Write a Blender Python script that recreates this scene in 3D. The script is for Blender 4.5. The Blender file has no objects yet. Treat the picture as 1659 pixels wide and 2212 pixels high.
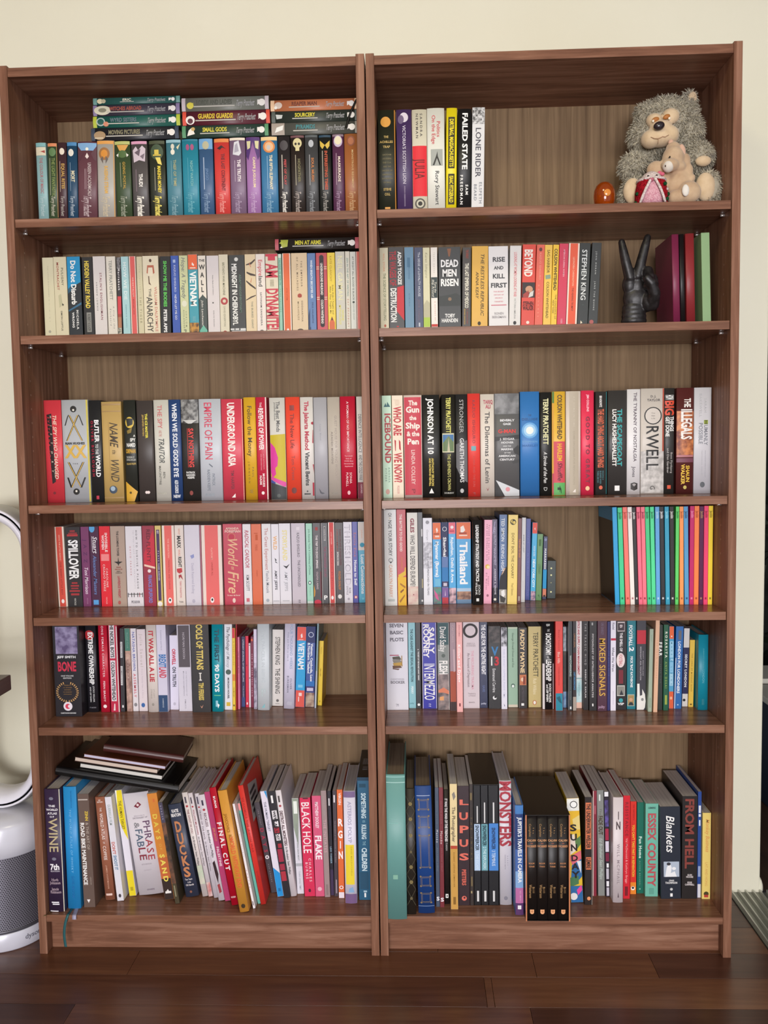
import bpy, bmesh, math, random
from math import sin, cos, pi, radians
from mathutils import Vector, Matrix, noise

random.seed(11)
scene = bpy.context.scene
COL = scene.collection

# ------------------------------------------------------------------ camera
cam_data = bpy.data.cameras.new('camera')
cam = bpy.data.objects.new('camera', cam_data)
COL.objects.link(cam)
cam.location = (0.89849, -1.90082, 1.16673)
cam.rotation_euler = (1.49963, 0.01635, 0.03642)
cam_data.sensor_fit = 'HORIZONTAL'
cam_data.sensor_width = 36.0
cam_data.lens = 36.0 * 1846.777 / 1659.0
cam_data.clip_start = 0.05
scene.camera = cam

# ------------------------------------------------------------------ daylight
world = bpy.data.worlds.new('daylight')
scene.world = world
world.use_nodes = True
bg = world.node_tree.nodes['Background']
bg.inputs[0].default_value = (0.86, 0.93, 1.0, 1)
bg.inputs[1].default_value = 0.12

def area_light(name, loc, rot, sx, sy, power, color):
    l = bpy.data.lights.new(name, 'AREA')
    l.shape = 'RECTANGLE'; l.size = sx; l.size_y = sy
    l.energy = power; l.color = color
    o = bpy.data.objects.new(name, l)
    COL.objects.link(o)
    o.location = loc; o.rotation_euler = rot
    return o
# daylight through the window opposite the bookcases and the sliding door at the side
area_light('window_daylight', (0.75, -7.60, 1.12), (radians(90), 0, 0), 3.2, 1.8, 415, (0.985, 0.965, 1.0))
area_light('sliding_door_daylight', (2.35, -2.1, 1.15), (radians(90), 0, radians(90)), 2.8, 2.1, 12, (0.95, 0.96, 1.0))
# warm ceiling lamp in front of the bookcases
area_light('ceiling_lamp_glow', (0.85, -1.1, 2.54), (0, 0, 0), 0.36, 0.36, 8, (1.0, 0.93, 0.62))

vs = scene.view_settings
vs.view_transform = 'Standard'
vs.look = 'None'
vs.gamma = 1.0
vs.use_curve_mapping = False
vs.exposure = 0.0

# ------------------------------------------------------------------ materials
def lin(hexs):
    out = []
    for i in (0, 2, 4):
        c = int(hexs[i:i+2], 16) / 255.0
        out.append(c / 12.92 if c <= 0.04045 else ((c + 0.055) / 1.055) ** 2.4)
    return (out[0], out[1], out[2], 1.0)

MATS = {}
def mat(hexs, rough=0.5, spec=0.35, metal=0.0, coat=0.0):
    key = (hexs, rough, spec, metal, coat)
    if key in MATS:
        return MATS[key]
    m = bpy.data.materials.new('paint_' + hexs)
    m.use_nodes = True
    p = m.node_tree.nodes['Principled BSDF']
    p.inputs['Base Color'].default_value = lin(hexs)
    p.inputs['Roughness'].default_value = rough
    p.inputs['Specular IOR Level'].default_value = spec
    p.inputs['Metallic'].default_value = metal
    p.inputs['Coat Weight'].default_value = coat
    MATS[key] = m
    return m

def nodes_of(m):
    nt = m.node_tree
    return nt, nt.nodes, nt.links, nt.nodes['Principled BSDF']

def ramp(nt, stops):
    r = nt.nodes.new('ShaderNodeValToRGB')
    el = r.color_ramp.elements
    while len(el) > 1:
        el.remove(el[-1])
    el[0].position = stops[0][0]; el[0].color = lin(stops[0][1])
    for pos, h in stops[1:]:
        e = el.new(pos); e.color = lin(h)
    return r

def noise_mat(c1, c2, scale):
    key = ('noise', c1, c2, scale)
    if key in MATS:
        return MATS[key]
    m = bpy.data.materials.new('photo_print')
    m.use_nodes = True
    nt, N, L, p = nodes_of(m)
    tc = N.new('ShaderNodeTexCoord')
    n = N.new('ShaderNodeTexNoise')
    n.inputs['Scale'].default_value = scale * 4
    n.inputs['Detail'].default_value = 3
    L.new(tc.outputs['Object'], n.inputs['Vector'])
    r = ramp(nt, [(0.38, c2), (0.62, c1)])
    L.new(n.outputs['Fac'], r.inputs['Fac'])
    L.new(r.outputs['Color'], p.inputs['Base Color'])
    p.inputs['Roughness'].default_value = 0.5
    MATS[key] = m
    return m

def wood_mat(name, stretch, dark, mid, light, rough=0.42, coord='Object', bump=0.05, offset=0.0, spec=0.4):
    """walnut veneer: long grain streaks plus slow cathedral bands along one axis"""
    m = bpy.data.materials.new(name)
    m.use_nodes = True
    nt, N, L, p = nodes_of(m)
    tc = N.new('ShaderNodeTexCoord')
    mp = N.new('ShaderNodeMapping')
    mp.inputs['Scale'].default_value = stretch
    mp.inputs['Location'].default_value = (offset, offset * 1.7, offset * 0.6)
    L.new(tc.outputs[coord], mp.inputs['Vector'])
    n1 = N.new('ShaderNodeTexNoise')
    n1.inputs['Scale'].default_value = 6.0; n1.inputs['Detail'].default_value = 6
    n1.inputs['Roughness'].default_value = 0.62; n1.inputs['Distortion'].default_value = 0.6
    L.new(mp.outputs[0], n1.inputs['Vector'])
    n2 = N.new('ShaderNodeTexNoise')
    n2.inputs['Scale'].default_value = 1.6; n2.inputs['Detail'].default_value = 2
    n2.inputs['Distortion'].default_value = 1.4
    L.new(mp.outputs[0], n2.inputs['Vector'])
    mx = N.new('ShaderNodeMath'); mx.operation = 'MULTIPLY_ADD'
    mx.inputs[1].default_value = 0.55
    L.new(n1.outputs['Fac'], mx.inputs[0])
    m2 = N.new('ShaderNodeMath'); m2.operation = 'MULTIPLY'; m2.inputs[1].default_value = 0.45
    L.new(n2.outputs['Fac'], m2.inputs[0])
    L.new(m2.outputs[0], mx.inputs[2])
    r = ramp(nt, [(0.30, dark), (0.5, mid), (0.68, light)])
    L.new(mx.outputs[0], r.inputs['Fac'])
    L.new(r.outputs['Color'], p.inputs['Base Color'])
    p.inputs['Roughness'].default_value = rough
    p.inputs['Specular IOR Level'].default_value = spec
    b = N.new('ShaderNodeBump'); b.inputs['Strength'].default_value = bump
    b.inputs['Distance'].default_value = 0.002
    L.new(n1.outputs['Fac'], b.inputs['Height'])
    L.new(b.outputs[0], p.inputs['Normal'])
    return m

W_D, W_M, W_L = '5a3a2b', '835b47', 'a57c66'
WOOD_X = wood_mat('walnut_grain_along', (0.9, 14, 14), W_D, W_M, W_L, spec=0.15)
WOOD_Z = wood_mat('walnut_grain_upright', (16, 16, 0.8), W_D, W_M, W_L, spec=0.15)
WOOD_BACK = wood_mat('walnut_back_board', (22, 22, 0.5), '5e4a36', '7d664c', '92795c', rough=0.6, bump=0.03, spec=0.15)
WOOD_SHELF = wood_mat('walnut_shelf_top', (0.9, 14, 14), W_D, W_M, W_L, rough=0.26, spec=0.25)

# ------------------------------------------------------------------ mesh helpers
def mesh_obj(name, verts, faces, material, parent=None, smooth=False, mat_idx=None):
    me = bpy.data.meshes.new(name)
    me.from_pydata(verts, [], faces)
    mats = material if isinstance(material, (list, tuple)) else [material]
    for m in mats:
        me.materials.append(m)
    if mat_idx:
        me.polygons.foreach_set('material_index', mat_idx)
    if smooth:
        me.polygons.foreach_set('use_smooth', [True] * len(me.polygons))
    me.update()
    o = bpy.data.objects.new(name, me)
    COL.objects.link(o)
    if parent is not None:
        o.parent = parent
    return o

def box_data(x0, x1, y0, y1, z0, z1, base=0):
    v = [(x0, y0, z0), (x1, y0, z0), (x1, y1, z0), (x0, y1, z0), (x0, y0, z1), (x1, y0, z1), (x1, y1, z1), (x0, y1, z1)]
    f = [(0, 3, 2, 1), (4, 5, 6, 7), (0, 1, 5, 4), (1, 2, 6, 5), (2, 3, 7, 6), (3, 0, 4, 7)]
    return v, [tuple(i + base for i in q) for q in f]

def box(name, x0, x1, y0, y1, z0, z1, material, parent=None, bevel=0.0):
    v, f = box_data(x0, x1, y0, y1, z0, z1)
    o = mesh_obj(name, v, f, material, parent)
    if bevel:
        bm = bmesh.new(); bm.from_mesh(o.data)
        bmesh.ops.bevel(bm, geom=bm.edges[:], offset=bevel, segments=2, profile=0.5, affect='EDGES')
        bm.to_mesh(o.data); bm.free()
    return o

def bm_obj(name, bm, material, parent=None, smooth=True):
    me = bpy.data.meshes.new(name)
    bm.normal_update()
    bm.to_mesh(me); bm.free()
    mats = material if isinstance(material, (list, tuple)) else [material]
    for m in mats:
        me.materials.append(m)
    if smooth:
        me.polygons.foreach_set('use_smooth', [True] * len(me.polygons))
    o = bpy.data.objects.new(name, me)
    COL.objects.link(o)
    if parent is not None:
        o.parent = parent
    return o

def empty(name, loc=(0, 0, 0), rot=(0, 0, 0)):
    o = bpy.data.objects.new(name, None)
    COL.objects.link(o)
    o.location = loc; o.rotation_euler = rot
    o.empty_display_size = 0.05
    return o

def tag(o, label=None, cat=None, group=None, kind=None):
    if label: o['label'] = label
    if cat: o['category'] = cat
    if group: o['group'] = group
    if kind: o['kind'] = kind
    return o

def lathe(name, prof, material, parent=None, seg=48, loc=(0, 0, 0)):
    verts, faces = [], []
    n = len(prof)
    for i in range(seg):
        a = 2 * pi * i / seg
        for r, z in prof:
            verts.append((loc[0] + r * cos(a), loc[1] + r * sin(a), loc[2] + z))
    for i in range(seg):
        j = (i + 1) % seg
        for k in range(n - 1):
            faces.append((i * n + k, j * n + k, j * n + k + 1, i * n + k + 1))
    return mesh_obj(name, verts, faces, material, parent, smooth=True)

# ------------------------------------------------------------------ the room
def plaster(name, c1, c2):
    m = bpy.data.materials.new(name)
    m.use_nodes = True
    nt, N, L, p = nodes_of(m)
    tc = N.new('ShaderNodeTexCoord')
    n = N.new('ShaderNodeTexNoise'); n.inputs['Scale'].default_value = 2.2; n.inputs['Detail'].default_value = 4
    L.new(tc.outputs['Object'], n.inputs['Vector'])
    r = ramp(nt, [(0.3, c1), (0.7, c2)])
    L.new(n.outputs['Fac'], r.inputs['Fac']); L.new(r.outputs['Color'], p.inputs['Base Color'])
    n2 = N.new('ShaderNodeTexNoise'); n2.inputs['Scale'].default_value = 160
    L.new(tc.outputs['Object'], n2.inputs['Vector'])
    b = N.new('ShaderNodeBump'); b.inputs['Strength'].default_value = 0.06; b.inputs['Distance'].default_value = 0.002
    L.new(n2.outputs['Fac'], b.inputs['Height']); L.new(b.outputs[0], p.inputs['Normal'])
    p.inputs['Roughness'].default_value = 0.8
    p.inputs['Specular IOR Level'].default_value = 0.2
    return m

PLASTER = plaster('cream_plaster', 'e3dfc8', 'e8e5d0')
CEILING = plaster('white_ceiling', 'e8e4da', 'eceae2')
WALL_Y = 0.2856
RZ0, RZ1 = 0.0, 2.62
o = box('wall_back', -2.3, 1.781, WALL_Y, WALL_Y + 0.14, RZ0, RZ1, PLASTER, bevel=0.004); o['kind'] = 'structure'
CLAY = plaster('clay_brown_plaster', '6e5e50', '7a6858')
o = box('wall_side', -2.42, -2.3, -7.82, WALL_Y + 0.14, RZ0, RZ1, CLAY); o['kind'] = 'structure'
o = box('ceiling', -2.42, 3.6, -7.82, WALL_Y + 0.14, RZ1, RZ1 + 0.1, CEILING); o['kind'] = 'structure'
# wall opposite the bookcases, with its wide window opening
v, f = [], []
for q in ((-2.3, -1.0, 0, RZ1), (2.5, 3.6, 0, RZ1), (-1.0, 2.5, 0, 0.15), (-1.0, 2.5, 2.10, RZ1)):
    a, b = box_data(q[0], q[1], -7.82, -7.7, q[2], q[3], len(v)); v += a; f += b
o = mesh_obj('wall_front', v, f, CLAY); o['kind'] = 'structure'
# rough filler blob where the wall end meets the door track
bm = bmesh.new()
bmesh.ops.create_icosphere(bm, subdivisions=3, radius=1.0)
for vv in bm.verts:
    n_ = 1 + 0.18 * noise.noise(vv.co * 2.3)
    vv.co = Vector((1.781 + vv.co.x * 0.011 * n_, WALL_Y + 0.012 + vv.co.y * 0.012, 0.012 + vv.co.z * 0.028 * n_))
o = bm_obj('trim_1', bm, PLASTER); o['kind'] = 'structure'

# ceiling lamp: shallow white dish fixed to the ceiling
lamp = tag(empty('ceiling_lamp', (0.85, -1.1, 2.62)), 'round white ceiling lamp above the bookcases', 'lamp')
lathe('lamp_plate', [(0.0, 0.0), (0.20, 0.0), (0.21, -0.02), (0.20, -0.06), (0.0, -0.075)], mat('e8e4da', 0.5), lamp, 40)

# floor: slab with separate boards laid along the wall
FL = [wood_mat('floor_board_wood_%d' % i, (0.7, 11, 11), a, b, c, rough=0.30, bump=0.04, offset=i * 3.1, spec=0.5)
      for i, (a, b, c) in enumerate([('47281b', '5a3625', '6a4531'), ('502f1f', '643e2a', '785036'), ('3e241b', '4e2f24', '5c3b2d'), ('573526', '6e4731', '80573e'), ('482a1f', '5b3728', '6c4633')])]
FLOOR = wood_mat('floor_wood', (0.7, 11, 11), '47281b', '5a3625', '6a4531', rough=0.32)
floor = box('floor', -2.3, 1.70, -7.82, WALL_Y, -0.05, -0.0075, FLOOR); floor['kind'] = 'structure'
edges_y = [WALL_Y, 0.2275, 0.1247, 0.0172, -0.0766, -0.180, -0.283, -0.386, -0.489, -0.592, -0.695, -0.798, -0.9, -1.0, -1.1]
rr = random.Random(4)
for i in range(len(edges_y) - 1):
    y1, y0 = edges_y[i], edges_y[i + 1]
    x = -1.3 - rr.random() * 0.6
    first = True
    while x < 1.699:
        ln = rr.uniform(0.75, 1.25)
        x1 = x + ln
        if i == 3 and x < 1.42 < x1: x1 = 1.42
        if i == 4 and x < 1.05 < x1: x1 = 1.05
        if x1 > 1.45 and i not in (3,): x1 = 1.699
        x1 = min(x1, 1.699)
        tone = rr.randrange(5)
        if i == 1 and x1 > 1.69: tone = 2
        if i == 2 and x1 > 1.69: tone = 3
        if i == 3: tone = 2 if x >= 1.4 else 1
        if i == 4: tone = 3 if x >= 1.0 else 0
        box('floor_board', x + 0.0004, x1 - 0.0004, y0 + 0.0004, y1 - 0.0004, -0.0075, 0.0, FL[tone], floor, bevel=0.0005)
        x = x1
# far part of the floor, beyond the boards laid one by one
o = box('floor_far', -2.3, 1.699, -7.8, -1.1005, -0.0075, 0.0, FLOOR, floor)

# sliding door track: aluminium channel with raised ribs along the side opening
ALU = mat('8a8c84', 0.38, 0.5, 0.75)
ALU_L = mat('c2c2ba', 0.35, 0.5, 0.6)
track = tag(empty('door_track', (1.70, -2.0, 0)), 'grey aluminium sliding door track with raised ribs running from the wall end', 'track')
box('track_bed', 0.0, 0.102, -2.1, 2.0 + WALL_Y - 0.001, -0.02, 0.0035, ALU, track)
for k in range(6):
    xr = 0.004 + k * 0.0185
    box('rail', xr, xr + 0.0035, -2.1, 2.0 + WALL_Y - 0.001, 0.0035, 0.011, ALU_L, track)

# outside the sliding door: balcony floor, low bench, stool, hedge
BALC = wood_mat('balcony_boards', (11, 0.7, 11), '2c1c14', '3c281c', '4a3426', rough=0.5)
o = box('floor_balcony', 1.803, 4.2, -7.8, 2.4, -0.05, -0.004, BALC); o['kind'] = 'structure'
bench = tag(empty('storage_bench', (2.02, 0.82, -0.004)), 'dark navy storage bench with pale slatted lid outside the sliding door', 'bench')
NAVY = mat('1a2436', 0.5)
box('body', 0.0, 1.2, 0.0, 0.45, 0.0, 0.34, NAVY, bench, 0.006)
for k in range(2):
    box('lid_slat', -0.01, 1.21, -0.012 + k * 0.2, 0.17 + k * 0.2, 0.342 + 0.014 * (k % 2), 0.362 + 0.014 * (k % 2), mat('c8c4b8', 0.5), bench, 0.003)
stool = tag(empty('plastic_stool', (2.02, 0.60, -0.004)), 'small white plastic stool standing in front of the navy bench', 'stool')
PLW = mat('d8d4d4', 0.4)
bm = bmesh.new()
bmesh.ops.create_cone(bm, cap_ends=True, segments=24, radius1=0.15, radius2=0.14, depth=0.03, matrix=Matrix.Translation((0.15, 0.0, 0.20)))
bm_obj('seat', bm, PLW, stool, smooth=False)
for sx_ in (-1, 1):
    for sy_ in (-1, 1):
        bm = bmesh.new()
        bmesh.ops.create_cone(bm, cap_ends=True, segments=10, radius1=0.022, radius2=0.03, depth=0.19, matrix=Matrix.Translation((0.15 + sx_ * 0.09, sy_ * 0.09, 0.095)))
        bm_obj('leg', bm, PLW, stool)
# clipped hedge behind the bench
hv, hf = [], []
rh = random.Random(3)
for i in range(5200):
    c = Vector((rh.uniform(1.95, 3.9), 1.5 + rh.uniform(-0.12, 0.25), rh.uniform(0.02, 2.5)))
    d1 = Vector((rh.uniform(-1, 1), rh.uniform(-1, 1), rh.uniform(-1, 1))).normalized() * 0.035
    d2 = d1.cross(Vector((rh.uniform(-1, 1), rh.uniform(-1, 1), rh.uniform(-1, 1)))).normalized() * 0.016
    k = len(hv)
    hv += [tuple(c - d1), tuple(c + d2), tuple(c + d1), tuple(c - d2)]
    hf.append((k, k + 1, k + 2, k + 3))
hedge = tag(empty('hedge', (0, 0, 0)), 'dark leafy hedge behind the navy bench outside the door', 'hedge')
o = mesh_obj('foliage', hv, hf, mat('1c2418', 0.5), hedge); o['kind'] = 'stuff'
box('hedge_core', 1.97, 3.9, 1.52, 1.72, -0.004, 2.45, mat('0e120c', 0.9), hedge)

# ------------------------------------------------------------------ bookcases
UNIT_X = (0.0, 0.8029)
SH_Z = [1.692, 1.4367, 1.0562, 0.7984, 0.5416]
PANEL = 0.0184
PIN = mat('d8d4d0', 0.3, 0.5, 0.7)
def bookcase(x0, label):
    t = tag(empty('bookcase', (x0, 0, 0)), label, 'bookcase', 'pair of walnut bookcases')
    for xa in (0.0, 0.8 - PANEL):
        box('side_panel', xa, xa + PANEL, 0.0, 0.28, 0.0, 2.02, WOOD_Z, t, 0.0009)
    box('top_board', PANEL, 0.8 - PANEL, 0.002, 0.28, 1.9965, 2.0158, WOOD_X, t, 0.0006)
    for i, z in enumerate(SH_Z):
        box('shelf', PANEL + 0.0008, 0.8 - PANEL - 0.0008, 0.004, 0.2615, z - 0.0185, z, WOOD_SHELF, t, 0.0006)
    box('bottom_shelf', PANEL, 0.8 - PANEL, 0.002, 0.2625, 0.0941 - 0.0165, 0.0941, WOOD_SHELF, t, 0.0006)
    box('plinth', PANEL, 0.8 - PANEL, 0.029, 0.045, 0.0, 0.0941 - 0.0165, WOOD_X, t, 0.0005)
    box('back_panel', PANEL, 0.8 - PANEL, 0.2628, 0.267, 0.03, 1.9965, WOOD_BACK, t)
    # four pins under each shelf, two per side
    for z in SH_Z:
        for xa, s in ((PANEL, 1), (0.8 - PANEL, -1)):
            for yy in (0.045, 0.215):
                bm = bmesh.new()
                bmesh.ops.create_cone(bm, cap_ends=True, segments=10, radius1=0.0026, radius2=0.0026, depth=0.009,
                                      matrix=Matrix.Translation((xa + s * 0.0045, yy, z - 0.0213)) @ Matrix.Rotation(pi / 2, 4, 'Y'))
                bm_obj('shelf_pin', bm, PIN, t)
    # rows of drilled peg holes inside the side panels: pale bored rims
    hv, hf = [], []
    for xa, s in ((PANEL, 1), (0.8 - PANEL, -1)):
        for yy in (0.045, 0.215):
            z = 0.22
            while z < 1.9:
                if all(not (zz - 0.03 < z < zz + 0.004) for zz in SH_Z):
                    b0 = len(hv)
                    for k in range(8):
                        a = 2 * pi * k / 8
                        hv.append((xa + s * 0.0003, yy + 0.0024 * cos(a), z + 0.0024 * sin(a)))
                    for k in range(8):
                        a = 2 * pi * k / 8
                        hv.append((xa + s * 0.0003, yy + 0.0012 * cos(a), z + 0.0012 * sin(a)))
                    for k in range(8):
                        j = (k + 1) % 8
                        hf.append((b0 + k, b0 + j, b0 + 8 + j, b0 + 8 + k))
                z += 0.032
    o = mesh_obj('peg_holes', hv, hf, mat('b09484', 0.7), t); o['kind'] = 'stuff'
    return t
bookcase(UNIT_X[0], 'tall walnut bookcase standing beside the tower fan')
bookcase(UNIT_X[1], 'tall walnut bookcase standing beside the sliding door track')

ROWS = [
    ('A', 1.692, 'upright books on the top shelf of the bookcase by the fan'),
    ('A3', 1.692, 'upright hardbacks on the top shelf beside the soft toys'),
    ('B', 1.4367, 'upright paperbacks on the second shelf of the bookcase by the fan'),
    ('B4', 1.4367, 'upright books on the shelf beside the black hand sculpture'),
    ('B6', 1.4367, 'notebooks standing on the second shelf'),
    ('C', 1.0562, 'upright hardbacks on the middle shelf of the bookcase by the fan'),
    ('C4', 1.0562, 'upright hardbacks on the middle shelf of the bookcase by the sliding door'),
    ('D', 0.7984, 'upright paperbacks on the fourth shelf of the bookcase by the fan'),
    ('D4', 0.7984, 'upright books and guides on the fourth shelf beside the magazines'),
    ('M', 0.7984, 'colourful magazines on the fourth shelf'),
    ('E', 0.5416, 'upright books on the fifth shelf of the bookcase by the fan'),
    ('E4', 0.5416, 'upright books on the fifth shelf of the bookcase by the sliding door'),
    ('F', 0.0941, 'large books and comics leaning on the bottom shelf by the fan'),
    ('F4', 0.0941, 'large books and comics on the bottom shelf by the sliding door'),
]
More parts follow.
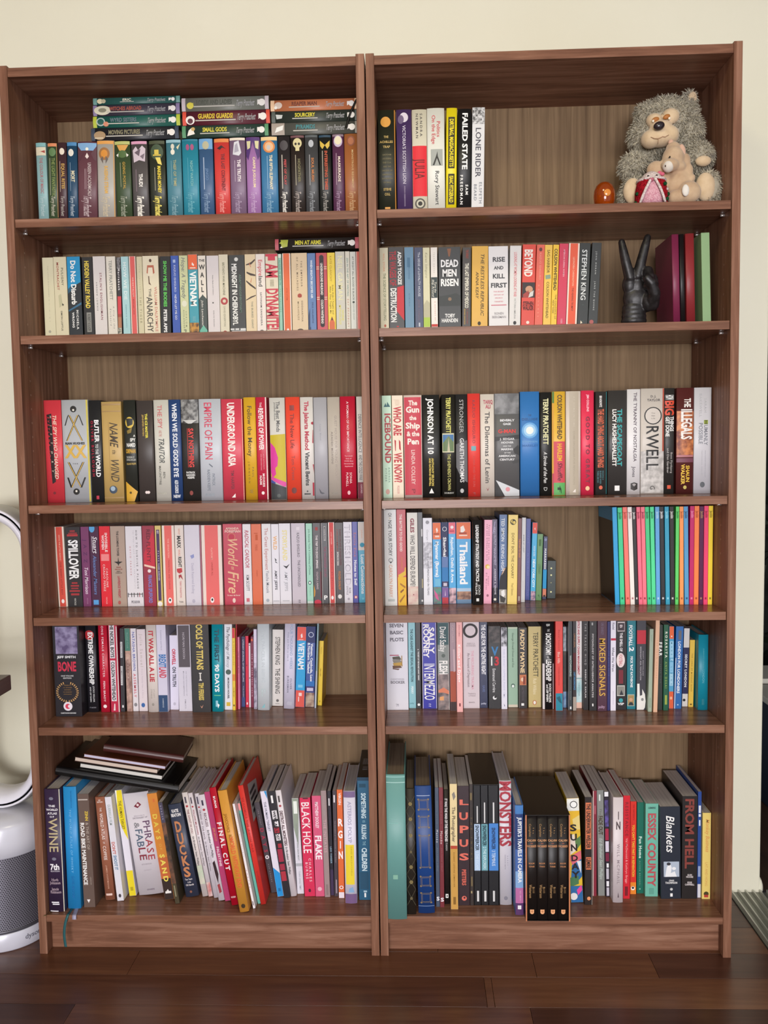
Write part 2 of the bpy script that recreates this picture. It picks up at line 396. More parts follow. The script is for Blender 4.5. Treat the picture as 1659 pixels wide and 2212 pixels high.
# row | x 0.1mm | front mm | width 0.1mm | height mm | depth mm | lean deg | print span | kind | colour | label | spine print
BOOKS = r"""
0~310~100~238~198~130~0.0~0.0~0.853~h~8fb5b5~slim pale teal hardback lettered THE COLOUR OF MAGIC~b;.0;.05;7fb0b0|b;.06;.17;d8cfb4|p;.2,.13 .9,.1 .9,.14 .5,.12;a04038|t;THE COLOUR OF MAGIC;.2;.68;.5;.3;b06a6e|@P;b8cccc
0~551~100~226~196~130~1.1~0.0~0.855~h~3f5236~slim olive green hardback with orange top edge lettered THE LIGHT FANTASTIC~b;0;.045;d8875a|o;.5;.12;.36;1.2;5f8050|b;0;1;b87848;.93;1|t;THE LIGHT FANTASTIC;.2;.72;.58;.32;8f9f58|b;.2;.7;a8a890;.2;.26|@P;c8c4b0
0~784~100~199~197~130~1.3~0.0~0.858~h~4a3136~slim dark maroon hardback lettered EQUAL RITES~o;.5;.12;.3;1.3;e8dcc8|t;EQUAL RITES;.28;.62;.6;.34;c09a50;b|b;.25;.66;c8bca8;.22;.27|@P;b8b0a8
0~997~100~237~197~130~1.3~0.0~0.861~h~274a66~slim dark blue hardback with pale skull emblem beside the mauve one~b;0;.05;4a86b5|o;.42;.14;.27;1.3;e4ded0|t;MORT;.38;.53;.58;.34;d8d0b0;b|b;.27;.65;93a8b8;.3;.34|@P;b8c4cc
0~1238~100~448~197~130~1.7~0.0~0.866~h~6b444c~thick mauve hardback with sky blue top lettered UNSEEN ACADEMICALS~b;.02;.12;7fa9ce|o;.5;.1;.08;1;f0ecd8|p;.0,.06 .3,.16 .15,.24 0,.26;5b343c|p;1,.06 .7,.16 .85,.24 1,.26;5b343c|p;.4,.2 .5,.15 .6,.2 .5,.23;e8d8d0|t;UNSEEN ACADEMICALS;.28;.72;.62;.17;cfc0bc|b;.36;.63;b89ca0;.36;.38|b;.36;.63;b89ca0;.43;.45|@P;cbb8ba
0~1709~100~405~198~130~1.1~0.0~0.872~h~b5b1a8~pale grey hardback with orange top edge lettered RAISING STEAM~b;0;.045;e0a050|o;.42;.17;.32;1.1;a07040|o;.42;.17;.2;1.1;d89038|p;.2,.24 .35,.2 .35,.3;6a6058|p;.65,.24 .5,.2 .5,.3;6a6058|b;0;1;c89040;.94;1|t;RAISING STEAM;.33;.69;.52;.2;dcae58;b|@P;cfc0a0
0~2154~100~362~196~130~0.0~0.0~0.877~h~3d4f33~dark green hardback with golden dome emblem lettered GOING POSTAL~b;0;.045;b8bc70|p;.15,.05 .9,.05 .7,.12 .5,.15 .3,.12;d8a050|o;.5;.17;.3;.8;4f6a38|p;.1,.18 .25,.16 .22,.21;e8e4d8|p;.9,.18 .75,.16 .78,.21;e8e4d8|t;GOING POSTAL;.27;.63;.58;.16;c8a040|b;.28;.6;a8a888;.33;.36|@P;a8ac98
0~2540~100~370~195~129~0.0~0.0~0.881~h~55504f~charcoal hardback with pink top edge lettered THUD!~b;0;.04;d79ab5|p;.1,.12 .3,.07 .45,.12 .7,.06 .9,.1 .85,.27 .5,.25 .15,.28;cfc0c8|p;.2,.15 .6,.1 .5,.2;6a5a64|p;.55,.2 .85,.16 .75,.24;7a6a74|t;THUD!;.43;.6;.56;.22;f4f0e8;b|b;.37;.66;8a7880;.25;.29|@P;f0ece0;b
0~2952~100~370~195~129~0.0~0.0~0.887~h~2f3328~very dark green hardback with yellow top hat lettered MAKING MONEY~b;0;.045;4a5038|o;.5;.15;.4;1.2;44553c|b;.12;.18;d8c050;.35;.62|b;.18;.2;c8b048;.25;.75|p;.4,.22 .7,.22 .8,.32 .55,.3;e8d468|t;MAKING MONEY;.33;.68;.62;.2;e8d040;b|b;.35;.65;a8a488;.32;.36|@P;e8d868;b
0~3351~100~347~196~129~0.0~0.0~0.893~h~4a8290~muted teal hardback with hourglass emblem lettered THIEF OF TIME~b;0;.04;8fb8c0|o;.45;.09;.12;1.5;d8d4c0|o;.45;.16;.14;1.3;e8e4d0|p;.7,.1 .95,.05 .8,.13;d8d0a8|t;THIEF OF TIME;.26;.6;.56;.18;b8b078|b;.27;.58;7fa8b0;.32;.35|@P;88aeb6
0~3719~100~374~196~130~0.0~0.0~0.851~h~2f8ba0~bright turquoise hardback with two pink figures lettered NIGHT WATCH~b;0;.03;287a90|o;.36;.11;.11;1.7;a85078|o;.64;.11;.11;1.7;a85078|t;NIGHT WATCH;.29;.63;.58;.16;8ac0b8|b;.25;.66;58a4b4;.34;.37|@P;70b4c0
0~4112~100~322~196~129~0.0~0.0~0.855~h~3f5f85~blue hardback with light blue top panel lettered JINGO~b;0;.14;6fa3cf|o;.5;.09;.24;1.2;b8b494|t;JINGO;.4;.56;.56;.18;6f8db4|b;.25;.68;a8b8cc;.3;.37|@P;8aa4c0
0~4463~100~348~195~129~0.0~0.0~0.86~h~d8443f~bright red hardback with black kangaroo emblem lettered THE LAST CONTINENT~b;0;.05;e08848|p;.2,.13 .5,.09 .8,.14 .55,.12 .4,.15;302020|t;THE LAST CONTINENT;.2;.7;.58;.22;7a2228;b|@P;f0a098
0~4823~100~361~196~129~0.0~0.0~0.865~h~7f6680~greyish purple hardback with pale bell emblem lettered THE TRUTH~b;0;.035;e8dcc8|p;.3,.06 .6,.04 .75,.2 .6,.24 .2,.22;d8d8dc|p;.35,.1 .5,.07 .6,.18 .3,.2;a8a4b0|t;THE TRUTH;.29;.58;.58;.2;ece4e4;b|b;.3;.58;b8a8b8;.3;.34|@P;b09cb4
0~5203~100~315~196~129~0.0~0.0~0.87~h~a878b0~lilac hardback with dark purple peak lettered CARPE JUGULUM~p;0,0 1,0 1,.25 .85,.3 .5,.06 .15,.3 0,.25;50306f|p;.05,.05 .35,.05 .3,.14 .1,.16;d8d0a0|p;.95,.05 .65,.05 .7,.14 .9,.16;d8d0a0|t;CARPE JUGULUM;.26;.66;.58;.17;ecd8b0;b|@P;c8a8cc
0~5544~100~380~196~129~0.0~0.0~0.875~h~3f7ba5~blue hardback with orange round emblem lettered THE FIFTH ELEPHANT~b;0;.05;e8c88f|o;.5;.13;.36;1.0;d88848|o;.5;.13;.26;1.0;e8b888|o;.48;.14;.12;1.2;c8c0b8|t;THE FIFTH ELEPHANT;.24;.69;.6;.17;e8dcb8;b|b;.25;.68;8ab0cc;.36;.4|@P;88b0c8
0~5942~100~271~196~130~0.0~0.0~0.88~h~2f2b2c~slim charcoal hardback lettered FEET OF CLAY~o;.5;.12;.35;1.2;484244|t;FEET OF CLAY;.3;.63;.58;.18;c04848;b|b;.24;.68;c0b8a8;.28;.36|@P;d8d4cc;b
0~6228~100~319~197~130~0.0~0.0~0.884~h~2f2723~dark brown hardback with cream skull on the top shelf~b;0;.03;70484c|o;.5;.1;.32;1.1;d8cc98|b;.14;.2;d8cc98;.36;.64|o;.38;.11;.08;1.2;302820|o;.62;.11;.08;1.2;302820|t;HOGFATHER;.3;.6;.6;.18;7a7450;b|b;.25;.64;b0a890;.33;.38|@P;b8aca4
0~6559~100~297~197~130~0.0~0.0~0.888~h~48494a~slim grey hardback with silver note emblem lettered SOUL MUSIC~b;0;.03;545a5c|o;.48;.11;.2;1.4;b8bcc0|t;SOUL MUSIC;.29;.6;.58;.18;c07840;b|b;.25;.64;a0a0a0;.32;.38|@P;989ca0
0~6876~100~283~196~130~0.0~0.0~0.892~h~232522~slim black hardback with yellow butterfly lettered INTERESTING TIMES~b;0;.03;24445a|p;.5,.13 .1,.07 .12,.14 .3,.18;d8b848|p;.5,.13 .9,.07 .88,.14 .7,.18;d8b848|t;INTERESTING TIMES;.2;.7;.58;.22;c05030;b|b;.2;.7;a8a090;.26;.33|@P;a8a49c
0~7188~100~264~197~130~0.0~0.0~0.896~h~5b3350~plum hardback with pale round mask lettered MASKERADE~b;0;.03;8a7480|o;.5;.09;.38;1.3;c8b8d0|o;.5;.08;.3;1.2;ece4c0|t;MASKERADE;.28;.6;.58;.2;e8d8c8;b|b;.24;.64;b89cac;.3;.35|@P;b090ac
0~7462~100~337~197~130~0.0~0.0~0.9~h~a8673a~tan brown hardback lettered MONSTROUS REGIMENT~o;.45;.09;.28;1.2;8a4c30|o;.45;.09;.2;1.2;b06a44|t;MONSTROUS REGIMENT;.2;.68;.55;.12;dcc088|@P;d0a878
1~8236~90~400~243~160~0.0~0.0~0.902~h~2a2c20~black and gold hardback with orange disc beside the purple one~b;0;1;c8842c;.94;1|o;.45;.12;.29;1.0;d89838|h;THE;.27;.022;.34;.6;b89c58|h;ACHILLES;.32;.022;.1;.85;b89c58|h;TRAP;.37;.022;.28;.68;b89c58|h;SADDAM;.45;.016;.25;.75;706848|h;HUSSEIN;.49;.016;.25;.75;706848|h;THE C.I.A.;.53;.016;.25;.75;706848|h;AND THE;.57;.016;.28;.72;706848|h;ORIGINS OF;.61;.016;.2;.8;706848|h;AMERICA'S;.65;.016;.22;.78;706848|h;INVASION;.69;.016;.2;.8;706848|h;OF IRAQ;.73;.016;.28;.72;706848|h;STEVE;.8;.024;.28;.72;b89c58|h;COLL;.85;.024;.34;.66;b89c58|b;.98;1;d89848;.35;.65
1~8657~90~347~243~160~0.0~0.0~0.9~h~4a3560~purple hardback with small portrait lettered SCOTTISH LION~o;.5;.08;.28;1.1;d8d0d8|o;.3;.1;.2;1.4;6a5878|t;VICTORIA'S SCOTTISH LION;.16;.75;.5;.2;d8d0dc|t;ADRIAN GREENWOOD;.77;.98;.5;.08;a898b0
1~9012~90~333~242~160~0.0~0.0~0.904~h~ded8c0~cream and red hardback with staring eye lettered JULIA~b;.365;.875;e02834|t;SANDRA;.04;.27;.62;.16;4a4440|t;NEWMAN;.04;.29;.34;.16;4a4440|t;JULIA;.5;.7;.5;.66;701818|o;.5;.95;.36;1.0;58544c|o;.5;.95;.26;1.0;c8c4b0|o;.5;.95;.15;1.0;302c28
1~9351~90~394~244~161~0.0~0.0~0.903~h~e8e8dc~white hardback with small grey photograph lettered Politics On the Edge~t;Politics;.13;.29;.66;.2;c84048|t;On the Edge;.07;.36;.38;.2;c84048|b;.41;.575;a8aca4;.2;.88|p;.3,.57 .52,.47 .58,.43 .6,.48 .78,.57 .7,.57 .55,.5 .4,.57;30302c|t;Rory Stewart;.625;.97;.56;.22;38383a
1~9754~90~239~243~160~1.0~0.0~0.903~h~f0dc20~bright yellow hardback with black title boxes lettered DIRTBAG, MASSACHUSETTS~b;.09;.605;2c2810;.18;.8|b;.66;.97;2c2810;.2;.8|t;DIRTBAG, MASSACHUSETTS;.11;.59;.5;.36;f0dc20;b|t;ISAAC FITZGERALD;.68;.95;.5;.36;f0dc20;b
1~10011~90~313~240~159~1.0~0.0~0.901~h~1c1c1c~black hardback with white lettering lettered FAILED STATE~t;FAILED STATE;.04;.615;.52;.36;f4f4f0;b|t;SAM;.77;.875;.68;.18;e8e8e4;b|t;FREEDMAN;.67;.975;.3;.18;e8e8e4;b
1~10329~90~281~242~160~1.2~0.0~0.902~p~dcdcdc~white paperback with a grey photograph at its head lettered LONE RIDER~n;0;.165;d8d8d8;404040;40|t;LONE RIDER;.2;.7;.5;.42;3a3846|t;ELSPETH;.75;.97;.72;.22;80848a|t;BEARD;.77;.94;.3;.22;80848a
2~261~120~262~197~130~0.0~0.0~0.901~p~d8d2b0~plain cream paperback with faint grey print starting the second shelf by the fan~t;THE LITTLE DICTIONARY;.11;.51;.5;.08;a8a490|t;OF WINE;.55;.84;.5;.08;b0ac98|o;.45;.97;.12;1;a8a490
2~526~120~310~198~131~0.0~0.0~0.904~p~d8d0ae~cream paperback with two colour title lettered PULIGNY MONTRACHET~t;PULIGNY;.14;.37;.66;.16;5a5c48|t;MONTRACHET;.07;.43;.32;.16;a84038|p;.3,.5 .5,.48 .6,.62 .35,.66;c0bc98|p;.55,.6 .7,.62 .6,.64;303028|t;SIMON LOFTUS;.7;.96;.5;.12;585848
2~848~120~321~198~131~0.0~0.0~0.908~p~2b3033~black paperback with bright blue upper half lettered Do Not Disturb~p;0,0 1,0 1,.33 0,.42;1f8fc0|p;0,.42 .35,.36 .3,.43 0,.48;305a70|p;0,.69 1,.59 1,.62 0,.71;3a6a88|t;Do Not Disturb;.05;.62;.46;.36;f0f0ea;b|t;MICHELA;.69;.94;.66;.15;e4e4e0;b|t;WRONG;.72;.92;.34;.15;e4e4e0;b
2~1205~120~251~196~130~0.0~0.0~0.911~p~2a2a28~black paperback with bold yellow title lettered HIDDEN VALLEY ROAD~t;HIDDEN VALLEY ROAD;.05;.665;.46;.4;e4cc50;b|b;.72;.975;8c8c84;.28;.72|t;ROBERT KOLKER;.74;.96;.5;.26;34342f
2~1467~120~295~197~130~0.0~0.0~0.914~p~d8d2cc~white paperback with dark red title telling of an Englishman in thin capitals~t;STALIN'S ENGLISHMAN;.21;.82;.6;.17;8a4450|t;ANDREW LOWNIE;.33;.7;.26;.1;6a6a68
2~1782~120~224~196~130~0.0~0.0~0.917~p~dcd6c6~cream paperback with slim grey capitals and a subtitle about a keyboard~t;TERRY PRATCHETT;.05;.56;.46;.32;8a8c84|t;A Slip of the;.64;.93;.66;.16;9a9a90;i|t;Keyboard;.67;.89;.32;.16;9a9a90;i
2~2009~120~99~194~128~0.8~0.0~0.917~p~383438~slim black and red paperback guide lettered Marrakech~n;0;.15;8a8888;404040;80|t;Marrakech;.15;.43;.5;.42;eceae6;b|b;.51;.74;d0444a|b;.74;.78;a84838|b;.78;.92;b07858|n;.92;1;c8c0a8;4a5048;90
2~2137~120~178~195~129~0.0~0.0~0.92~p~a8cfcf~pale aqua paperback with white capitals lettered HOW WE DIE~t;HOW WE DIE;.07;.56;.5;.42;e8f0ec|t;SHERWIN B. NULAND;.62;.92;.5;.14;6a9aa4
2~2329~120~156~195~128~0.0~0.0~0.922~p~e8dccc~slim coral paperback with white borders between the aqua and cream ones~b;0;1;d9605a;.16;.88|t;ORIENTALISM;.27;.52;.52;.2;f0d8c8|t;EDWARD SAID;.55;.75;.52;.16;7a3030
2~2506~120~134~194~128~0.0~0.0~0.923~p~d0c8a4~slim buff paperback with pale olive title lettered THE TIGER~t;THE TIGER;.52;.86;.5;.34;9a9470|t;JOHN VAILLANT;.1;.46;.5;.16;b0aa88
2~2647~120~379~195~128~0.0~0.0~0.919~p~e0d6b8~thick cream paperback with a standing figure lettered THE ANARCHY~o;.5;.06;.08;1.3;5a4030|p;.3,.12 .7,.12 .75,.22 .6,.24 .5,.16 .4,.24 .25,.22;b86a50|p;.36,.15 .62,.15 .66,.26 .3,.26;e8dcc0|p;.34,.26 .36,.36 .52,.38 .42,.34 .4,.26;6a5040|t;THE;.42;.53;.42;.15;4a463e|t;ANARCHY;.53;.98;.38;.36;48443c|t;WILLIAM DALRYMPLE;.4;.98;.78;.16;cf8a78
2~3029~120~248~193~127~1.1~0.0~0.922~p~1d1d1b~black paperback with bright green title lettered SHOW ME THE BODIES~t;SHOW ME THE BODIES;.06;.655;.48;.3;60c858;b|t;PETER APPS;.69;.99;.46;.3;f0f0ec;b
2~3316~120~187~194~128~0.0~0.0~0.922~p~3556a8~royal blue paperback lettered NEVER LET ME GO~b;.05;.09;a8b8dc;.3;.62|t;KAZUO ISHIGURO;.12;.47;.5;.24;c8d0e4|t;NEVER LET ME GO;.5;.83;.5;.24;e0e4ec
2~3513~120~203~194~128~0.0~0.0~0.924~p~c8cc9c~pale green paperback with handwritten title lettered Hope~t;Hope: A Tragedy;.02;.55;.5;.44;7a7e78;i|o;.5;.62;.3;1.2;dcdcc4|t;SHALOM;.72;.92;.68;.16;868a70|t;AUSLANDER;.7;.94;.4;.16;868a70|t;P;.95;.99;.5;.3;686c58
2~3723~120~227~196~129~0.0~0.0~0.925~p~3f9aa8~travel guide with orange head and teal body lettered VIETNAM~b;0;.19;e8683a|p;.45,.1 .65,.13 .6,.15 .4,.13;f4f0e4|b;.165;.178;f4d8c0;.2;.8|t;VIETNAM;.22;.66;.5;.62;f0f4f0;b|t;ROUGH GUIDE;.79;.85;.5;.3;90c4cc|n;.87;1;c89030;503018;25
2~3956~120~193~193~127~0.0~0.0~0.926~p~3f4a44~black and white paperback with a roofline shape lettered THE WALL~p;0,0 1,0 1,.56 .62,.52 .5,.5 .38,.52 0,.56;e4dccc|h;THE;.065;.03;.15;.85;48443f|h;W;.15;.06;.15;.85;3c3a36|h;A;.25;.06;.3;.72;3c3a36|h;L;.35;.06;.34;.66;3c3a36|h;L;.44;.06;.34;.66;3c3a36|t;John Lanchester;.58;.91;.45;.24;e8e4d8;i|p;.0,.97 .5,.9 1,.97 1,1 0,1;70b8a0
2~4161~120~286~192~126~0.0~0.0~0.928~p~d6cfcc~pale grey paperback with tiny dark print beside the black and white roofline paperback~t;Adam Bede and Others;.25;.51;.5;.08;5a5654|o;.46;.61;.06;1;484442|t;EVELYN WAUGH;.71;.92;.5;.08;6a6664
2~4452~120~216~194~128~0.0~0.0~0.93~p~d6cfb4~cream paperback with red roundel lettered BRITAIN'S WAR MACHINE~t;BRITAIN'S WAR MACHINE;.1;.52;.5;.24;7a785e|o;.5;.595;.4;1;b04848|o;.5;.595;.18;1;d8ccb0|t;DAVID EDGERTON;.66;.92;.5;.2;a09c84|o;.5;.99;.2;.7;a04a40
2~4685~120~375~192~127~0.0~0.0~0.933~p~33342f~thick dark green paperback with white blocks at its foot lettered MIDNIGHT IN CHERNOBYL~o;.48;.055;.12;1;d8d8d0|t;MIDNIGHT IN CHERNOBYL;.11;.9;.34;.3;ecece4;b|t;ADAM HIGGINBOTHAM;.25;.74;.7;.13;6a8474|b;.945;.965;e0e0dc;.02;.26|b;.945;.965;e0e0dc;.32;.56|b;.945;.97;e0e0dc;.64;.98|b;.975;.995;e0e0dc;.1;.98
2~5063~120~255~193~128~0.0~0.0~0.934~p~dcc8a0~peach paperback with bare dark branches lettered THE BURIED GIANT~p;.1,.13 .6,.1 .95,.06 .97,.08 .6,.13 .1,.14;4a3c34|p;.15,.22 .5,.24 .97,.26 .97,.28 .5,.27 .15,.24;4a3c34|p;.1,.33 .45,.37 .97,.43 .97,.45 .45,.4 .1,.35;4a3c34|p;.05,.58 .5,.54 .97,.52 .97,.53 .5,.56 .05,.59;4a3c34|p;.4,.12 .55,.17 .58,.16 .45,.11;c87858|p;.5,.35 .6,.3 .62,.31 .54,.37;c87858|t;THE BURIED GIANT;.6;.95;.6;.16;8a8c78
2~5321~120~217~193~127~0.0~0.0~0.929~p~e6dcd0~white paperback with red and black title lettered Empireland~t;Empire;.07;.28;.5;.42;c8585c|t;land;.28;.42;.5;.42;34302e|t;SATHNAM SANGHERA;.49;.92;.5;.18;4a4644|o;.5;.99;.2;.7;706860
2~5549~120~292~193~128~0.0~0.0~0.927~p~dcd2b8~cream paperback with huge red capitals lettered I AM DYNAMITE!~b;0;.035;c8384c|h;I;.06;.05;.06;.94;d04050|t;AM;.13;.31;.5;.9;c83c4c;b|t;THE LIFE OF FRIEDRICH NIETZSCHE;.33;.42;.5;.3;a8a488|t;DYNAMITE!;.445;.98;.5;.9;c83c4c;b
2~5849~120~77~192~127~0.0~0.0~0.929~p~8fc0a8~very slim mint green paperback beside the huge red capitals~b;0;.05;d8e0d0|t;ALONE IN BERLIN;.08;.4;.5;.42;4a7a68|t;HANS FALLADA;.45;.75;.5;.3;58886f
2~5944~120~195~193~127~0.0~0.0~0.931~p~e8dccc~orange paperback with white borders and a small foot logo beside the mint sliver~b;0;1;e06a3c;.13;.86|t;AFTER STORM;.44;.6;.5;.14;b84c28|o;.52;.98;.14;1.2;f0e8e0
2~6152~120~374~193~127~0.0~0.0~0.929~p~d6bf98~thick tan paperback with red crab lettered THE EMPEROR OF ALL MALADIES~t;THE EMPEROR;.1;.43;.64;.1;6a5a44|t;OF ALL MALADIES;.05;.48;.38;.1;6a5a44|o;.5;.545;.13;1;a84838|p;.36,.53 .42,.56 .38,.57;a84838|p;.64,.53 .58,.56 .62,.57;a84838|t;SIDDHARTHA;.61;.88;.64;.1;7a6a52|t;MUKHERJEE;.62;.86;.4;.1;9a8868|o;.5;.995;.2;.6;5a4c3c
2~6529~120~193~192~127~0.0~0.0~0.93~p~5577a8~blue paperback with white capitals lettered WHEN BREATH BECOMES AIR~b;.95;1;3a4a70;0;.3|t;WHEN BREATH BECOMES AIR;.09;.58;.5;.24;dce4ec;b|t;PAUL KALANITHI;.63;.9;.56;.2;34466e|p;0,.8 .25,.7 .2,1 0,1;3a4868
2~6733~120~259~192~127~0.0~0.0~0.932~p~c04048~red paperback with a long black title capsule lettered UNDERGROUND RAILROAD~b;.05;.93;302a2c;.3;.7|o;.5;.055;.2;1;302a2c|o;.5;.925;.2;1;302a2c|t;UNDERGROUND RAILROAD;.13;.54;.5;.2;ece4dc;b|t;COLSON WHITEHEAD;.6;.91;.5;.2;ece4dc;b|b;.175;.185;e8ccb0;.03;.28|b;.2;.21;e8ccb0;.03;.28|b;.175;.185;e8ccb0;.72;.97|b;.2;.21;e8ccb0;.72;.97|b;.565;.575;e8ccb0;.03;.28|b;.59;.6;e8ccb0;.03;.28|b;.565;.575;e8ccb0;.72;.97|b;.59;.6;e8ccb0;.72;.97
2~6995~120~181~192~127~0.0~0.0~0.929~p~e8cc30~yellow paperback with a pencil rising at its foot on the second shelf~t;KATE CLANCHY;.04;.37;.45;.26;b8981c|t;Some Kids I Taught and;.41;.79;.68;.18;6a5c14;i|t;What They Taught Me;.43;.78;.36;.18;6a5c14;i|p;.5,.82 .85,.9 .85,1 .15,1 .15,.9;d87048|p;.5,.82 .64,.87 .36,.87;4a4438
2~7185~120~220~194~128~0.0~0.0~0.93~p~c8c6b6~grey paperback with pale yellow capitals lettered MYTHOLOGY~t;NEIL GAIMAN;.05;.62;.5;.48;ece8b8|t;NORSE;.74;.88;.72;.22;e8e058|t;MYTHOLOGY;.68;.93;.42;.22;e8e058
2~7415~120~108~194~128~0.0~0.0~0.93~p~d6d2c0~slim off-white paperback with green and red script lettered ZEN IN THE ART OF WRITING~t;ZEN IN THE ART OF WRITING;.08;.57;.5;.4;7a9a90|t;RAY BRADBURY;.6;.96;.5;.32;c08870;i
2~7528~120~137~193~128~0.0~0.0~0.929~p~d2d4c8~slim pale grey paperback with dark green title lettered AT NIGHT ALL BLOOD IS BLACK~t;AT NIGHT ALL BLOOD IS BLACK;.06;.62;.5;.28;58605a|o;.5;.645;.2;1;485048|t;DAVID DIOP;.67;.87;.5;.24;98a498
2~7670~120~133~193~127~0.0~0.0~0.926~p~d05840~slim brick red paperback with white stripe wedged against the divider at the shelf's end~b;0;1;e8dccc;0;.14|t;LIGHT IN AUGUST;.15;.45;.6;.16;e0a890
3~8218~120~199~200~132~0.0~0.0~0.907~p~d8d0b0~cream paperback with green and orange print lettered THE SCIENCE OF STORYTELLING~t;WILL STORR;.07;.3;.5;.2;dc9c78|t;THE SCIENCE OF STORYTELLING;.32;.92;.55;.3;808868|o;.55;.985;.13;1.3;c06850
3~8425~120~357~201~132~0.0~0.0~0.912~p~33302c~black and red paperback lettered DESTRUCTION~p;1,.48 1,.92 .5,.8 .55,.5;c8343c|t;THE WAGES OF;.05;.48;.28;.4;a83038;b|t;DESTRUCTION;.51;.94;.3;.36;ecece6;b|t;ADAM TOOZE;.06;.47;.72;.22;f0f0ea;b|b;.985;1;c83a3c;.48;.62
3~8794~120~213~200~132~0.0~0.0~0.911~p~5c86a0~plain slate blue paperback with faint print beside the black and red paperback~b;.13;.25;4a748e;.3;.62|t;SLOUCHING;.15;.4;.5;.2;4c7490|t;DIDION;.58;.74;.5;.14;4c7490
3~9023~120~195~199~132~0.0~0.0~0.911~p~38425f~dark navy paperback with white title lettered THE SIEGE OF LOYALTY HOUSE~t;The SIEGE of LOYALTY HOUSE;.06;.62;.56;.26;ccd0d8|t;JESSIE CHILDS;.66;.92;.5;.22;7a6a78|b;.95;1;c8ccd4;.45;.62|b;.05;.6;5a5470;.22;.27
3~9222~120~160~198~131~0.0~0.0~0.915~p~d4cfa8~pale yellow paperback with lime foot beside the navy one~t;Karen Ishiguro;.06;.38;.5;.3;a09c7c;i|p;0,.72 .5,.66 1,.7 1,.88 0,.88;bcb898|b;.88;1;b0cc50
3~9402~120~156~198~131~0.0~0.0~0.915~p~e8e2d6~slim white paperback with dark middle panel and a red foot~b;.375;.635;33403f|t;TERRY HAYES;.06;.32;.5;.18;c0baa8|t;Turn the;.43;.57;.68;.3;e8e4d4;i|t;Ship Around;.4;.62;.34;.3;e8e4d4;i|t;A HISTORY OF;.68;.92;.6;.16;d09080|b;.968;1;c83c30
3~9580~120~515~198~131~0.0~0.0~0.915~p~2c2e2b~thick black paperback with stacked white title lettered DEAD MEN RISEN~p;.4,.02 .58,.02 .52,.12 .46,.12;8a5a3c|h;DEAD;.205;.085;.1;.9;f0f0ec|h;MEN;.325;.085;.17;.83;f0f0ec|h;RISEN;.445;.085;.09;.91;f0f0ec|p;0,.62 .5,.6 .8,.58 1,.62 1,.74 0,.74;3c403e|o;.5;.655;.08;1;8a7058|h;TOBY;.865;.045;.28;.72;ecece8|h;HARNDEN;.925;.045;.12;.86;ecece8
3~10110~120~204~196~129~0.9~0.0~0.916~p~3a342c~dark brown paperback with cream title lettered THE LAST EMPEROR OF MEXICO~t;THE UNRULY;.03;.14;.55;.3;b04430|t;THE LAST EMPEROR OF MEXICO;.2;.77;.52;.4;e4e0cc;b|t;EDWARD SHAWCROSS;.78;.98;.3;.14;d8b050|t;A DISASTER;.78;.97;.6;.14;a84438
3~10329~120~376~198~131~0.9~0.0~0.917~p~ddab3a~mustard paperback with black serif capitals lettered THE RESTLESS REPUBLIC~t;THE RESTLESS REPUBLIC;.09;.87;.66;.2;4a3c20;i|t;ANNA KEAY;.32;.65;.34;.18;4a3c20;i|o;.48;.97;.1;1.2;3c3018
3~10738~120~453~197~130~0.0~0.0~0.919~p~e0dedb~thick white paperback with stacked black title lettered RISE AND KILL FIRST~h;RISE;.165;.055;.2;.84;48484a|h;AND;.27;.04;.28;.76;48484a|h;KILL;.375;.055;.2;.82;48484a|h;FIRST;.49;.055;.1;.93;48484a|h;THE SECRET;.57;.014;.24;.78;d89aa0|h;HISTORY OF;.61;.014;.26;.76;d89aa0|h;ISRAEL'S;.65;.014;.32;.7;d89aa0|h;TARGETED;.695;.014;.28;.74;d89aa0|b;.735;.745;d06a78;.12;.9|h;RONEN;.845;.028;.28;.76;aca8a8|h;BERGMAN;.89;.028;.16;.88;aca8a8
3~11200~120~261~197~130~1.1~0.0~0.919~p~dcdad4~white paperback with red capitals lettered LOOKING AT WOMEN LOOKING AT WAR~t;LOOKING AT WOMEN LOOKING AT WAR;.08;.64;.5;.26;d86a70|t;VICTORIA AMELINA;.66;.92;.5;.16;a0a09a|o;.5;.97;.14;1.2;383838
3~11475~120~305~199~131~1.6~0.0~0.92~p~d9432f~red paperback with a helmeted face lettered BEYOND~t;BEYOND;.06;.4;.46;.58;f0e8dc;b|o;.5;.56;.5;1.0;383030|b;.47;.66;383030|o;.55;.555;.28;.9;c89878|p;.1,.62 .5,.57 .6,.66 .1,.66;a84840|p;.6,.6 .9,.57 .85,.64 .5,.66;d8d4cc|h;STEPHEN;.735;.05;.1;.92;501c18|h;WALKER;.79;.05;.1;.92;501c18|o;.5;.97;.12;1;f0e0d0
3~11783~120~185~198~131~2.0~0.0~0.92~p~e0614a~coral paperback with faint pale lettering beside the helmeted face~o;.5;.06;.2;1.2;6a3830|t;KAZUO ISHIGURO;.1;.44;.5;.22;eca088|t;NOCTURNES;.5;.9;.4;.14;f0b098
3~11977~120~178~197~130~1.8~0.0~0.921~p~ecc24a~yellow paperback with a small cassette lettered SAG HARBOR~t;SAG HARBOR;.06;.35;.5;.36;5a4c20|p;.15,.38 .8,.37 .85,.42 .2,.43;8aa088|t;COLSON WHITEHEAD;.46;.92;.5;.32;5a4c20
3~12158~120~135~197~130~2.1~0.0~0.923~p~f0c430~slim golden yellow paperback with black capitals about a colossus~t;COLSON WHITEHEAD;.05;.57;.5;.5;4c4018;b|t;THE COLOSSUS OF;.62;.93;.7;.26;7a6420|t;NEW YORK;.69;.86;.3;.26;7a6420
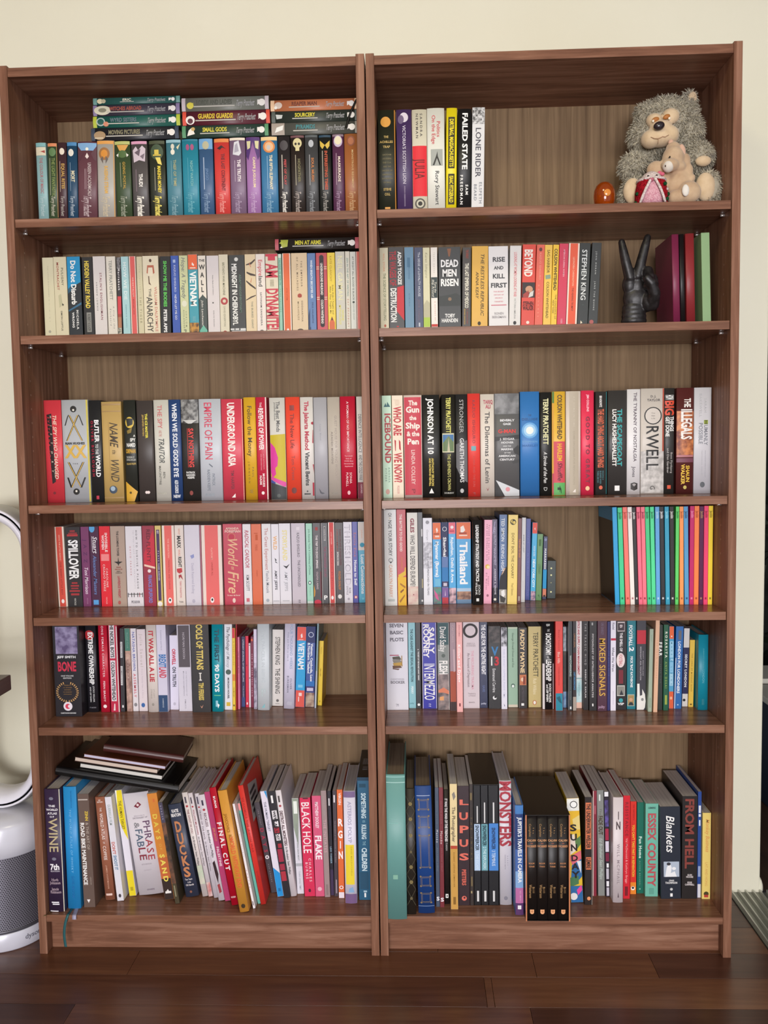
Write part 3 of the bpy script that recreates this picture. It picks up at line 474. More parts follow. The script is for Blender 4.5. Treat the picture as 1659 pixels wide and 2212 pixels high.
3~12298~120~206~199~131~2.2~0.0~0.922~p~d03050~crimson paperback with tiny white print beside the golden yellow one~t;AMERICAN SURREAL WOMEN;.07;.41;.56;.18;f0b8c0|t;FABER;.93;.99;.5;.2;f0b8c0
3~12510~120~248~199~131~2.3~0.0~0.921~p~f0e0d0~orange paperback with cream borders beside the crimson one~b;0;1;e8603f;.14;.84|t;LEONORA CARRINGTON;.17;.53;.5;.16;f0c0a0|t;THE HEARING TRUMPET;.55;.84;.5;.16;7a3828
3~12766~120~244~199~132~2.2~0.0~0.92~p~262b28~black green paperback with large white author capitals beside the hand sculpture's end of the row~t;STEPHEN KING;.08;.71;.46;.46;e8ece8|t;IT;.76;.98;.46;.2;4a5a54|p;.3,.96 .5,.99 .3,1;e8dcc0
3~13013~120~219~199~131~3.0~0.0~0.917~p~2c302e~dark grey paperback with tiny spaced white capitals ending the row beside the hand sculpture~t;JOHN MORAN;.11;.39;.5;.14;c8ccc8|t;JANE THE QUENE;.48;.84;.5;.14;c8ccc8|o;.35;.985;.22;1;b0605c
4~14773~50~153~197~130~-1.7~0.0~0.953~n~7a2848~tall plum notebook standing beside the black notebook~
4~14936~50~99~197~130~-1.6~0.0~0.954~n~1a1516~tall thin black notebook with elastic band standing between two red toned notebooks~
4~15065~50~191~198~131~-1.5~0.0~0.956~n~8a2c30~dark red leather notebook with rounded spine beside the pale green box file~
4~15413~50~187~199~132~-1.7~0.0~0.953~x~88a878~pale green card box file at the end of the second shelf~
5~198~105~419~243~156~0.0~0.0~0.994~h~d8404a~red hardback with slanted black title strip lettered THE SPY WHO CHANGED HISTORY~p;.16,.14 .45,.13 .55,.8 .35,.82;281c1c|t;THE SPY WHO CHANGED;.14;.77;.62;.2;ecdcc4;i|t;HISTORY;.15;.7;.4;.1;e8d8c0;i|t;SVETLANA LOKHOVA;.16;.76;.27;.11;d8404a;i|o;.45;.91;.08;1;7a2028
5~626~105~635~243~156~0.0~0.0~0.993~h~b9bdc0~thick silver hardback with gold crossed figures lettered XX~b;0;1;c8b840;.93;1|o;.46;.09;.12;1;24221e|o;.46;.1;.04;1;e8e4d8|p;.26,.15 .33,.15 .78,.4 .72,.4;1e1c18|p;.66,.15 .59,.15 .14,.4 .2,.4;1e1c18|p;.29,.15 .32,.15 .76,.4 .73,.4;e0b858|p;.63,.15 .6,.15 .17,.4 .2,.4;e0b858|p;.22,.16 .28,.14 .14,.25 .1,.25;1e1c18|p;.7,.16 .64,.14 .78,.25 .82,.25;1e1c18|h;RIAN HUGHES;.425;.022;.1;.84;24221e|h;XX;.505;.12;.1;.86;d8b050|p;.16,.61 .24,.61 .68,.86 .62,.86;1e1c18|p;.8,.61 .72,.61 .24,.86 .3,.86;1e1c18|p;.18,.61 .21,.61 .66,.86 .63,.86;e0b858|p;.78,.61 .75,.61 .27,.86 .3,.86;e0b858|p;.12,.76 .18,.76 .3,.86 .24,.86;1e1c18|p;.84,.76 .78,.76 .62,.86 .68,.86;1e1c18|o;.46;.9;.12;1;1e1c18|o;.46;.895;.04;1;e8e4d8|h;TOR;.625;.01;.36;.56;707478
5~1281~105~287~241~156~0.0~0.0~0.996~h~2a2a2b~black hardback with white and crimson lines lettered BUTLER TO THE WORLD~t;BUTLER;.19;.41;.62;.34;f0f0ee;b|t;TO THE;.43;.53;.58;.22;d0d0ce;b|t;WORLD;.54;.755;.64;.34;f0f0ee;b|t;OLIVER BULLOUGH;.2;.75;.24;.2;a82840;b|b;.94;.975;c03048;.4;.62
5~1579~105~476~237~156~0.0~0.0~1.002~h~c8a868~shiny gold hardback lettered NAME OF THE WIND~b;.02;.035;a88858|b;.09;.1;a88858|t;NAME;.2;.44;.6;.4;4a3c28;i|t;of the;.48;.52;.6;.2;4a3c28|t;WIND;.56;.79;.6;.4;4a3c28;i|b;.2;.8;a88a58;.34;.355|o;.48;.875;.2;1;38485a|o;.46;.865;.12;1;a0b4c4|b;.95;.96;a88858
5~2108~105~286~240~156~0.0~0.0~1.001~h~2e302b~black hardback with yellow face and yellow foot lettered A SPY NAMED ORPHAN~o;.5;.22;.36;1.3;d8b848|p;.2,.18 .8,.18 .75,.24 .3,.26;2e302b|p;.25,.3 .7,.27 .6,.32 .3,.33;8a7430|h;A;.35;.02;.78;.92;ecece4|h;SPY;.39;.03;.5;.92;ecece4|h;NAMED;.44;.035;.2;.92;ecece4|h;ORPHAN;.5;.04;.12;.92;d8a838|h;THE ENIGMA OF;.56;.018;.15;.8;b0b0a8|h;DONALD MACLEAN;.585;.018;.15;.92;b0b0a8|h;ROLAND PHILIPPS;.625;.018;.15;.92;b89c50|p;0,.8 1,.9 .7,1 0,1;d8a838|o;.4;.91;.1;1;5a4818
5~2420~105~386~238~156~0.0~0.0~0.999~h~4a4340~dark brown hardback with small yellow title lettered THE ICE MASTER~t;THE ICE MASTER;.13;.37;.6;.14;e8dc40;b|t;JENNIFER NIVEN;.14;.35;.4;.1;b89c50;b|o;.48;.91;.09;1;ecdcd8|o;.6;.91;.09;1;ecdcd8
5~2828~105~357~239~156~0.0~0.0~0.997~h~d6d4c8~off-white hardback with red and black title lettered THE SPY AND THE TRAITOR~t;THE SPY;.05;.28;.42;.3;c86868|t;AND THE;.3;.36;.42;.2;c88880|t;TRAITOR;.37;.62;.48;.36;464a48;i|t;BEN;.71;.775;.6;.14;58584f|t;MACINTYRE;.65;.84;.32;.14;58584f|h;PENGUIN;.925;.018;.1;.75;b8b6a8
5~3189~105~279~239~156~0.0~0.0~1.003~h~2f4a7c~navy blue hardback lettered WHEN WE SOLD GOD'S EYE~t;WHEN WE SOLD GOD'S EYE;.04;.76;.5;.38;e4e8ec;b|t;ALEX CUADROS;.79;.92;.5;.28;e4e8ec;b|h;NEW;.95;.03;.2;.8;e4e8ec
5~3476~105~419~239~156~0.0~0.0~1.013~h~32302e~black hardback with cropped face photograph lettered SAY NOTHING~n;0;.23;9a9a96;383634;22|p;.1,.2 .9,.2 .6,.235 .4,.235;c8c8c4|t;SAY NOTHING;.28;.66;.55;.26;d83c34;b|b;.28;.66;d83c34;.34;.365|h;PATRICK;.71;.018;.22;.72;e4e4e0|h;RADDEN;.735;.018;.22;.72;e4e4e0|h;KEEFE;.76;.018;.28;.68;e4e4e0|o;.48;.91;.1;1.3;8a3830
5~3903~105~522~239~156~0.0~0.0~1.004~h~c6cbd2~pale blue grey hardback with pink red capitals lettered EMPIRE OF PAIN~t;EMPIRE OF PAIN;.03;.595;.42;.34;d04860|p;.42,.63 .58,.66 .56,.67 .4,.64;68707c|t;PATRICK;.73;.85;.6;.12;707884|t;RADDEN KEEFE;.69;.9;.38;.12;707884|h;PICADOR;.94;.025;.2;.62;98a0aa
5~4435~105~503~238~156~0.0~0.0~1.003~h~d8485a~red hardback with tall white capitals lettered UNDERGROUND ASIA~t;UNDERGROUND ASIA;.035;.66;.46;.32;f0ece4;b|t;TIM HARPER;.7;.89;.46;.15;6a2030|p;.4,.97 .58,.93 .58,.97;f0ece8|b;0;1;e8c8a8;.965;1
5~4966~105~283~241~156~0.0~0.0~0.995~h~e0ae30~golden yellow hardback with black script lettered Follow the Money~t;Follow the Money;.08;.575;.5;.36;4a3c18|t;PAUL;.68;.78;.68;.14;6a5820|t;JOHNSON;.63;.84;.36;.14;6a5820|t;W;.9;.94;.5;.3;8a7028
5~5257~105~255~241~156~0.0~0.0~1.003~h~c8304a~crimson hardback with pale paper edge lettered THE REVENGE OF POWER~b;0;1;e8dcd4;.88;1|t;THE;.05;.1;.45;.2;f0dcdc|t;REVENGE OF POWER;.105;.51;.46;.42;f4e8e4;b|t;HOW AUTOCRATS;.55;.7;.64;.1;e89aa4|t;ARE REINVENTING;.55;.71;.4;.1;e89aa4|t;MOISES;.74;.87;.6;.18;f4e8e4;b|t;NAIM;.76;.85;.32;.18;f4e8e4;b|o;.5;.93;.14;1.1;f4e8e4
5~5575~105~366~239~156~0.0~0.0~1.013~h~d8d6ce~white hardback with yellow panel and magenta profile lettered The Best Minds~p;0,.36 1,.35 1,.82 .0,.76;c8b428|p;0,.43 .3,.48 .5,.58 .45,.66 .3,.68 .35,.74 .1,.78 0,.72;d83898|p;0,.76 1,.82 1,.86 .8,.86 0,.79;d84a9c|p;0,.79 .3,.82 .25,.88 0,.85;3c4a98|p;.0,.82 1,.87 1,1 0,1;363a3c|t;The Best Minds;.035;.33;.56;.24;4a4a48|t;Jonathan Rosen;.045;.22;.36;.1;6a6a66|o;.5;.95;.12;1;5a605e
5~5955~105~335~240~156~0.0~0.0~1.003~h~f0503a~vermilion hardback with dark serif lettering lettered The New Life~b;.08;.13;8a3028;.3;.62|t;The New Life;.16;.5;.46;.28;7a2c28|t;Tom Crewe;.57;.81;.48;.24;9a3830|o;.5;.91;.18;1.2;6a2824
5~6301~105~303~239~156~0.0~0.0~0.997~h~e2ded8~white hardback with red title line and red edge shapes lettered The Jakarta Method~t;The Jakarta Method;.04;.52;.5;.32;b8384c;b|t;Vincent Bevins;.54;.87;.5;.32;38383a;b|b;.945;.958;38383a;.2;.7|o;.45;.925;.07;1;505050|o;.97;.255;.14;.8;a82038|p;.95,.32 1.0,.32 1.0,.45 .9,.45;a82038|p;.9,.66 1,.66 1,.75;a82038|b;.84;.97;a82038;.86;1
5~6614~105~315~238~156~0.0~0.0~1.003~h~b4b4ba~plain light grey hardback with small dark bird beside the white hardback with red shapes~t;Casey Blood;.26;.42;.5;.1;9898a0|p;.3,.89 .5,.93 .75,.94 .55,.95 .4,.94;505058
5~6941~105~291~238~156~0.0~0.0~0.996~h~c4bbae~beige hardback with taupe capitals lettered GUEST HOUSE FOR YOUNG WIDOWS~t;GUEST HOUSE FOR YOUNG WIDOWS;.18;.82;.66;.2;a89c92|t;AZADEH MOAVENI;.34;.66;.34;.16;8a8078|h;SCRIBE;.95;.015;.22;.72;90887e
5~7241~105~352~239~156~0.0~0.0~1.002~h~c8203c~deep red hardback with thin white capitals lettered A WOMAN OF NO IMPORTANCE~t;A WOMAN OF NO IMPORTANCE;.05;.54;.5;.15;f0d8d8|h;The Untold;.58;.012;.25;.78;e89aa4|h;Story of;.605;.012;.32;.7;e89aa4|h;WWII's Most;.63;.012;.22;.82;e89aa4|h;Dangerous Spy;.655;.012;.2;.84;e89aa4|h;Imprisoned;.68;.012;.25;.8;e89aa4|t;SONIA;.74;.85;.64;.15;f0d0d0|t;PURNELL;.74;.88;.4;.15;f0d0d0|o;.5;.94;.1;1.4;e8b8bc
5~7623~105~181~238~156~0.0~0.0~1.0~h~e4e0d8~white hardback with tall condensed capitals lettered DEFENCE INTELLIGENCE AND THE COLD WAR~t;DEFENCE INTELLIGENCE;.17;.55;.42;.4;6a6664|t;AND THE COLD WAR;.57;.82;.42;.4;6a6664|b;.84;1;7a2038|t;OXFORD;.86;.95;.5;.2;d8b8bc
6~8220~105~220~239~156~0.0~0.0~0.998~p~b4d4b8~mint green paperback with red letters lettered ICEBOUND~p;.2,.11 .4,.07 .5,.1 .6,.06 .9,.11;3c6a70|t;ICEBOUND;.17;.66;.6;.62;b0484c;b|t;ANDREA;.7;.85;.68;.18;6a8a78|t;PITZER;.71;.84;.34;.18;6a8a78|o;.5;.94;.22;1.3;d0a498
6~8450~105~260~239~156~0.0~0.0~0.999~p~e0cdb0~cream paperback with big red capitals lettered WHO ARE WE NOW?~t;JASON;.04;.1;.5;.4;d8c0a8|t;WHO ARE;.11;.39;.5;.66;c03038;b|p;.2,.43 .35,.44 .32,.54 .26,.54;b82c34|p;.6,.43 .75,.45 .78,.54 .62,.52;b82c34|t;WE NOW?;.56;.85;.5;.66;c03038;b|t;PICADOR;.88;.96;.5;.2;d08880
6~8726~105~422~239~156~0.0~0.0~0.999~h~e8d4c8~red hardback framed in pale pink lettered The Gun the Ship & the Pen~b;.02;.975;c8404e;.03;.96|h;The;.075;.045;.28;.76;f0e4d8|h;Gun;.14;.055;.12;.88;f4ece0|h;the;.22;.04;.32;.7;f0e4d8|h;Ship;.295;.055;.1;.9;f4ece0|h;& the;.375;.045;.16;.86;f0e4d8|h;Pen;.45;.055;.18;.84;f4ece0|t;LINDA COLLEY;.53;.87;.5;.2;ecd0c8|t;P;.91;.96;.5;.2;8a2430
6~9156~105~404~239~156~0.0~0.0~1.01~h~2a2a28~black hardback with white serif title and white arrowhead at its foot~t;JOHNSON AT 10;.04;.57;.48;.32;f0f0ec;b|t;ANTHONY SELDON;.61;.88;.58;.12;d8c050;b|t;AND RAYMOND NEWELL;.61;.88;.42;.1;d8c050;b|p;.36,.95 .64,.95 .5,.9;f0f0ec
6~9609~105~317~239~156~0.0~0.0~1.004~h~26241f~slim black hardback with framed mountain picture lettered THE SHEPHERD'S CROWN~t;TERRY PRATCHETT;.03;.37;.5;.32;d8d468;b|b;.375;.56;d8d4b0;.04;.9|b;.387;.55;4a78a8;.07;.87|p;.07,.47 .5,.4 .87,.46 .87,.55 .07,.55;6a8058|p;.4,.55 .5,.42 .6,.55;c0b898|t;THE SHEPHERD'S CROWN;.575;.93;.52;.22;d0cc70|h;DOUBLEDAY;.955;.014;.15;.85;b8b8b0
6~9934~105~272~239~156~0.0~0.0~1.01~h~2c2c2c~black and grey hardback with pale serif author line beside the mountain picture~p;.0,.48 1,.44 1,.85 .5,.82 .0,.7;6a6a6c|t;STRONGER;.05;.37;.5;.34;a8a8a4|t;GARETH THOMAS;.42;.85;.52;.34;ececea|o;.5;.93;.16;1.2;b8b8b8
6~10212~105~287~240~156~0.0~0.0~1.003~h~e8443c~bright red hardback with small blue square lettered KLARA AND THE SUN~t;KAZUO ISHIGURO;.06;.48;.5;.22;8a2830|b;.505;.55;70a8b0;.28;.66|t;KLARA AND THE SUN;.6;.9;.5;.16;c04038|t;F;.95;.98;.5;.2;9a3030
6~10509~105~322~238~156~0.0~0.0~1.001~h~e2d9cc~cream hardback with black serif title and red author name above it~h;TARIQ;.075;.035;.22;.9;b04858|h;ALI;.12;.035;.38;.74;b04858|t;The Dilemmas of Lenin;.17;.87;.5;.34;34302e|p;.4,.91 .5,.945 .62,.905 .5,.93;8a3038
6~10836~105~575~239~156~0.0~0.0~1.001~h~646464~thick hardback showing half a grey face with red title across it~n;0;.2;8a8a8a;5a5a5a;10|p;.0,.42 1,.4 1,.44 0,.46;3a3a3a|p;.75,.54 .95,.5 1,.52 1,.6 .8,.58;3c3c3c|p;.7,.66 1,.64 1,.67 .75,.68;444444|p;0,.83 .35,1 0,1;262626|p;.04,.84 1,.94 1,1 .4,1;d0d4d8|h;BEVERLY;.26;.02;.22;.8;e8e8e8|h;GAGE;.295;.02;.34;.66;e8e8e8|h;G-MAN;.365;.035;.14;.86;d83c34|h;J. EDGAR;.44;.018;.22;.8;e0e0e0|h;HOOVER;.475;.018;.26;.76;e0e0e0|h;AND THE;.51;.012;.34;.66;d0d0d0|h;MAKING;.54;.018;.26;.74;e0e0e0|h;OF THE;.575;.012;.38;.64;d0d0d0|h;AMERICAN;.605;.018;.16;.84;e0e0e0|h;CENTURY;.64;.018;.2;.8;e0e0e0|o;.52;.93;.09;1;d89098
6~11431~105~443~242~156~0.0~0.0~0.999~h~3a7cc0~bright blue hardback with white sunburst lettered THE DELUGE~o;.5;.37;.42;1.0;68a8dc|o;.5;.37;.32;1.0;a0ccec|o;.5;.37;.2;1.0;ecf0e8|h;THE;.225;.018;.42;.58;285a90|h;DELUGE;.262;.022;.08;.92;285a90|h;STEPHEN;.478;.018;.1;.9;68a0d0|h;MARKLEY;.515;.02;.1;.94;2c68a8
6~11888~105~268~240~156~0.0~0.0~1.005~h~252523~slim black hardback with cream capitals lettered A Stroke of the Pen~t;TERRY PRATCHETT;.06;.5;.5;.42;e0dca8;b|t;A Stroke of the Pen;.57;.87;.46;.3;e4e4e0;i|t;D;.91;.95;.46;.3;b8b8b4
6~12165~105~305~241~156~0.0~0.0~0.995~h~e8b840~yellow, pink and green hardback lettered HARLEM Shuffle~b;0;.11;4a7a3c;0;.16|b;.11;.79;d8a040;0;.13|b;.48;.88;d04a58;.13;1|b;.79;1;b84858;0;.13|b;.88;1;60b060;.13;1|t;COLSON WHITEHEAD;.03;.46;.58;.34;5a4420;b|t;HARLEM;.5;.67;.58;.34;e8b030;b|t;Shuffle;.68;.86;.6;.34;5a2430;i|t;f;.91;.97;.56;.3;1c3c1c
6~12485~105~341~241~156~0.0~0.0~0.997~h~e0d4c8~beige hardback with pale borders beside the yellow, pink and green hardback~b;0;1;b8ac98;.24;.86|t;AT HOME IN TIME;.05;.34;.55;.1;c8beac|t;COME ON LINGER FOR REVOLUTION;.38;.9;.55;.12;a89c88|p;.45,.97 .66,.94 .66,.975;f0e8e0
6~12834~105~298~242~156~0.0~0.0~0.999~h~e83858~pinkish red hardback with spaced dark capitals lettered GOOD TO GREAT~t;JIM COLLINS;.04;.2;.52;.16;f8c0c8;b|t;GOOD TO GREAT;.245;.885;.52;.28;7a1c34;b|o;.5;.935;.16;1.1;f0c898
6~13167~105~263~239~156~0.0~0.0~0.992~h~3a3836~black hardback with orange condensed title lettered THE HARD THING ABOUT HARD THINGS~b;0;1;3a8a8c;.93;1|t;BEN HOROWITZ;.04;.15;.44;.2;e8e4e0;b|t;THE HARD THING ABOUT HARD THINGS;.17;.74;.46;.5;d0603c;b|t;BUILDING A;.77;.86;.66;.14;4a8088|t;BUSINESS WHEN;.77;.9;.44;.14;4a8088|t;THERE ARE NO;.77;.89;.22;.14;4a8088|o;.46;.935;.16;1.1;d86040
6~13453~105~432~241~156~0.0~0.0~0.991~h~3f3d3b~charcoal hardback with teal and white lines lettered THE SCAPEGOAT~t;THE SCAPEGOAT;.18;.73;.62;.24;3ca8a8;b|t;LUCY HUGHES-HALLETT;.18;.73;.34;.2;f0eee8;b|b;.92;.97;f0f0ee;.36;.62
6~13891~105~306~243~156~0.0~0.0~0.993~h~e8e6e6~white hardback with spaced dark purple capitals lettered THE TYRANNY OF NOSTALGIA~t;THE TYRANNY OF NOSTALGIA;.03;.69;.6;.24;4a3844|t;Jones;.74;.84;.52;.24;4a4048|p;.28,.9 .54,.89 .8,.9 .8,.955 .54,.97 .28,.955;34302f|p;.38,.91 .54,.9 .7,.91 .54,.93;a8a4a4
6~14207~105~535~244~156~0.0~0.0~0.987~h~d0c8be~thick off-white hardback with orange edge and giant black capital O~b;0;1;b04a34;.93;1|n;.6;1;d0ccc8;a8a4a0;20|h;D. J.;.075;.02;.4;.64;6a6460|h;TAYLOR;.11;.022;.26;.82;6a6460|o;.52;.26;.38;1;2a2826|o;.52;.26;.33;1.02;d0c8be|h;The;.235;.01;.44;.6;8a847e|h;New;.26;.01;.44;.6;8a847e|h;Life;.285;.01;.44;.6;8a847e|t;RWELL;.35;.78;.5;.52;2a2826|t;G;.93;.97;.5;.2;48443f
6~14748~105~225~244~156~0.0~0.0~0.99~h~33312f~slim black hardback with orange and white title lettered HOW BIG THINGS GET DONE~t;HOW;.065;.11;.5;.8;ecece8;b|t;BIG;.115;.26;.5;.86;d84c30;b|t;THINGS;.27;.41;.74;.36;ecece8;b|t;GET DONE;.27;.46;.3;.36;ecece8;b|t;Bent Flyvbjerg;.61;.81;.72;.2;b8b4b0|t;and Dan Gardner;.57;.81;.36;.2;b8b4b0|b;.925;.96;d8502c;.3;.66
6~15023~105~395~244~156~0.0~0.0~0.988~h~5a2a28~dark red hardback with orange street photograph lettered THE ILLEGALS~n;.22;.64;d88850;7a3424;14|b;.64;.66;b87a80|b;.67;.71;7a4858|t;THE;.1;.185;.62;.36;f0ece4;b|t;ILLEGALS;.2;.49;.58;.6;f4f0ea;b|t;SHAUN;.74;.9;.66;.2;e8c040;b|t;WALKER;.73;.92;.38;.2;e8c040;b|o;.5;.95;.1;1.1;c8b860
6~15424~105~393~244~156~0.0~0.0~0.984~h~d8d8de~white hardback with thin grey capitals lettered HUMANLY POSSIBLE~t;SARAH;.1;.24;.64;.14;b8b8ba|t;BAKEWELL;.055;.28;.36;.14;b8b8ba|b;.31;.35;98a848;.56;.8|t;H;.312;.348;.68;.16;34381c|t;UMANLY;.355;.55;.68;.22;80848c|t;POSSIBLE;.335;.54;.38;.22;80848c|t;SEVEN HUNDRED YEARS OF HUMANIST;.6;.86;.66;.05;b8b8c0|t;FREETHINKING, ENQUIRY;.6;.84;.46;.05;b8b8c0|o;.5;.93;.14;1.2;60646a
7~202~143~229~197~118~-0.9~0.0~1.0~p~e8dccc~orange red paperback with cream borders starting the fourth shelf by the fan~b;0;1;d8503f;.16;.82|t;SEEING THE LITTLE HEARING;.1;.42;.48;.14;f0c0a8|t;THE READY LITTLE BOY;.44;.85;.48;.16;8a2c24|o;.5;.93;.16;1.4;f4ece8
7~448~142~355~196~119~0.0~0.0~1.0~p~2c2a2b~black paperback with white title and red print blocks lettered SPILLOVER~b;.04;.06;a03034;.3;.66|b;.07;.085;a03034;.2;.8|b;.09;.115;b83438;.1;.85|t;SPILLOVER;.16;.65;.5;.62;f4f4f2;b|b;.69;.71;a83034;.3;.7|b;.725;.745;a83034;.22;.8|b;.76;.775;a83034;.25;.75|b;.79;.81;a83034;.12;.86|b;.83;.855;a83034;.22;.8|t;VINTAGE;.89;.98;.5;.12;c8c8c0
7~806~145~203~196~116~0.0~0.0~1.0~p~7a3a66~plum purple paperback with white script beside the black one with red print blocks~t;JAZZ;.16;.45;.5;.4;5a2a5a|t;Toni Morrison;.5;.84;.55;.42;f0e0ec;i|t;VINTAGE;.89;.97;.55;.12;b888a8
7~1012~147~233~196~114~0.0~0.0~1.0~p~4a2040~dark purple paperback with a blue corner and brushy white and blue script~o;.3;.02;.3;1.5;58a8dc|t;Stuart;.12;.33;.6;.44;f0ecf0;i|b;.12;.32;f0ecf0;.26;.3|t;Alexander Masters;.36;.85;.5;.36;6a88c0;i|b;.92;.98;5aa0dc;.2;.75
7~1273~142~267~197~119~0.0~0.0~1.0~p~e02030~bright red paperback lettered INVISIBLE WOMEN~t;INVISIBLE;.08;.32;.64;.22;f4dcd8;b|t;WOMEN;.11;.29;.34;.22;f4dcd8;b|b;.345;.43;f08888;.12;.86|t;CAROLINE;.52;.76;.62;.18;f0d0cc|t;CRIADO PEREZ;.47;.81;.36;.18;f0d0cc|t;VINTAGE;.88;.97;.5;.12;f0b0b0
7~1555~140~356~197~121~0.0~0.0~1.0~p~b09a8a~taupe paperback with a plane silhouette lettered THE LOOMING TOWER~t;THE LOOMING TOWER;.06;.37;.5;.14;3c3430;b|p;.5,.38 .54,.44 .8,.44 .54,.47 .52,.49 .48,.49 .46,.47 .2,.44 .46,.44;28241f|h;WINNER;.51;.012;.34;.66;9a4838|h;BASIS FOR THE;.535;.012;.25;.76;9a4838|h;EMMY;.56;.01;.36;.64;4a3c34|h;NOMINATED;.58;.01;.28;.74;4a3c34|t;LAWRENCE WRIGHT;.62;.89;.5;.16;a8404a;b|o;.48;.95;.1;1.3;b05850
7~1917~142~403~196~119~0.0~0.0~1.0~p~e0dce0~white paperback with a row of tiny figures lettered HOW TO SURVIVE A PLAGUE~t;HOW TO SURVIVE A PLAGUE;.05;.78;.68;.1;4a4648|t;THE STORY OF HOW ACTIVISTS AND SCIENTISTS;.05;.78;.5;.05;a8a4a8|t;DAVID FRANCE;.25;.61;.28;.08;c07078|b;.83;.885;28241f;.04;.08|b;.83;.885;28241f;.25;.29|b;.83;.885;28241f;.4;.44|b;.83;.885;28241f;.62;.66|b;.83;.885;a82c3c;.74;.78|b;.83;.885;28241f;.92;.96|b;.845;.853;28241f;.06;.95|h;PICADOR;.945;.03;.24;.76;88848a
7~2337~140~303~197~121~0.0~0.0~1.0~p~9a2a40~dark red paperback with a bright red diamond lettered RED PLENTY~p;1,.18 .9,.05 .1,.35 .1,.47 1,.52;c82c40|t;RED PLENTY;.04;.45;.5;.3;64182c|p;.1,.475 1,.51 1,.535 .1,.5;f0ccb8|o;.5;.56;.14;1;f0e0dc|t;FRANCIS SPUFFORD;.61;.96;.54;.28;7a7cc0;b
7~2657~138~148~197~123~0.0~0.0~1.0~p~d8c070~slim yellow paperback with purple title panel beside the red diamond~b;.05;.93;48305f;.24;.76|t;HEAVY;.06;.1;.5;.34;e8e0e8|t;PLAYS;.31;.44;.5;.2;e0d8e8|t;TOMER GARDNER;.46;.68;.5;.2;e0d8e8|o;.5;.97;.4;1;f4f0ec
7~2825~140~298~197~121~0.0~0.0~1.0~p~ecdcd0~coral paperback with white borders and a foot logo beside the slim yellow one~b;0;1;e86a62;.2;.8|t;THE SENSATION;.16;.4;.5;.13;f4b8a8|t;THINGS FALL AND CHANGE;.42;.79;.5;.12;b03c38|o;.5;.93;.16;1.5;f4f0ee|o;.5;.925;.08;1.3;282428
7~3126~144~216~197~117~0.0~0.0~1.0~p~e2d6cc~cream paperback with a red cartoon cap beside a coral spine~t;WHY;.04;.12;.5;.24;d09078|t;MARX;.13;.28;.46;.4;383634;b|t;WAS;.3;.38;.46;.24;d88878|t;RIGHT;.39;.52;.5;.36;383634;b|p;.1,.54 .7,.53 .75,.58 .4,.6 .15,.58;c03840|p;.3,.62 .6,.61 .8,.68 .5,.64 .35,.67;a83038|t;TERRY EAGLETON;.69;.9;.5;.18;c8606a|h;Yale;.95;.02;.25;.75;98908a
7~3354~145~373~197~116~0.0~0.0~1.0~p~d4d0da~pale lilac paperback with faint blue sketch beside the cartoon cap~p;.35,.38 .6,.36 .62,.4 .45,.42;9098c8|t;Death Reserved Ending;.47;.85;.5;.16;b4b0c0|o;.5;.945;.1;1.3;b8b4c4
7~3730~147~29~196~114~0.0~0.0~1.0~p~b06878~sliver of a dusty rose paperback beside the pale lilac one~
7~3768~146~494~196~115~0.0~0.0~1.0~p~e8d8cc~thick coral paperback with wide white borders beside the dusty rose sliver~b;0;1;e86a66;.17;.83|t;PLATFORM;.28;.43;.5;.08;f4b8a8|t;UNDER ALL;.46;.63;.5;.08;b03c38|o;.46;.935;.09;1.6;f4f0ee|o;.46;.93;.05;1.3;282428
7~4295~148~465~198~113~0.0~0.0~1.0~p~c0304a~thick crimson paperback with pink gold script lettered World on Fire~h;AMANDA;.055;.024;.16;.84;ecc8b8|h;FOREMAN;.09;.03;.1;.94;ecc8b8|o;.45;.16;.2;1;d88a6c|o;.45;.16;.17;1;c0304a|t;World;.16;.5;.5;.5;e8b890;i|t;on;.52;.56;.5;.2;e8b890;i|t;Fire;.57;.85;.5;.56;e8b890;i|h;'A tour de force';.88;.018;.14;.84;ecc0b8|o;.5;.945;.08;1.6;ecd0c4
7~4769~150~203~197~111~0.0~0.0~1.0~p~e2dee0~white paperback with red brush capitals lettered RADICAL CANDOR~t;RADICAL CANDOR;.07;.54;.5;.46;b83c58;i|t;KIM SCOTT;.63;.83;.5;.36;58545c|b;.92;.965;d06a78;.28;.66
7~4983~148~244~197~113~0.0~0.0~1.0~p~d8602a~plain orange paperback beside the red brush capitals~b;.11;.12;c04e20;.3;.66|b;.13;.2;c4521f;.42;.66|t;THE BLIND;.25;.33;.5;.24;b84a1c|t;ATLANTIC;.57;.65;.5;.12;b84a1c
7~5236~150~224~197~111~0.0~0.0~1.0~p~e0dede~white paperback with thin grey rose script lettered The Great Experiment~t;The Great Experiment;.05;.57;.5;.36;c08480|t;Yascha Mounk;.58;.86;.54;.32;8a8c98|o;.5;.95;.18;1;a8b0b8
7~5464~152~184~196~109~0.0~0.0~1.0~p~e2e0e6~slim white paperback with peach title and small bird sketch lettered WILD~t;WILD;.15;.32;.5;.46;ecbc88;b|p;.4,.42 .7,.45 .5,.46 .8,.49 .5,.48;505058|t;AMY JEFFS;.58;.82;.52;.3;58585e;b|b;.955;.965;b8b8be;.1;.9
7~5651~153~281~197~108~0.0~0.0~1.0~p~e0dee4~white paperback with pale yellow title and small bird sketch lettered STORYLAND~t;STORYLAND;.08;.46;.5;.38;ece0a0;b|p;.3,.52 .6,.53 .9,.5 .6,.56;38343c|t;AMY JEFFS;.6;.84;.56;.26;a8a8b0|b;.955;.965;b8b8be;.2;.8
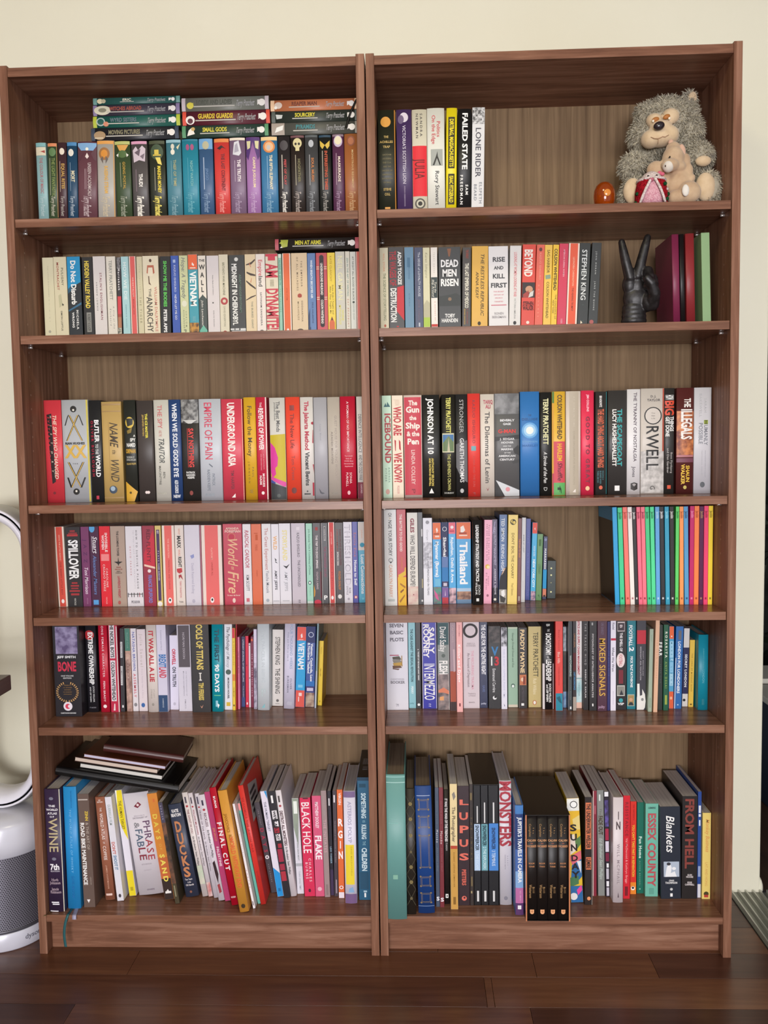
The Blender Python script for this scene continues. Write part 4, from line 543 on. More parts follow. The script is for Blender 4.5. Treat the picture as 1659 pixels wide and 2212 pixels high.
7~5946~154~342~197~107~0.0~0.0~1.0~p~c4bac4~lilac grey paperback with dark capitals lettered THE UNCONSOLED~b;.045;.085;e8e0e8;.38;.62|t;KAZUO ISHIGURO;.115;.42;.5;.18;5a545e|t;THE UNCONSOLED;.455;.79;.52;.18;5a545e|t;ff;.95;.985;.5;.16;48444c
7~6303~156~158~196~105~0.0~0.0~1.0~p~9ad0b8~mint green paperback with small dark script beside the lilac grey one~b;.97;1;d0e0d8|t;John Kennedy Toole A Confederacy of Dunces;.07;.64;.52;.26;4a7868|o;.48;.74;.26;1.2;38685c|o;.48;.74;.16;1.1;e4ece8|t;PENGUIN;.79;.9;.5;.14;70a890
7~6472~152~196~197~109~0.0~0.0~1.0~p~2c2226~black paperback with flame and scarlet foot lettered THE TRIP TO ECHO SPRING~p;.05,.76 .2,.84 .15,.9 .02,.92;e0a040|b;.6;.93;7a2434;.88;1|o;.5;.98;.44;.7;d0304c|b;.05;.09;a83838;.34;.66|t;THE TRIP TO ECHO SPRING;.15;.56;.5;.24;e4dcdc;b|t;OLIVIA LAING;.6;.82;.5;.22;b8a8ac;b
7~6674~154~164~197~107~0.0~0.0~1.0~p~333034~slim charcoal paperback with pink title and white edge and a white initial at its foot~b;0;1;e8dcd8;0;.08|b;.04;.22;b8b4b4;.4;.72|t;MERVYN PEAKE;.05;.21;.56;.24;333034|t;THE PASSENGER BLUES;.29;.67;.56;.32;a04868|h;P;.925;.05;.25;.8;f0f0ee
7~6847~156~153~198~105~0.0~0.0~1.0~p~f0e0d8~slim scarlet paperback with white borders between two dark paperbacks~b;0;1;d84a48;.18;.86|t;LUCKY DANGER;.12;.27;.52;.2;f4c8bc|t;AT AND TALES BY BOLLIN;.29;.82;.52;.16;8a2424|o;.5;.93;.2;1.6;f4f0ee
7~7007~155~202~197~106~0.0~0.0~1.0~p~2a1a1a~near black paperback with dark red and orange print beside the white one with outlined capitals~t;SHARK'S FIN AND SICHUAN PEPPER;.08;.53;.66;.2;6a2028|t;A SWEET-SOUR MEMOIR OF;.08;.35;.3;.18;a85040|t;EATING IN CHINA;.36;.53;.34;.2;e4dcd8;b|t;FUCHSIA DUNLOP;.6;.83;.5;.26;c87838;b|o;.5;.915;.24;1.1;e8e4e0
7~7212~159~211~198~102~0.0~0.0~1.0~p~dedae2~white paperback with outlined capitals lettered THRESHOLD~t;THRESHOLD;.03;.78;.48;.62;a8a4b0|t;THRESHOLD;.034;.776;.48;.5;e4e0e8|t;ROB;.81;.88;.66;.2;7a7480|t;DOYLE;.79;.9;.36;.2;7a7480|o;.5;.95;.14;1;b0aab8
7~7426~161~133~198~100~0.0~0.0~1.0~p~3a3a9a~slim indigo paperback with orange and white print lettered Notes to Self~t;Emilie Pine;.13;.43;.5;.44;c88080|t;Notes to Self;.47;.78;.52;.46;f0f0f8;b|o;.5;.93;.3;1;d05848|o;.5;.93;.14;1.4;f4f0ee
7~7565~161~203~198~100~0.0~0.0~1.0~p~2fa0c0~pale topped turquoise paperback lettered Lost Connections~b;0;.35;e0d8d0|t;Johann;.1;.2;.5;.2;e8b8a0|o;.5;.285;.28;1;2f9ab8|o;.8;.31;.12;1;e08868|t;Lost Connections;.4;.89;.52;.4;e4f0f4;b|o;.5;.95;.14;1;70c4d8
8~8218~115~296~230~146~0.0~0.0~1.0~p~d8d8d4~tall white paperback with ring emblem lettered CHANGE YOUR STORY~t;CH;.035;.075;.5;.27;38383a|t;A;.08;.105;.5;.2;c8b8a0|t;NGE YOUR STORY;.11;.48;.5;.27;38383a|o;.52;.525;.18;1;6a6a6c|o;.52;.525;.14;1;d8d8d4|p;.4,.54 .64,.54 .52,.56;3a3a3c|t;CAROLYN PARRY;.57;.91;.5;.27;d8a488|b;.93;.955;b8bcb8;.25;.8
8~8519~114~218~230~147~0.0~0.0~1.0~p~b8202f~tall red paperback with yellow machine parts at its foot lettered THE BATTLE TO DO GOOD~t;THE BATTLE TO DO GOOD;.05;.435;.46;.26;f0dcd4;b|t;BOB LANGERT;.495;.61;.52;.14;d88848|p;.1,.68 .8,.64 .85,.6 .95,.6 .95,.68 .2,.72;e0b838|b;.7;1;e4b428;.06;1|p;.3,.76 .9,.8 .85,.82 .3,.78;a87020|p;.3,.85 .7,.82 .7,.84 .35,.87;8a5018|p;.2,.95 .8,.88 .8,.9 .3,.97;a06818
8~8762~126~254~221~135~0.0~0.0~1.0~p~d6d2c6~cream paperback with pinkish foot lettered WHO WILL DEFEND EUROPE?~t;GILES;.06;.215;.5;.34;8a2c40;b|t;WHO WILL DEFEND EUROPE?;.24;.8;.5;.44;3a3638|n;.8;1;d8c8b8;d0a8a0;18|o;.55;.89;.05;1;801c30
8~9019~130~118~221~131~0.0~0.0~1.0~p~2c2c30~slim plain black paperback between the cream and the white paperbacks~b;.18;.26;d8d8d8;.7;.95|b;.72;.82;a8a080;.7;.95|b;.95;.97;d8d8d8;.6;.9
8~9140~124~221~208~137~0.0~0.0~1.0~p~dcdce2~white paperback with faint grey city sketch beside the slim plain black one~o;.5;.05;.2;1;9a9aa0|n;.28;.58;d8d8de;a8a8b0;30|t;George Clark;.13;.36;.5;.2;a8a8ae;i|t;THE LAND DRENCHED IN TEARS;.4;.89;.52;.2;6a6a70
8~9371~134~201~196~127~0.0~0.0~1.0~p~1f98d0~travel guide with orange head and boats at its foot lettered Myanmar (Burma)~b;0;.205;e8784c|p;.4,.08 .55,.06 .65,.1 .5,.13;f4ece4|b;.13;.15;b05030;.12;.8|b;.16;.18;f4d8c8;.3;.8|t;Myanmar (Burma);.23;.67;.52;.38;f0f4f4;b|b;.69;.78;70b8d8;.22;.85|n;.79;1;48907a;7a5068;20|p;.05,.82 .5,.88 .7,.96 .3,.93;d05a90
8~9578~133~162~196~128~0.0~0.0~1.0~p~2a5a98~navy blue travel guide with city lights at its foot lettered Shanghai~b;0;.42;2a3058|o;.5;.08;.34;1;d8dce4|o;.5;.08;.26;1;2a3058|t;Shanghai;.18;.42;.5;.44;f0f0f0;b|b;.55;.72;2a7ab8|b;.725;.79;2c2450|b;.74;.78;c8c0d0;.24;.78|b;.8;.92;7a5a98|p;.5,.82 .56,.9 .44,.9;d8c8e0|b;.92;1;b8303c
8~9749~135~174~196~126~0.0~0.0~1.0~p~2a9cd4~sky blue travel guide with pink head lettered Rajasthan, Delhi & Agra~b;0;.14;e87080|o;.5;.06;.22;1;f8e8e8|b;.1;.115;b83858;.15;.8|t;Rajasthan, Delhi & Agra;.18;.74;.5;.36;e8f2f6;b|n;.805;1;e0b8c0;50384a;18
8~9933~136~351~196~125~0.0~0.0~1.0~p~1f98d0~thick travel guide with orange head and temple photograph lettered Thailand~b;0;.205;e8784c|p;.3,.06 .5,.04 .62,.1 .4,.14 .3,.12;f4ece4|b;.125;.145;a84830;.2;.72|b;.155;.17;f4d8c8;.2;.76|t;Thailand;.245;.765;.5;.5;f4f6f6;b|b;.81;.87;a8c4dc|n;.85;.95;b08468;6a4434;22|b;.95;1;6888a8
8~10309~113~228~202~133~0.0~0.0~1.0~h~2a2826~black hardback with slanted white capitals lettered LEADERSHIP STRATEGY AND TACTICS~t;LEADERSHIP STRATEGY AND TACTICS;.055;.72;.48;.3;f0f0ec;b|t;JOCKO;.76;.88;.66;.2;e4e4e0|t;WILLINK;.73;.88;.36;.2;e4e4e0|b;.92;.955;e4e4e0;.34;.62
8~10566~128~191~201~133~1.0~0.0~1.0~p~e8a0b8~pink paperback with a peeled peach and rough black handwriting~t;Turned on but not to;.06;.47;.62;.16;5a3848|t;see you without a bird;.05;.48;.38;.16;5a3848|o;.45;.555;.3;1;e8b850|o;.55;.56;.2;1;f4e4b0|t;essays;.67;.78;.6;.16;7a4458|t;Eli Warren;.63;.83;.34;.16;7a4458|o;.5;.9;.14;1.2;9a5a70
8~10794~143~133~201~118~0.0~0.0~1.0~p~3a2a50~dark purple paperback with pale light streak lettered HIGH OUTPUT MANAGEMENT~p;.45,.03 .65,.02 .2,.18 .12,.16;a8a0c0|b;.82;1;1c1824|t;HIGH OUTPUT MANAGEMENT;.09;.55;.5;.34;d0c8e0|t;ANDREW S. GROVE;.59;.9;.5;.26;d8d4e0;b|o;.45;.96;.24;1;f0e8d8
8~10930~129~185~213~132~0.8~0.0~1.0~p~3a5f90~tall blue paperback with a dark rider at its foot lettered RIDING HIGH~t;TED SIMON;.04;.3;.46;.4;f0f4f4|t;RIDING HIGH;.33;.63;.46;.4;e8ecf0|p;.15,.7 .5,.62 1,.58 1,.84 0,.84 .05,.75;1e1c20|p;.3,.68 .6,.6 .85,.6 .5,.66;c8a890|b;.84;1;a8a49c|p;.3,.86 .7,.84 .8,.9 .4,.96;e8e8e8|p;.1,.9 .9,.94 .7,.99 .2,.98;383430
8~11118~118~231~213~141~1.1~0.0~1.0~p~e8cc68~yellow paperback with black bird emblem lettered DON'T BOIL THE CANARY~o;.5;.08;.3;1;34301c|o;.6;.085;.14;1.2;e8cc68|p;.25,.07 .45,.05 .4,.1;e8cc68|t;DON'T BOIL THE CANARY;.2;.71;.5;.26;7a6428|t;Ted Simon;.76;.9;.5;.2;9a8038
8~11373~136~88~203~125~1.0~0.0~1.0~p~6a3030~slim dark red paperback with orange print beside the yellow bird emblem~t;THE ROAD TO OXUS;.24;.46;.5;.36;d08850;b|t;IN THE COMPANY OF;.06;.2;.5;.2;8a4a44|b;.92;.975;a89890;.25;.75
8~11473~145~98~204~116~1.1~0.0~1.0~p~c8c8c8~slim light grey paperback beside the slim dark red one~t;ZONE AT LOST;.2;.41;.5;.3;5a5a5c|t;AUDUBON;.75;.85;.5;.16;9a9a9c
8~11609~173~115~199~88~1.1~0.0~1.0~p~34408a~slim indigo blue paperback beside the light grey one~t;RUSTLE WITH;.14;.3;.5;.2;7a88c4|t;AND TO THE OTHER WORDS;.42;.7;.5;.2;7a88c4|t;COMMENTS;.78;.95;.5;.2;7a88c4
8~11727~167~125~190~94~1.9~0.0~1.0~p~2fa8d4~slim city guide with coral head lettered NEW YORK CITY~b;0;.14;e05a4c|p;.4,.08 .55,.06 .6,.1;f8ecec|t;ROUGH GUIDE;.3;.43;.5;.3;e4f0f4|t;NEW YORK CITY;.47;.83;.5;.44;e8f4f8;b|n;.88;1;c8a0b0;6a5878;40
8~11857~166~138~162~95~1.8~0.0~1.0~p~5a8a50~short leaf green paperback beside the city guide with coral head~b;.08;.18;3f6a3a;.3;.7|t;LITERARY;.45;.6;.5;.4;3f6a3a|t;f;.9;.95;.5;.3;3f6a3a
8~12041~185~100~154~76~1.6~0.0~1.0~p~2c3258~slim pocket guide with blue middle and orange foot lettered MARRAKESH~o;.5;.05;.3;1.2;8a90b0|t;MARRAKESH;.19;.52;.5;.44;f4f4f4;b|b;.53;.83;1f9ad0|b;.835;.96;d88060|o;.5;.95;.3;1;4a3020
8~12164~189~211~94~62~1.0~0.0~1.0~x~22302c~small dark green box with four gold dots standing beside the pocket guides~o;.45;.2;.1;1;e8e4a8|o;.45;.38;.1;1;e8e4a8|o;.45;.58;.06;1;b8b480|o;.45;.82;.1;1;e8e4a8
9~13619~101~107~229~151~-1.9~0.0~1.0~m~18a0d8~thin sky blue magazine in the row of colourful spines~
9~13738~101~107~228~151~-1.8~0.0~1.0~m~38d090~thin emerald green magazine in the row of colourful spines~t;Jacobin;.05;.12;.55;.62;187048;b|b;.925;.945;187048;.3;.7
9~13863~100~103~229~151~-2.1~0.0~1.0~m~f8786a~thin salmon magazine in the row of colourful spines~t;Jacobin;.05;.12;.55;.62;c04030;b|b;.925;.945;c04030;.3;.7
9~13974~99~101~229~151~-2.1~0.0~1.0~m~f4ece4~thin ivory magazine in the row of colourful spines~t;Jacobin;.05;.12;.55;.62;b87880;b|b;.925;.945;b87880;.3;.7
9~14078~99~83~228~151~-2.1~0.0~1.0~m~201818~thin brownish black magazine in the row of colourful spines~t;Jacobin;.05;.12;.55;.62;d8d4d0;b|b;.925;.945;d8d4d0;.3;.7
9~14164~98~90~229~151~-1.8~0.0~1.0~m~f87088~thin rose pink magazine in the row of colourful spines~t;Jacobin;.05;.12;.55;.62;b02848;b|b;.925;.945;b02848;.3;.7
9~14257~98~93~229~151~-1.6~0.0~1.0~m~f87888~thin warm pink magazine in the row of colourful spines~t;Jacobin;.05;.12;.55;.62;9a2040;b|b;.925;.945;9a2040;.3;.7
9~14360~97~93~229~151~-1.8~0.0~1.0~m~40d088~thin jade green magazine in the row of colourful spines~t;Jacobin;.05;.12;.55;.62;107048;b|b;.925;.945;107048;.3;.7
9~14461~97~93~229~151~-1.5~0.0~1.0~m~50e098~thin light spring green magazine in the row of colourful spines~t;Jacobin;.05;.12;.55;.62;208050;b|b;.925;.945;208050;.3;.7
9~14558~96~97~229~151~-1.0~0.0~1.0~m~60a8e0~thin cornflower blue magazine in the row of colourful spines~t;Jacobin;.05;.12;.55;.62;b8dcf0;b|b;.925;.945;b8dcf0;.3;.7
9~14669~96~97~229~151~-1.3~0.0~1.0~m~1c1c20~thin blue black magazine in the row of colourful spines~t;Jacobin;.05;.12;.55;.62;d8d8d8;b|b;.925;.945;d8d8d8;.3;.7
9~14775~95~100~229~151~-1.1~0.0~1.0~m~30a0c0~thin peacock blue magazine in the row of colourful spines~t;Jacobin;.05;.12;.55;.62;90dcec;b|b;.925;.945;90dcec;.3;.7
9~14882~94~98~229~151~-1.0~0.0~1.0~m~201a18~thin deep black magazine in the row of colourful spines~t;Jacobin;.05;.12;.55;.62;d0d0c8;b|b;.925;.945;d0d0c8;.3;.7
9~14988~94~79~229~151~0.0~0.0~1.0~m~60d868~thin grass green magazine in the row of colourful spines~t;Jacobin;.05;.12;.55;.62;188038;b|b;.925;.945;188038;.3;.7
9~15092~93~91~229~151~-0.58~0.0~1.0~m~ffa058~thin apricot orange magazine in the row of colourful spines~t;Jacobin;.05;.12;.55;.62;b85820;b|b;.925;.945;b85820;.3;.7
9~15202~93~101~229~151~-1.0~0.0~1.0~m~58a0d0~thin steel blue magazine in the row of colourful spines~t;Jacobin;.05;.12;.55;.62;205880;b|b;.925;.945;205880;.3;.7
9~15306~92~101~230~152~0.0~0.0~1.0~m~c81868~thin magenta magazine in the row of colourful spines~t;Jacobin;.05;.12;.55;.62;f088b0;b|b;.925;.945;f088b0;.3;.7
9~15410~92~109~230~152~0.0~0.0~1.0~m~ff8848~thin tangerine orange magazine in the row of colourful spines~t;Jacobin;.05;.12;.55;.62;b85020;b|b;.925;.945;b85020;.3;.7
9~15522~91~96~229~151~0.0~0.0~1.0~m~58104a~thin aubergine purple magazine in the row of colourful spines~t;Jacobin;.05;.12;.55;.62;b08860;b|b;.925;.945;b08860;.3;.7
9~15623~90~99~230~152~0.0~0.0~1.0~m~f84878~thin hot pink magazine in the row of colourful spines~t;Jacobin;.05;.12;.55;.62;a81840;b|b;.925;.945;a81840;.3;.7
9~15725~90~102~230~152~0.0~0.0~1.0~m~f8d838~thin lemon yellow magazine in the row of colourful spines~t;Jacobin;.05;.12;.55;.62;988010;b|b;.925;.945;988010;.3;.7
10~251~88~643~225~149~0.0~0.029~1.0~p~26242a~very thick black book with gold laurel wreath and a mottled purple panel~n;0;.3;9a90b4;5a4a74;14|b;0;.3;26242a;0;.1|b;0;.3;26242a;.93;1|h;JEFF SMITH;.335;.025;.15;.85;ececec|t;B;.4;.46;.24;.0;26242a|h;BONE;.44;.1;.15;.85;d0304c|h;ONE VOLUME;.545;.014;.26;.74;c8c8c8|h;EDITION;.57;.014;.34;.66;c8c8c8|r;.48;.725;.42;.33;.93;d8a868|b;.59;.62;26242a;.38;.6|h;WINNER OF;.65;.01;.36;.62;8a6a40|h;10 EISNER;.675;.01;.32;.66;8a6a40|h;AWARDS;.7;.01;.36;.62;8a6a40|h;10 HARVEY;.725;.01;.32;.66;8a6a40|h;AWARDS;.75;.01;.34;.64;8a6a40|o;.48;.885;.17;1;ece4ec|o;.48;.885;.1;1;d8405c|o;.54;.885;.06;1;ece4ec|h;CARTOON BOOKS;.96;.014;.2;.78;d8d8d8
10~905~121~261~228~140~0.0~0.081~1.0~h~26242a~black hardback with red badge behind its title lettered EXTREME OWNERSHIP~o;.4;.09;.46;1;b82c34|t;EXTREME OWNERSHIP;.055;.67;.5;.42;f4f4f2;b|t;JOCKO WILLINK;.69;.88;.64;.14;e0e0e0|t;AND LEIF BABIN;.7;.88;.34;.14;e0e0e0|h;ST. MARTIN'S;.945;.012;.2;.8;8a8890
10~1232~120~219~220~141~0.0~0.044~1.0~h~c8203a~cherry red hardback with white capitals lettered FEMALE CHARACTER~t;STRONG FEMALE CHARACTER;-.1;.585;.5;.22;f4dce0|t;FERN BRADY;.63;.875;.5;.22;f4dce0|o;.5;.93;.2;1;f4e4e4
10~1484~120~221~220~141~0.0~0.037~1.0~p~c02848~red book with black on white title boxes lettered NICKEL BOYS~b;0;1;d8d4d0;.86;1|b;-.06;.37;e8e0e4;.12;.68|b;.395;.87;e8e0e4;.12;.68|t;THE NICKEL BOYS;-.05;.36;.4;.36;2c2428;b|t;COLSON WHITEHEAD;.41;.86;.4;.36;2c2428;b|p;.3,.98 .4,.9 .5,.9 .5,.98;f0e0e0
10~1712~123~104~206~136~1.3~0.0~1.0~p~3a383c~slim dark grey paperback with white label strips beside the boxed title~b;.16;.35;d8d8d8;.1;.6|b;.45;.68;d8d8d8;.1;.6|b;.92;.95;d8d8d8;.35;.75|t;FERDYDURKE;.17;.34;.35;.3;48464a|t;GOMBROWICZ;.46;.67;.35;.3;48464a
10~1859~125~138~206~136~0.16~0.0~1.0~p~c09a88~slim paperback with green head and pinkish photograph beside the slim dark grey one~b;0;.27;4a8070|t;Rachel Cusk;.05;.24;.5;.28;80a898|n;.29;1;c8a494;8a6860;16|t;Outline;.34;.6;.5;.28;d8c4b8
10~2005~127~138~205~134~0.0~0.0~1.0~p~e2dce0~slim white paperback with blue and red capitals lettered ASSEMBLY~t;NATASHA BROWN;.04;.51;.5;.44;4a58a8|t;ASSEMBLY;.545;.83;.5;.42;d04858|o;.5;.92;.28;1.2;8a888c
10~2158~127~210~203~134~0.0~0.0~1.0~p~e2d6da~pale pink white paperback with faint lettering and a small blue foot emblem~t;Julia Samuel;.06;.46;.5;.32;c4b8b4|t;Every Family Has A Story;.48;.84;.5;.16;c8bcc4|o;.48;.925;.22;1.2;3a68a8
10~2410~118~246~218~143~0.0~0.028~1.0~h~e6dcd4~cream hardback with red capitals lettered IT WAS ALL A LIE~t;IT WAS ALL A LIE;.05;.645;.5;.44;c02c3c;b|t;STUART;.73;.83;.62;.14;b0a8a0|t;STEVENS;.73;.84;.38;.14;b0a8a0|o;.5;.91;.12;1.2;989088
10~2659~121~232~218~140~0.0~0.027~1.0~p~d6d2e4~white paperback with navy foot block lettered BREXITLAND~b;.805;1;2a4870;0;.97|t;Commons and Ford;.05;.28;.5;.12;8a88a0|t;BREXIT;.33;.48;.56;.7;3a78b8;b|t;LAND;.48;.605;.56;.7;d0485c;b|t;CAMBRIDGE;.84;.95;.5;.14;b8c4d4
10~2900~137~206~185~122~0.9~0.0~1.0~p~e0dced~short white paperback with red and grey capitals lettered ON TRUTH~t;ORWELL;.18;.395;.5;.4;c82848;b|t;ON TRUTH;.42;.69;.52;.4;4a4a58;b|o;.5;.92;.16;1.2;c0bccc
10~3148~125~326~218~136~0.0~0.028~1.0~p~d8d4e0~white paperback with grey upper block beside the thick black one with yellow capitals~b;0;.485;5a5258;.08;.94|t;NORMAN DIXON;.08;.39;.5;.16;b8b0b8|t;ON THE PSYCHOLOGY OF;.53;.82;.62;.08;a8a4b0|t;MILITARY INCOMPETENCE;.53;.82;.42;.08;a8a4b0|t;PIMLICO;.86;.97;.5;.1;a8a4b0
10~3507~116~447~231~145~0.0~0.073~1.0~p~2c2a2b~thick black paperback with yellow capitals lettered TOOLS OF TITANS~t;TOOLS OF TITANS;-.05;.51;.48;.34;e0c868;b|b;.545;.555;e8e4dc;.4;.55|b;.55;.63;e8e4dc;.44;.5|b;.625;.635;e8e4dc;.4;.55|t;TIM FERRISS;.66;.86;.5;.26;d8c060;b|p;.42,.92 .5,.955 .6,.91 .5,.94;e8a888
10~3972~118~270~222~143~1.2~0.039~1.0~h~1798a8~teal hardback with dark and white title lettered THE FIRST 90 DAYS~t;THE FIRST;.05;.42;.48;.38;1c4858;b|t;90 DAYS;.45;.77;.48;.38;f0f4f4;b|b;.805;.815;68c090;.2;.8|b;.87;.94;90c8d8;.34;.55|p;.5,.9 .7,.92 .55,.96;f0f4f4
10~4245~134~192~214~127~1.3~0.015~1.0~p~e4e2e8~white paperback with ornate black title lettered The Psychology of Money~t;The Psychology;.02;.3;.5;.4;484850;i|t;of Money;.31;.5;.5;.4;a8a8b0;i|o;.5;.555;.34;1;506058|t;MORGAN HOUSEL;.62;.87;.5;.22;48484e;b|b;.91;.955;d8b438;.24;.74
10~4447~130~75~203~131~1.2~0.0~1.0~p~e8c440~slim yellow booklet with red head beside the ornate black title~b;0;.12;d83848|t;A SHORT GUIDE;.16;.45;.5;.4;b89020|b;.56;.64;e08838|t;TO MONEY;.72;.84;.5;.34;8a6c14|b;.93;.95;584010;.3;.7
10~4531~133~24~220~128~1.3~0.069~1.0~p~b81c30~tall slim scarlet booklet beside the yellow booklet~
10~4563~139~49~179~118~1.1~0.0~1.0~p~d87898~slim pink booklet with its dark title down a red stripe~b;0;1;c03048;0;.14|t;THE SECOND MIND;.2;.5;.5;.4;702030;b|t;EVERY ACCENT;.52;.72;.5;.34;b03858
10~4615~157~94~176~104~1.3~0.0~1.0~p~2c2c50~slim navy booklet with white capitals between pink and crimson booklets~t;LITERARY JOURNAL OF BEST SELLING;.04;.64;.5;.34;d8dcec|t;PUBLISHERS;.7;.86;.5;.3;a8b0cc|b;.86;1;3a4a80
10~4722~154~78~178~107~1.2~0.0~1.0~p~d82848~slim crimson booklet beside the slim navy booklet~b;.4;.42;a01830;.2;.6|b;.93;.96;f4d8dc;.3;.7
10~4805~154~47~160~106~1.1~0.0~1.0~p~e8e0e8~very slim white booklet between crimson and maroon booklets~o;.5;.03;.3;1;403840|o;.5;.54;.3;1;403840
10~4861~151~66~177~110~1.2~0.0~1.0~p~7a2040~very slim maroon booklet beside the very slim white booklet~b;.03;.06;e07048;.1;.8|t;AND NO MORE PRESS AGAIN;.24;.84;.5;.36;d8b0c0;b
10~4954~139~79~198~122~1.2~0.0~1.0~p~dcd4e8~slim lilac white paperback with grey photograph beside the very slim maroon booklet~n;.42;1;c8c0d4;6a6478;20|t;The Year Sun;.16;.4;.5;.28;a8a0b8
10~5065~128~289~222~133~1.2~0.04~1.0~h~d8e0e4~white hardback with teal boards and faint lettering beside the horror novel's cream spine~t;THE PARCELS IN BEING;.08;.68;.5;.26;c4ccd0|t;ALI;.75;.8;.62;.16;c0d0d0|t;SMITH;.75;.84;.4;.16;c0d0d0|p;.35,.97 .62,.92 .62,.97;80b8c0
10~5359~164~271~191~97~1.7~0.0~1.0~p~ded8d2~cream paperback with black condensed capitals lettered THE SHINING~t;STEPHEN KING;.095;.46;.5;.42;403c3a|t;THE SHINING;.505;.84;.5;.42;403c3a|o;.5;.93;.13;1;6a6664|b;.965;.975;a8a4a0;.3;.68
10~5684~138~260~222~123~2.2~0.048~1.0~h~dcd8ec~white hardback with thin blue grey capitals lettered FOUR THOUSAND WEEKS~t;FOUR THOUSAND WEEKS;.01;.53;.66;.24;90a4c4|t;Time and How to Use It;.1;.44;.36;.14;9090a4|t;OLIVER;.64;.77;.66;.16;6a687c|t;BURKEMAN;.61;.81;.38;.16;6a687c|b;.91;.955;b8b4c4;.3;.8
10~5951~152~228~200~109~2.8~0.0~1.0~p~20a0d8~blue travel guide with orange red head and foot lettered VIETNAM~b;0;.17;e85a4c|p;.4,.1 .55,.08 .62,.13 .45,.14;f8ecec|b;.155;.163;f8c8c0;.2;.7|t;VIETNAM;.2;.53;.5;.6;f0f6f8;b|b;.72;.755;80c8e8;.25;.75|b;.79;1;e0584c|b;.82;.86;f4d8d4;.34;.68|b;.87;.93;f4d8d4;.3;.4
10~6195~153~224~200~108~2.4~0.0~1.0~p~2a4a94~navy blue travel guide with a buffalo photograph at its foot lettered Northern Thailand~b;0;.2;2a3468|o;.5;.1;.3;1;c8d0e4|o;.5;.1;.23;1;2a3468|t;Vietnam, Cambodia, Laos;.21;.68;.62;.24;f0f2f6;b|t;& Northern Thailand;.2;.58;.3;.24;f0f2f6;b|b;.67;.74;2a70b8|b;.745;.81;342a68|b;.76;.8;d0c8e0;.15;.85|n;.82;1;c8b49c;7a4c40;12
10~6435~143~45~225~118~3.1~0.079~1.0~p~7a98a0~tall very slim grey blue booklet beside the buffalo photograph guide~b;.55;1;b8bcc8
10~6488~165~107~162~96~2.9~0.0~1.0~p~ecc834~short bright yellow paperback ending the row on the fifth shelf~t;THE RUG;.09;.2;.5;.24;b89414|t;UMMAGUMMA;.42;.55;.5;.24;b89414|b;.92;.95;b89414;.35;.6
11~8221~127~521~230~134~0.0~0.074~1.0~p~dcdae2~thick white paperback with a pile of books on its spine lettered SEVEN BASIC PLOTS~h;THE;-.05;.03;.3;.65;6a6670|h;SEVEN;.03;.038;.16;.82;6a6670|h;BASIC;.11;.038;.18;.8;6a6670|h;PLOTS;.19;.038;.18;.82;6a6670|b;.365;.375;b03858;.16;.58|p;.28,.39 .6,.38 .7,.42 .3,.42;5a5448|p;.28,.425 .64,.42 .74,.46 .34,.46;8a8478|p;.3,.46 .7,.45 .76,.49 .34,.49;c09a48|p;.28,.49 .66,.49 .72,.515 .3,.52;6a4a38|p;.28,.52 .62,.525 .55,.54 .3,.53;705040|b;.375;.5;a88448;.7;.74|h;CHRISTOPHER;.645;.014;.18;.82;b8b4bc|h;BOOKER;.68;.03;.18;.84;88848c|t;JC;.93;.96;.5;.1;8a8690
11~8751~140~173~218~121~0.0~0.037~1.0~p~8cc0c8~aqua paperback with dark capitals lettered THE CASE AGAINST THE SEXUAL REVOLUTION~t;THE CASE AGAINST THE SEXUAL REVOLUTION;.07;.69;.5;.34;345860;b|t;PERRY;.74;.83;.5;.3;e0f0f0;b|h;polity;.94;.018;.15;.7;6aa0a8
11~8928~138~124~214~123~0.0~0.018~1.0~p~26262a~slim black paperback with tiny white capitals between aqua and cobalt blue paperbacks~o;.5;.31;.1;1;f0f0f0|t;THE BEST OF THE PLANET SHORT THEORY;.33;.67;.54;.24;f0f0ee;b|o;.5;.955;.26;1;f0f0ee
11~9078~136~358~218~125~0.0~0.035~1.0~p~2c2ca0~cobalt blue paperback with giant white lettering lettered INTERMEZZO~b;0;1;c8c4c8;0;.06|b;0;1;c8c4c8;.94;1|t;SALLY;.05;.35;.66;.36;f4f0f0;b|t;ROONEY;.01;.4;.3;.36;f4f0f0;b|t;INTERMEZZO;.47;.9;.5;.7;f4f2f4|t;ff;.94;.975;.5;.16;d8d8e8
11~9451~125~284~218~136~0.0~0.026~1.0~p~8a8484~teal grey paperback with dusk photograph lettered FLESH~b;0;.25;3a585c|b;.25;.58;8a908c|n;.58;1;a08c88;4a4448;10|p;.05,.77 .5,.74 .95,.78 .95,.82 .5,.8 .05,.8;d88060|p;.15,.85 .5,.84 .5,.89 .15,.89;e0a068|b;0;1;d8d4d0;.95;1|t;David Szalay;.04;.33;.48;.5;f4f0ec|o;.5;.375;.16;1;5a645f|t;FLESH;.43;.59;.5;.66;f4f0ec;b
11~9747~120~148~214~141~0.0~0.004~1.0~p~a08890~paperback with mauve head and rust red middle beside the pink one with white cursive~b;.55;.9;a85038|b;.9;1;3a2828|p;.5,.3 .8,.3 .85,.55 .6,.56;c8b0b4|t;CAPTURES;.02;.22;.5;.34;c0a8ac
11~9898~107~145~228~150~0.0~0.055~1.0~p~f0b0ac~salmon pink paperback with white cursive lettered Killing and Dying~t;ADRIAN TOMINE;.02;.15;.5;.2;c07478|t;Killing and Dying;.24;.66;.45;.42;fcf4f0;b|b;.9;.935;803840;.36;.62
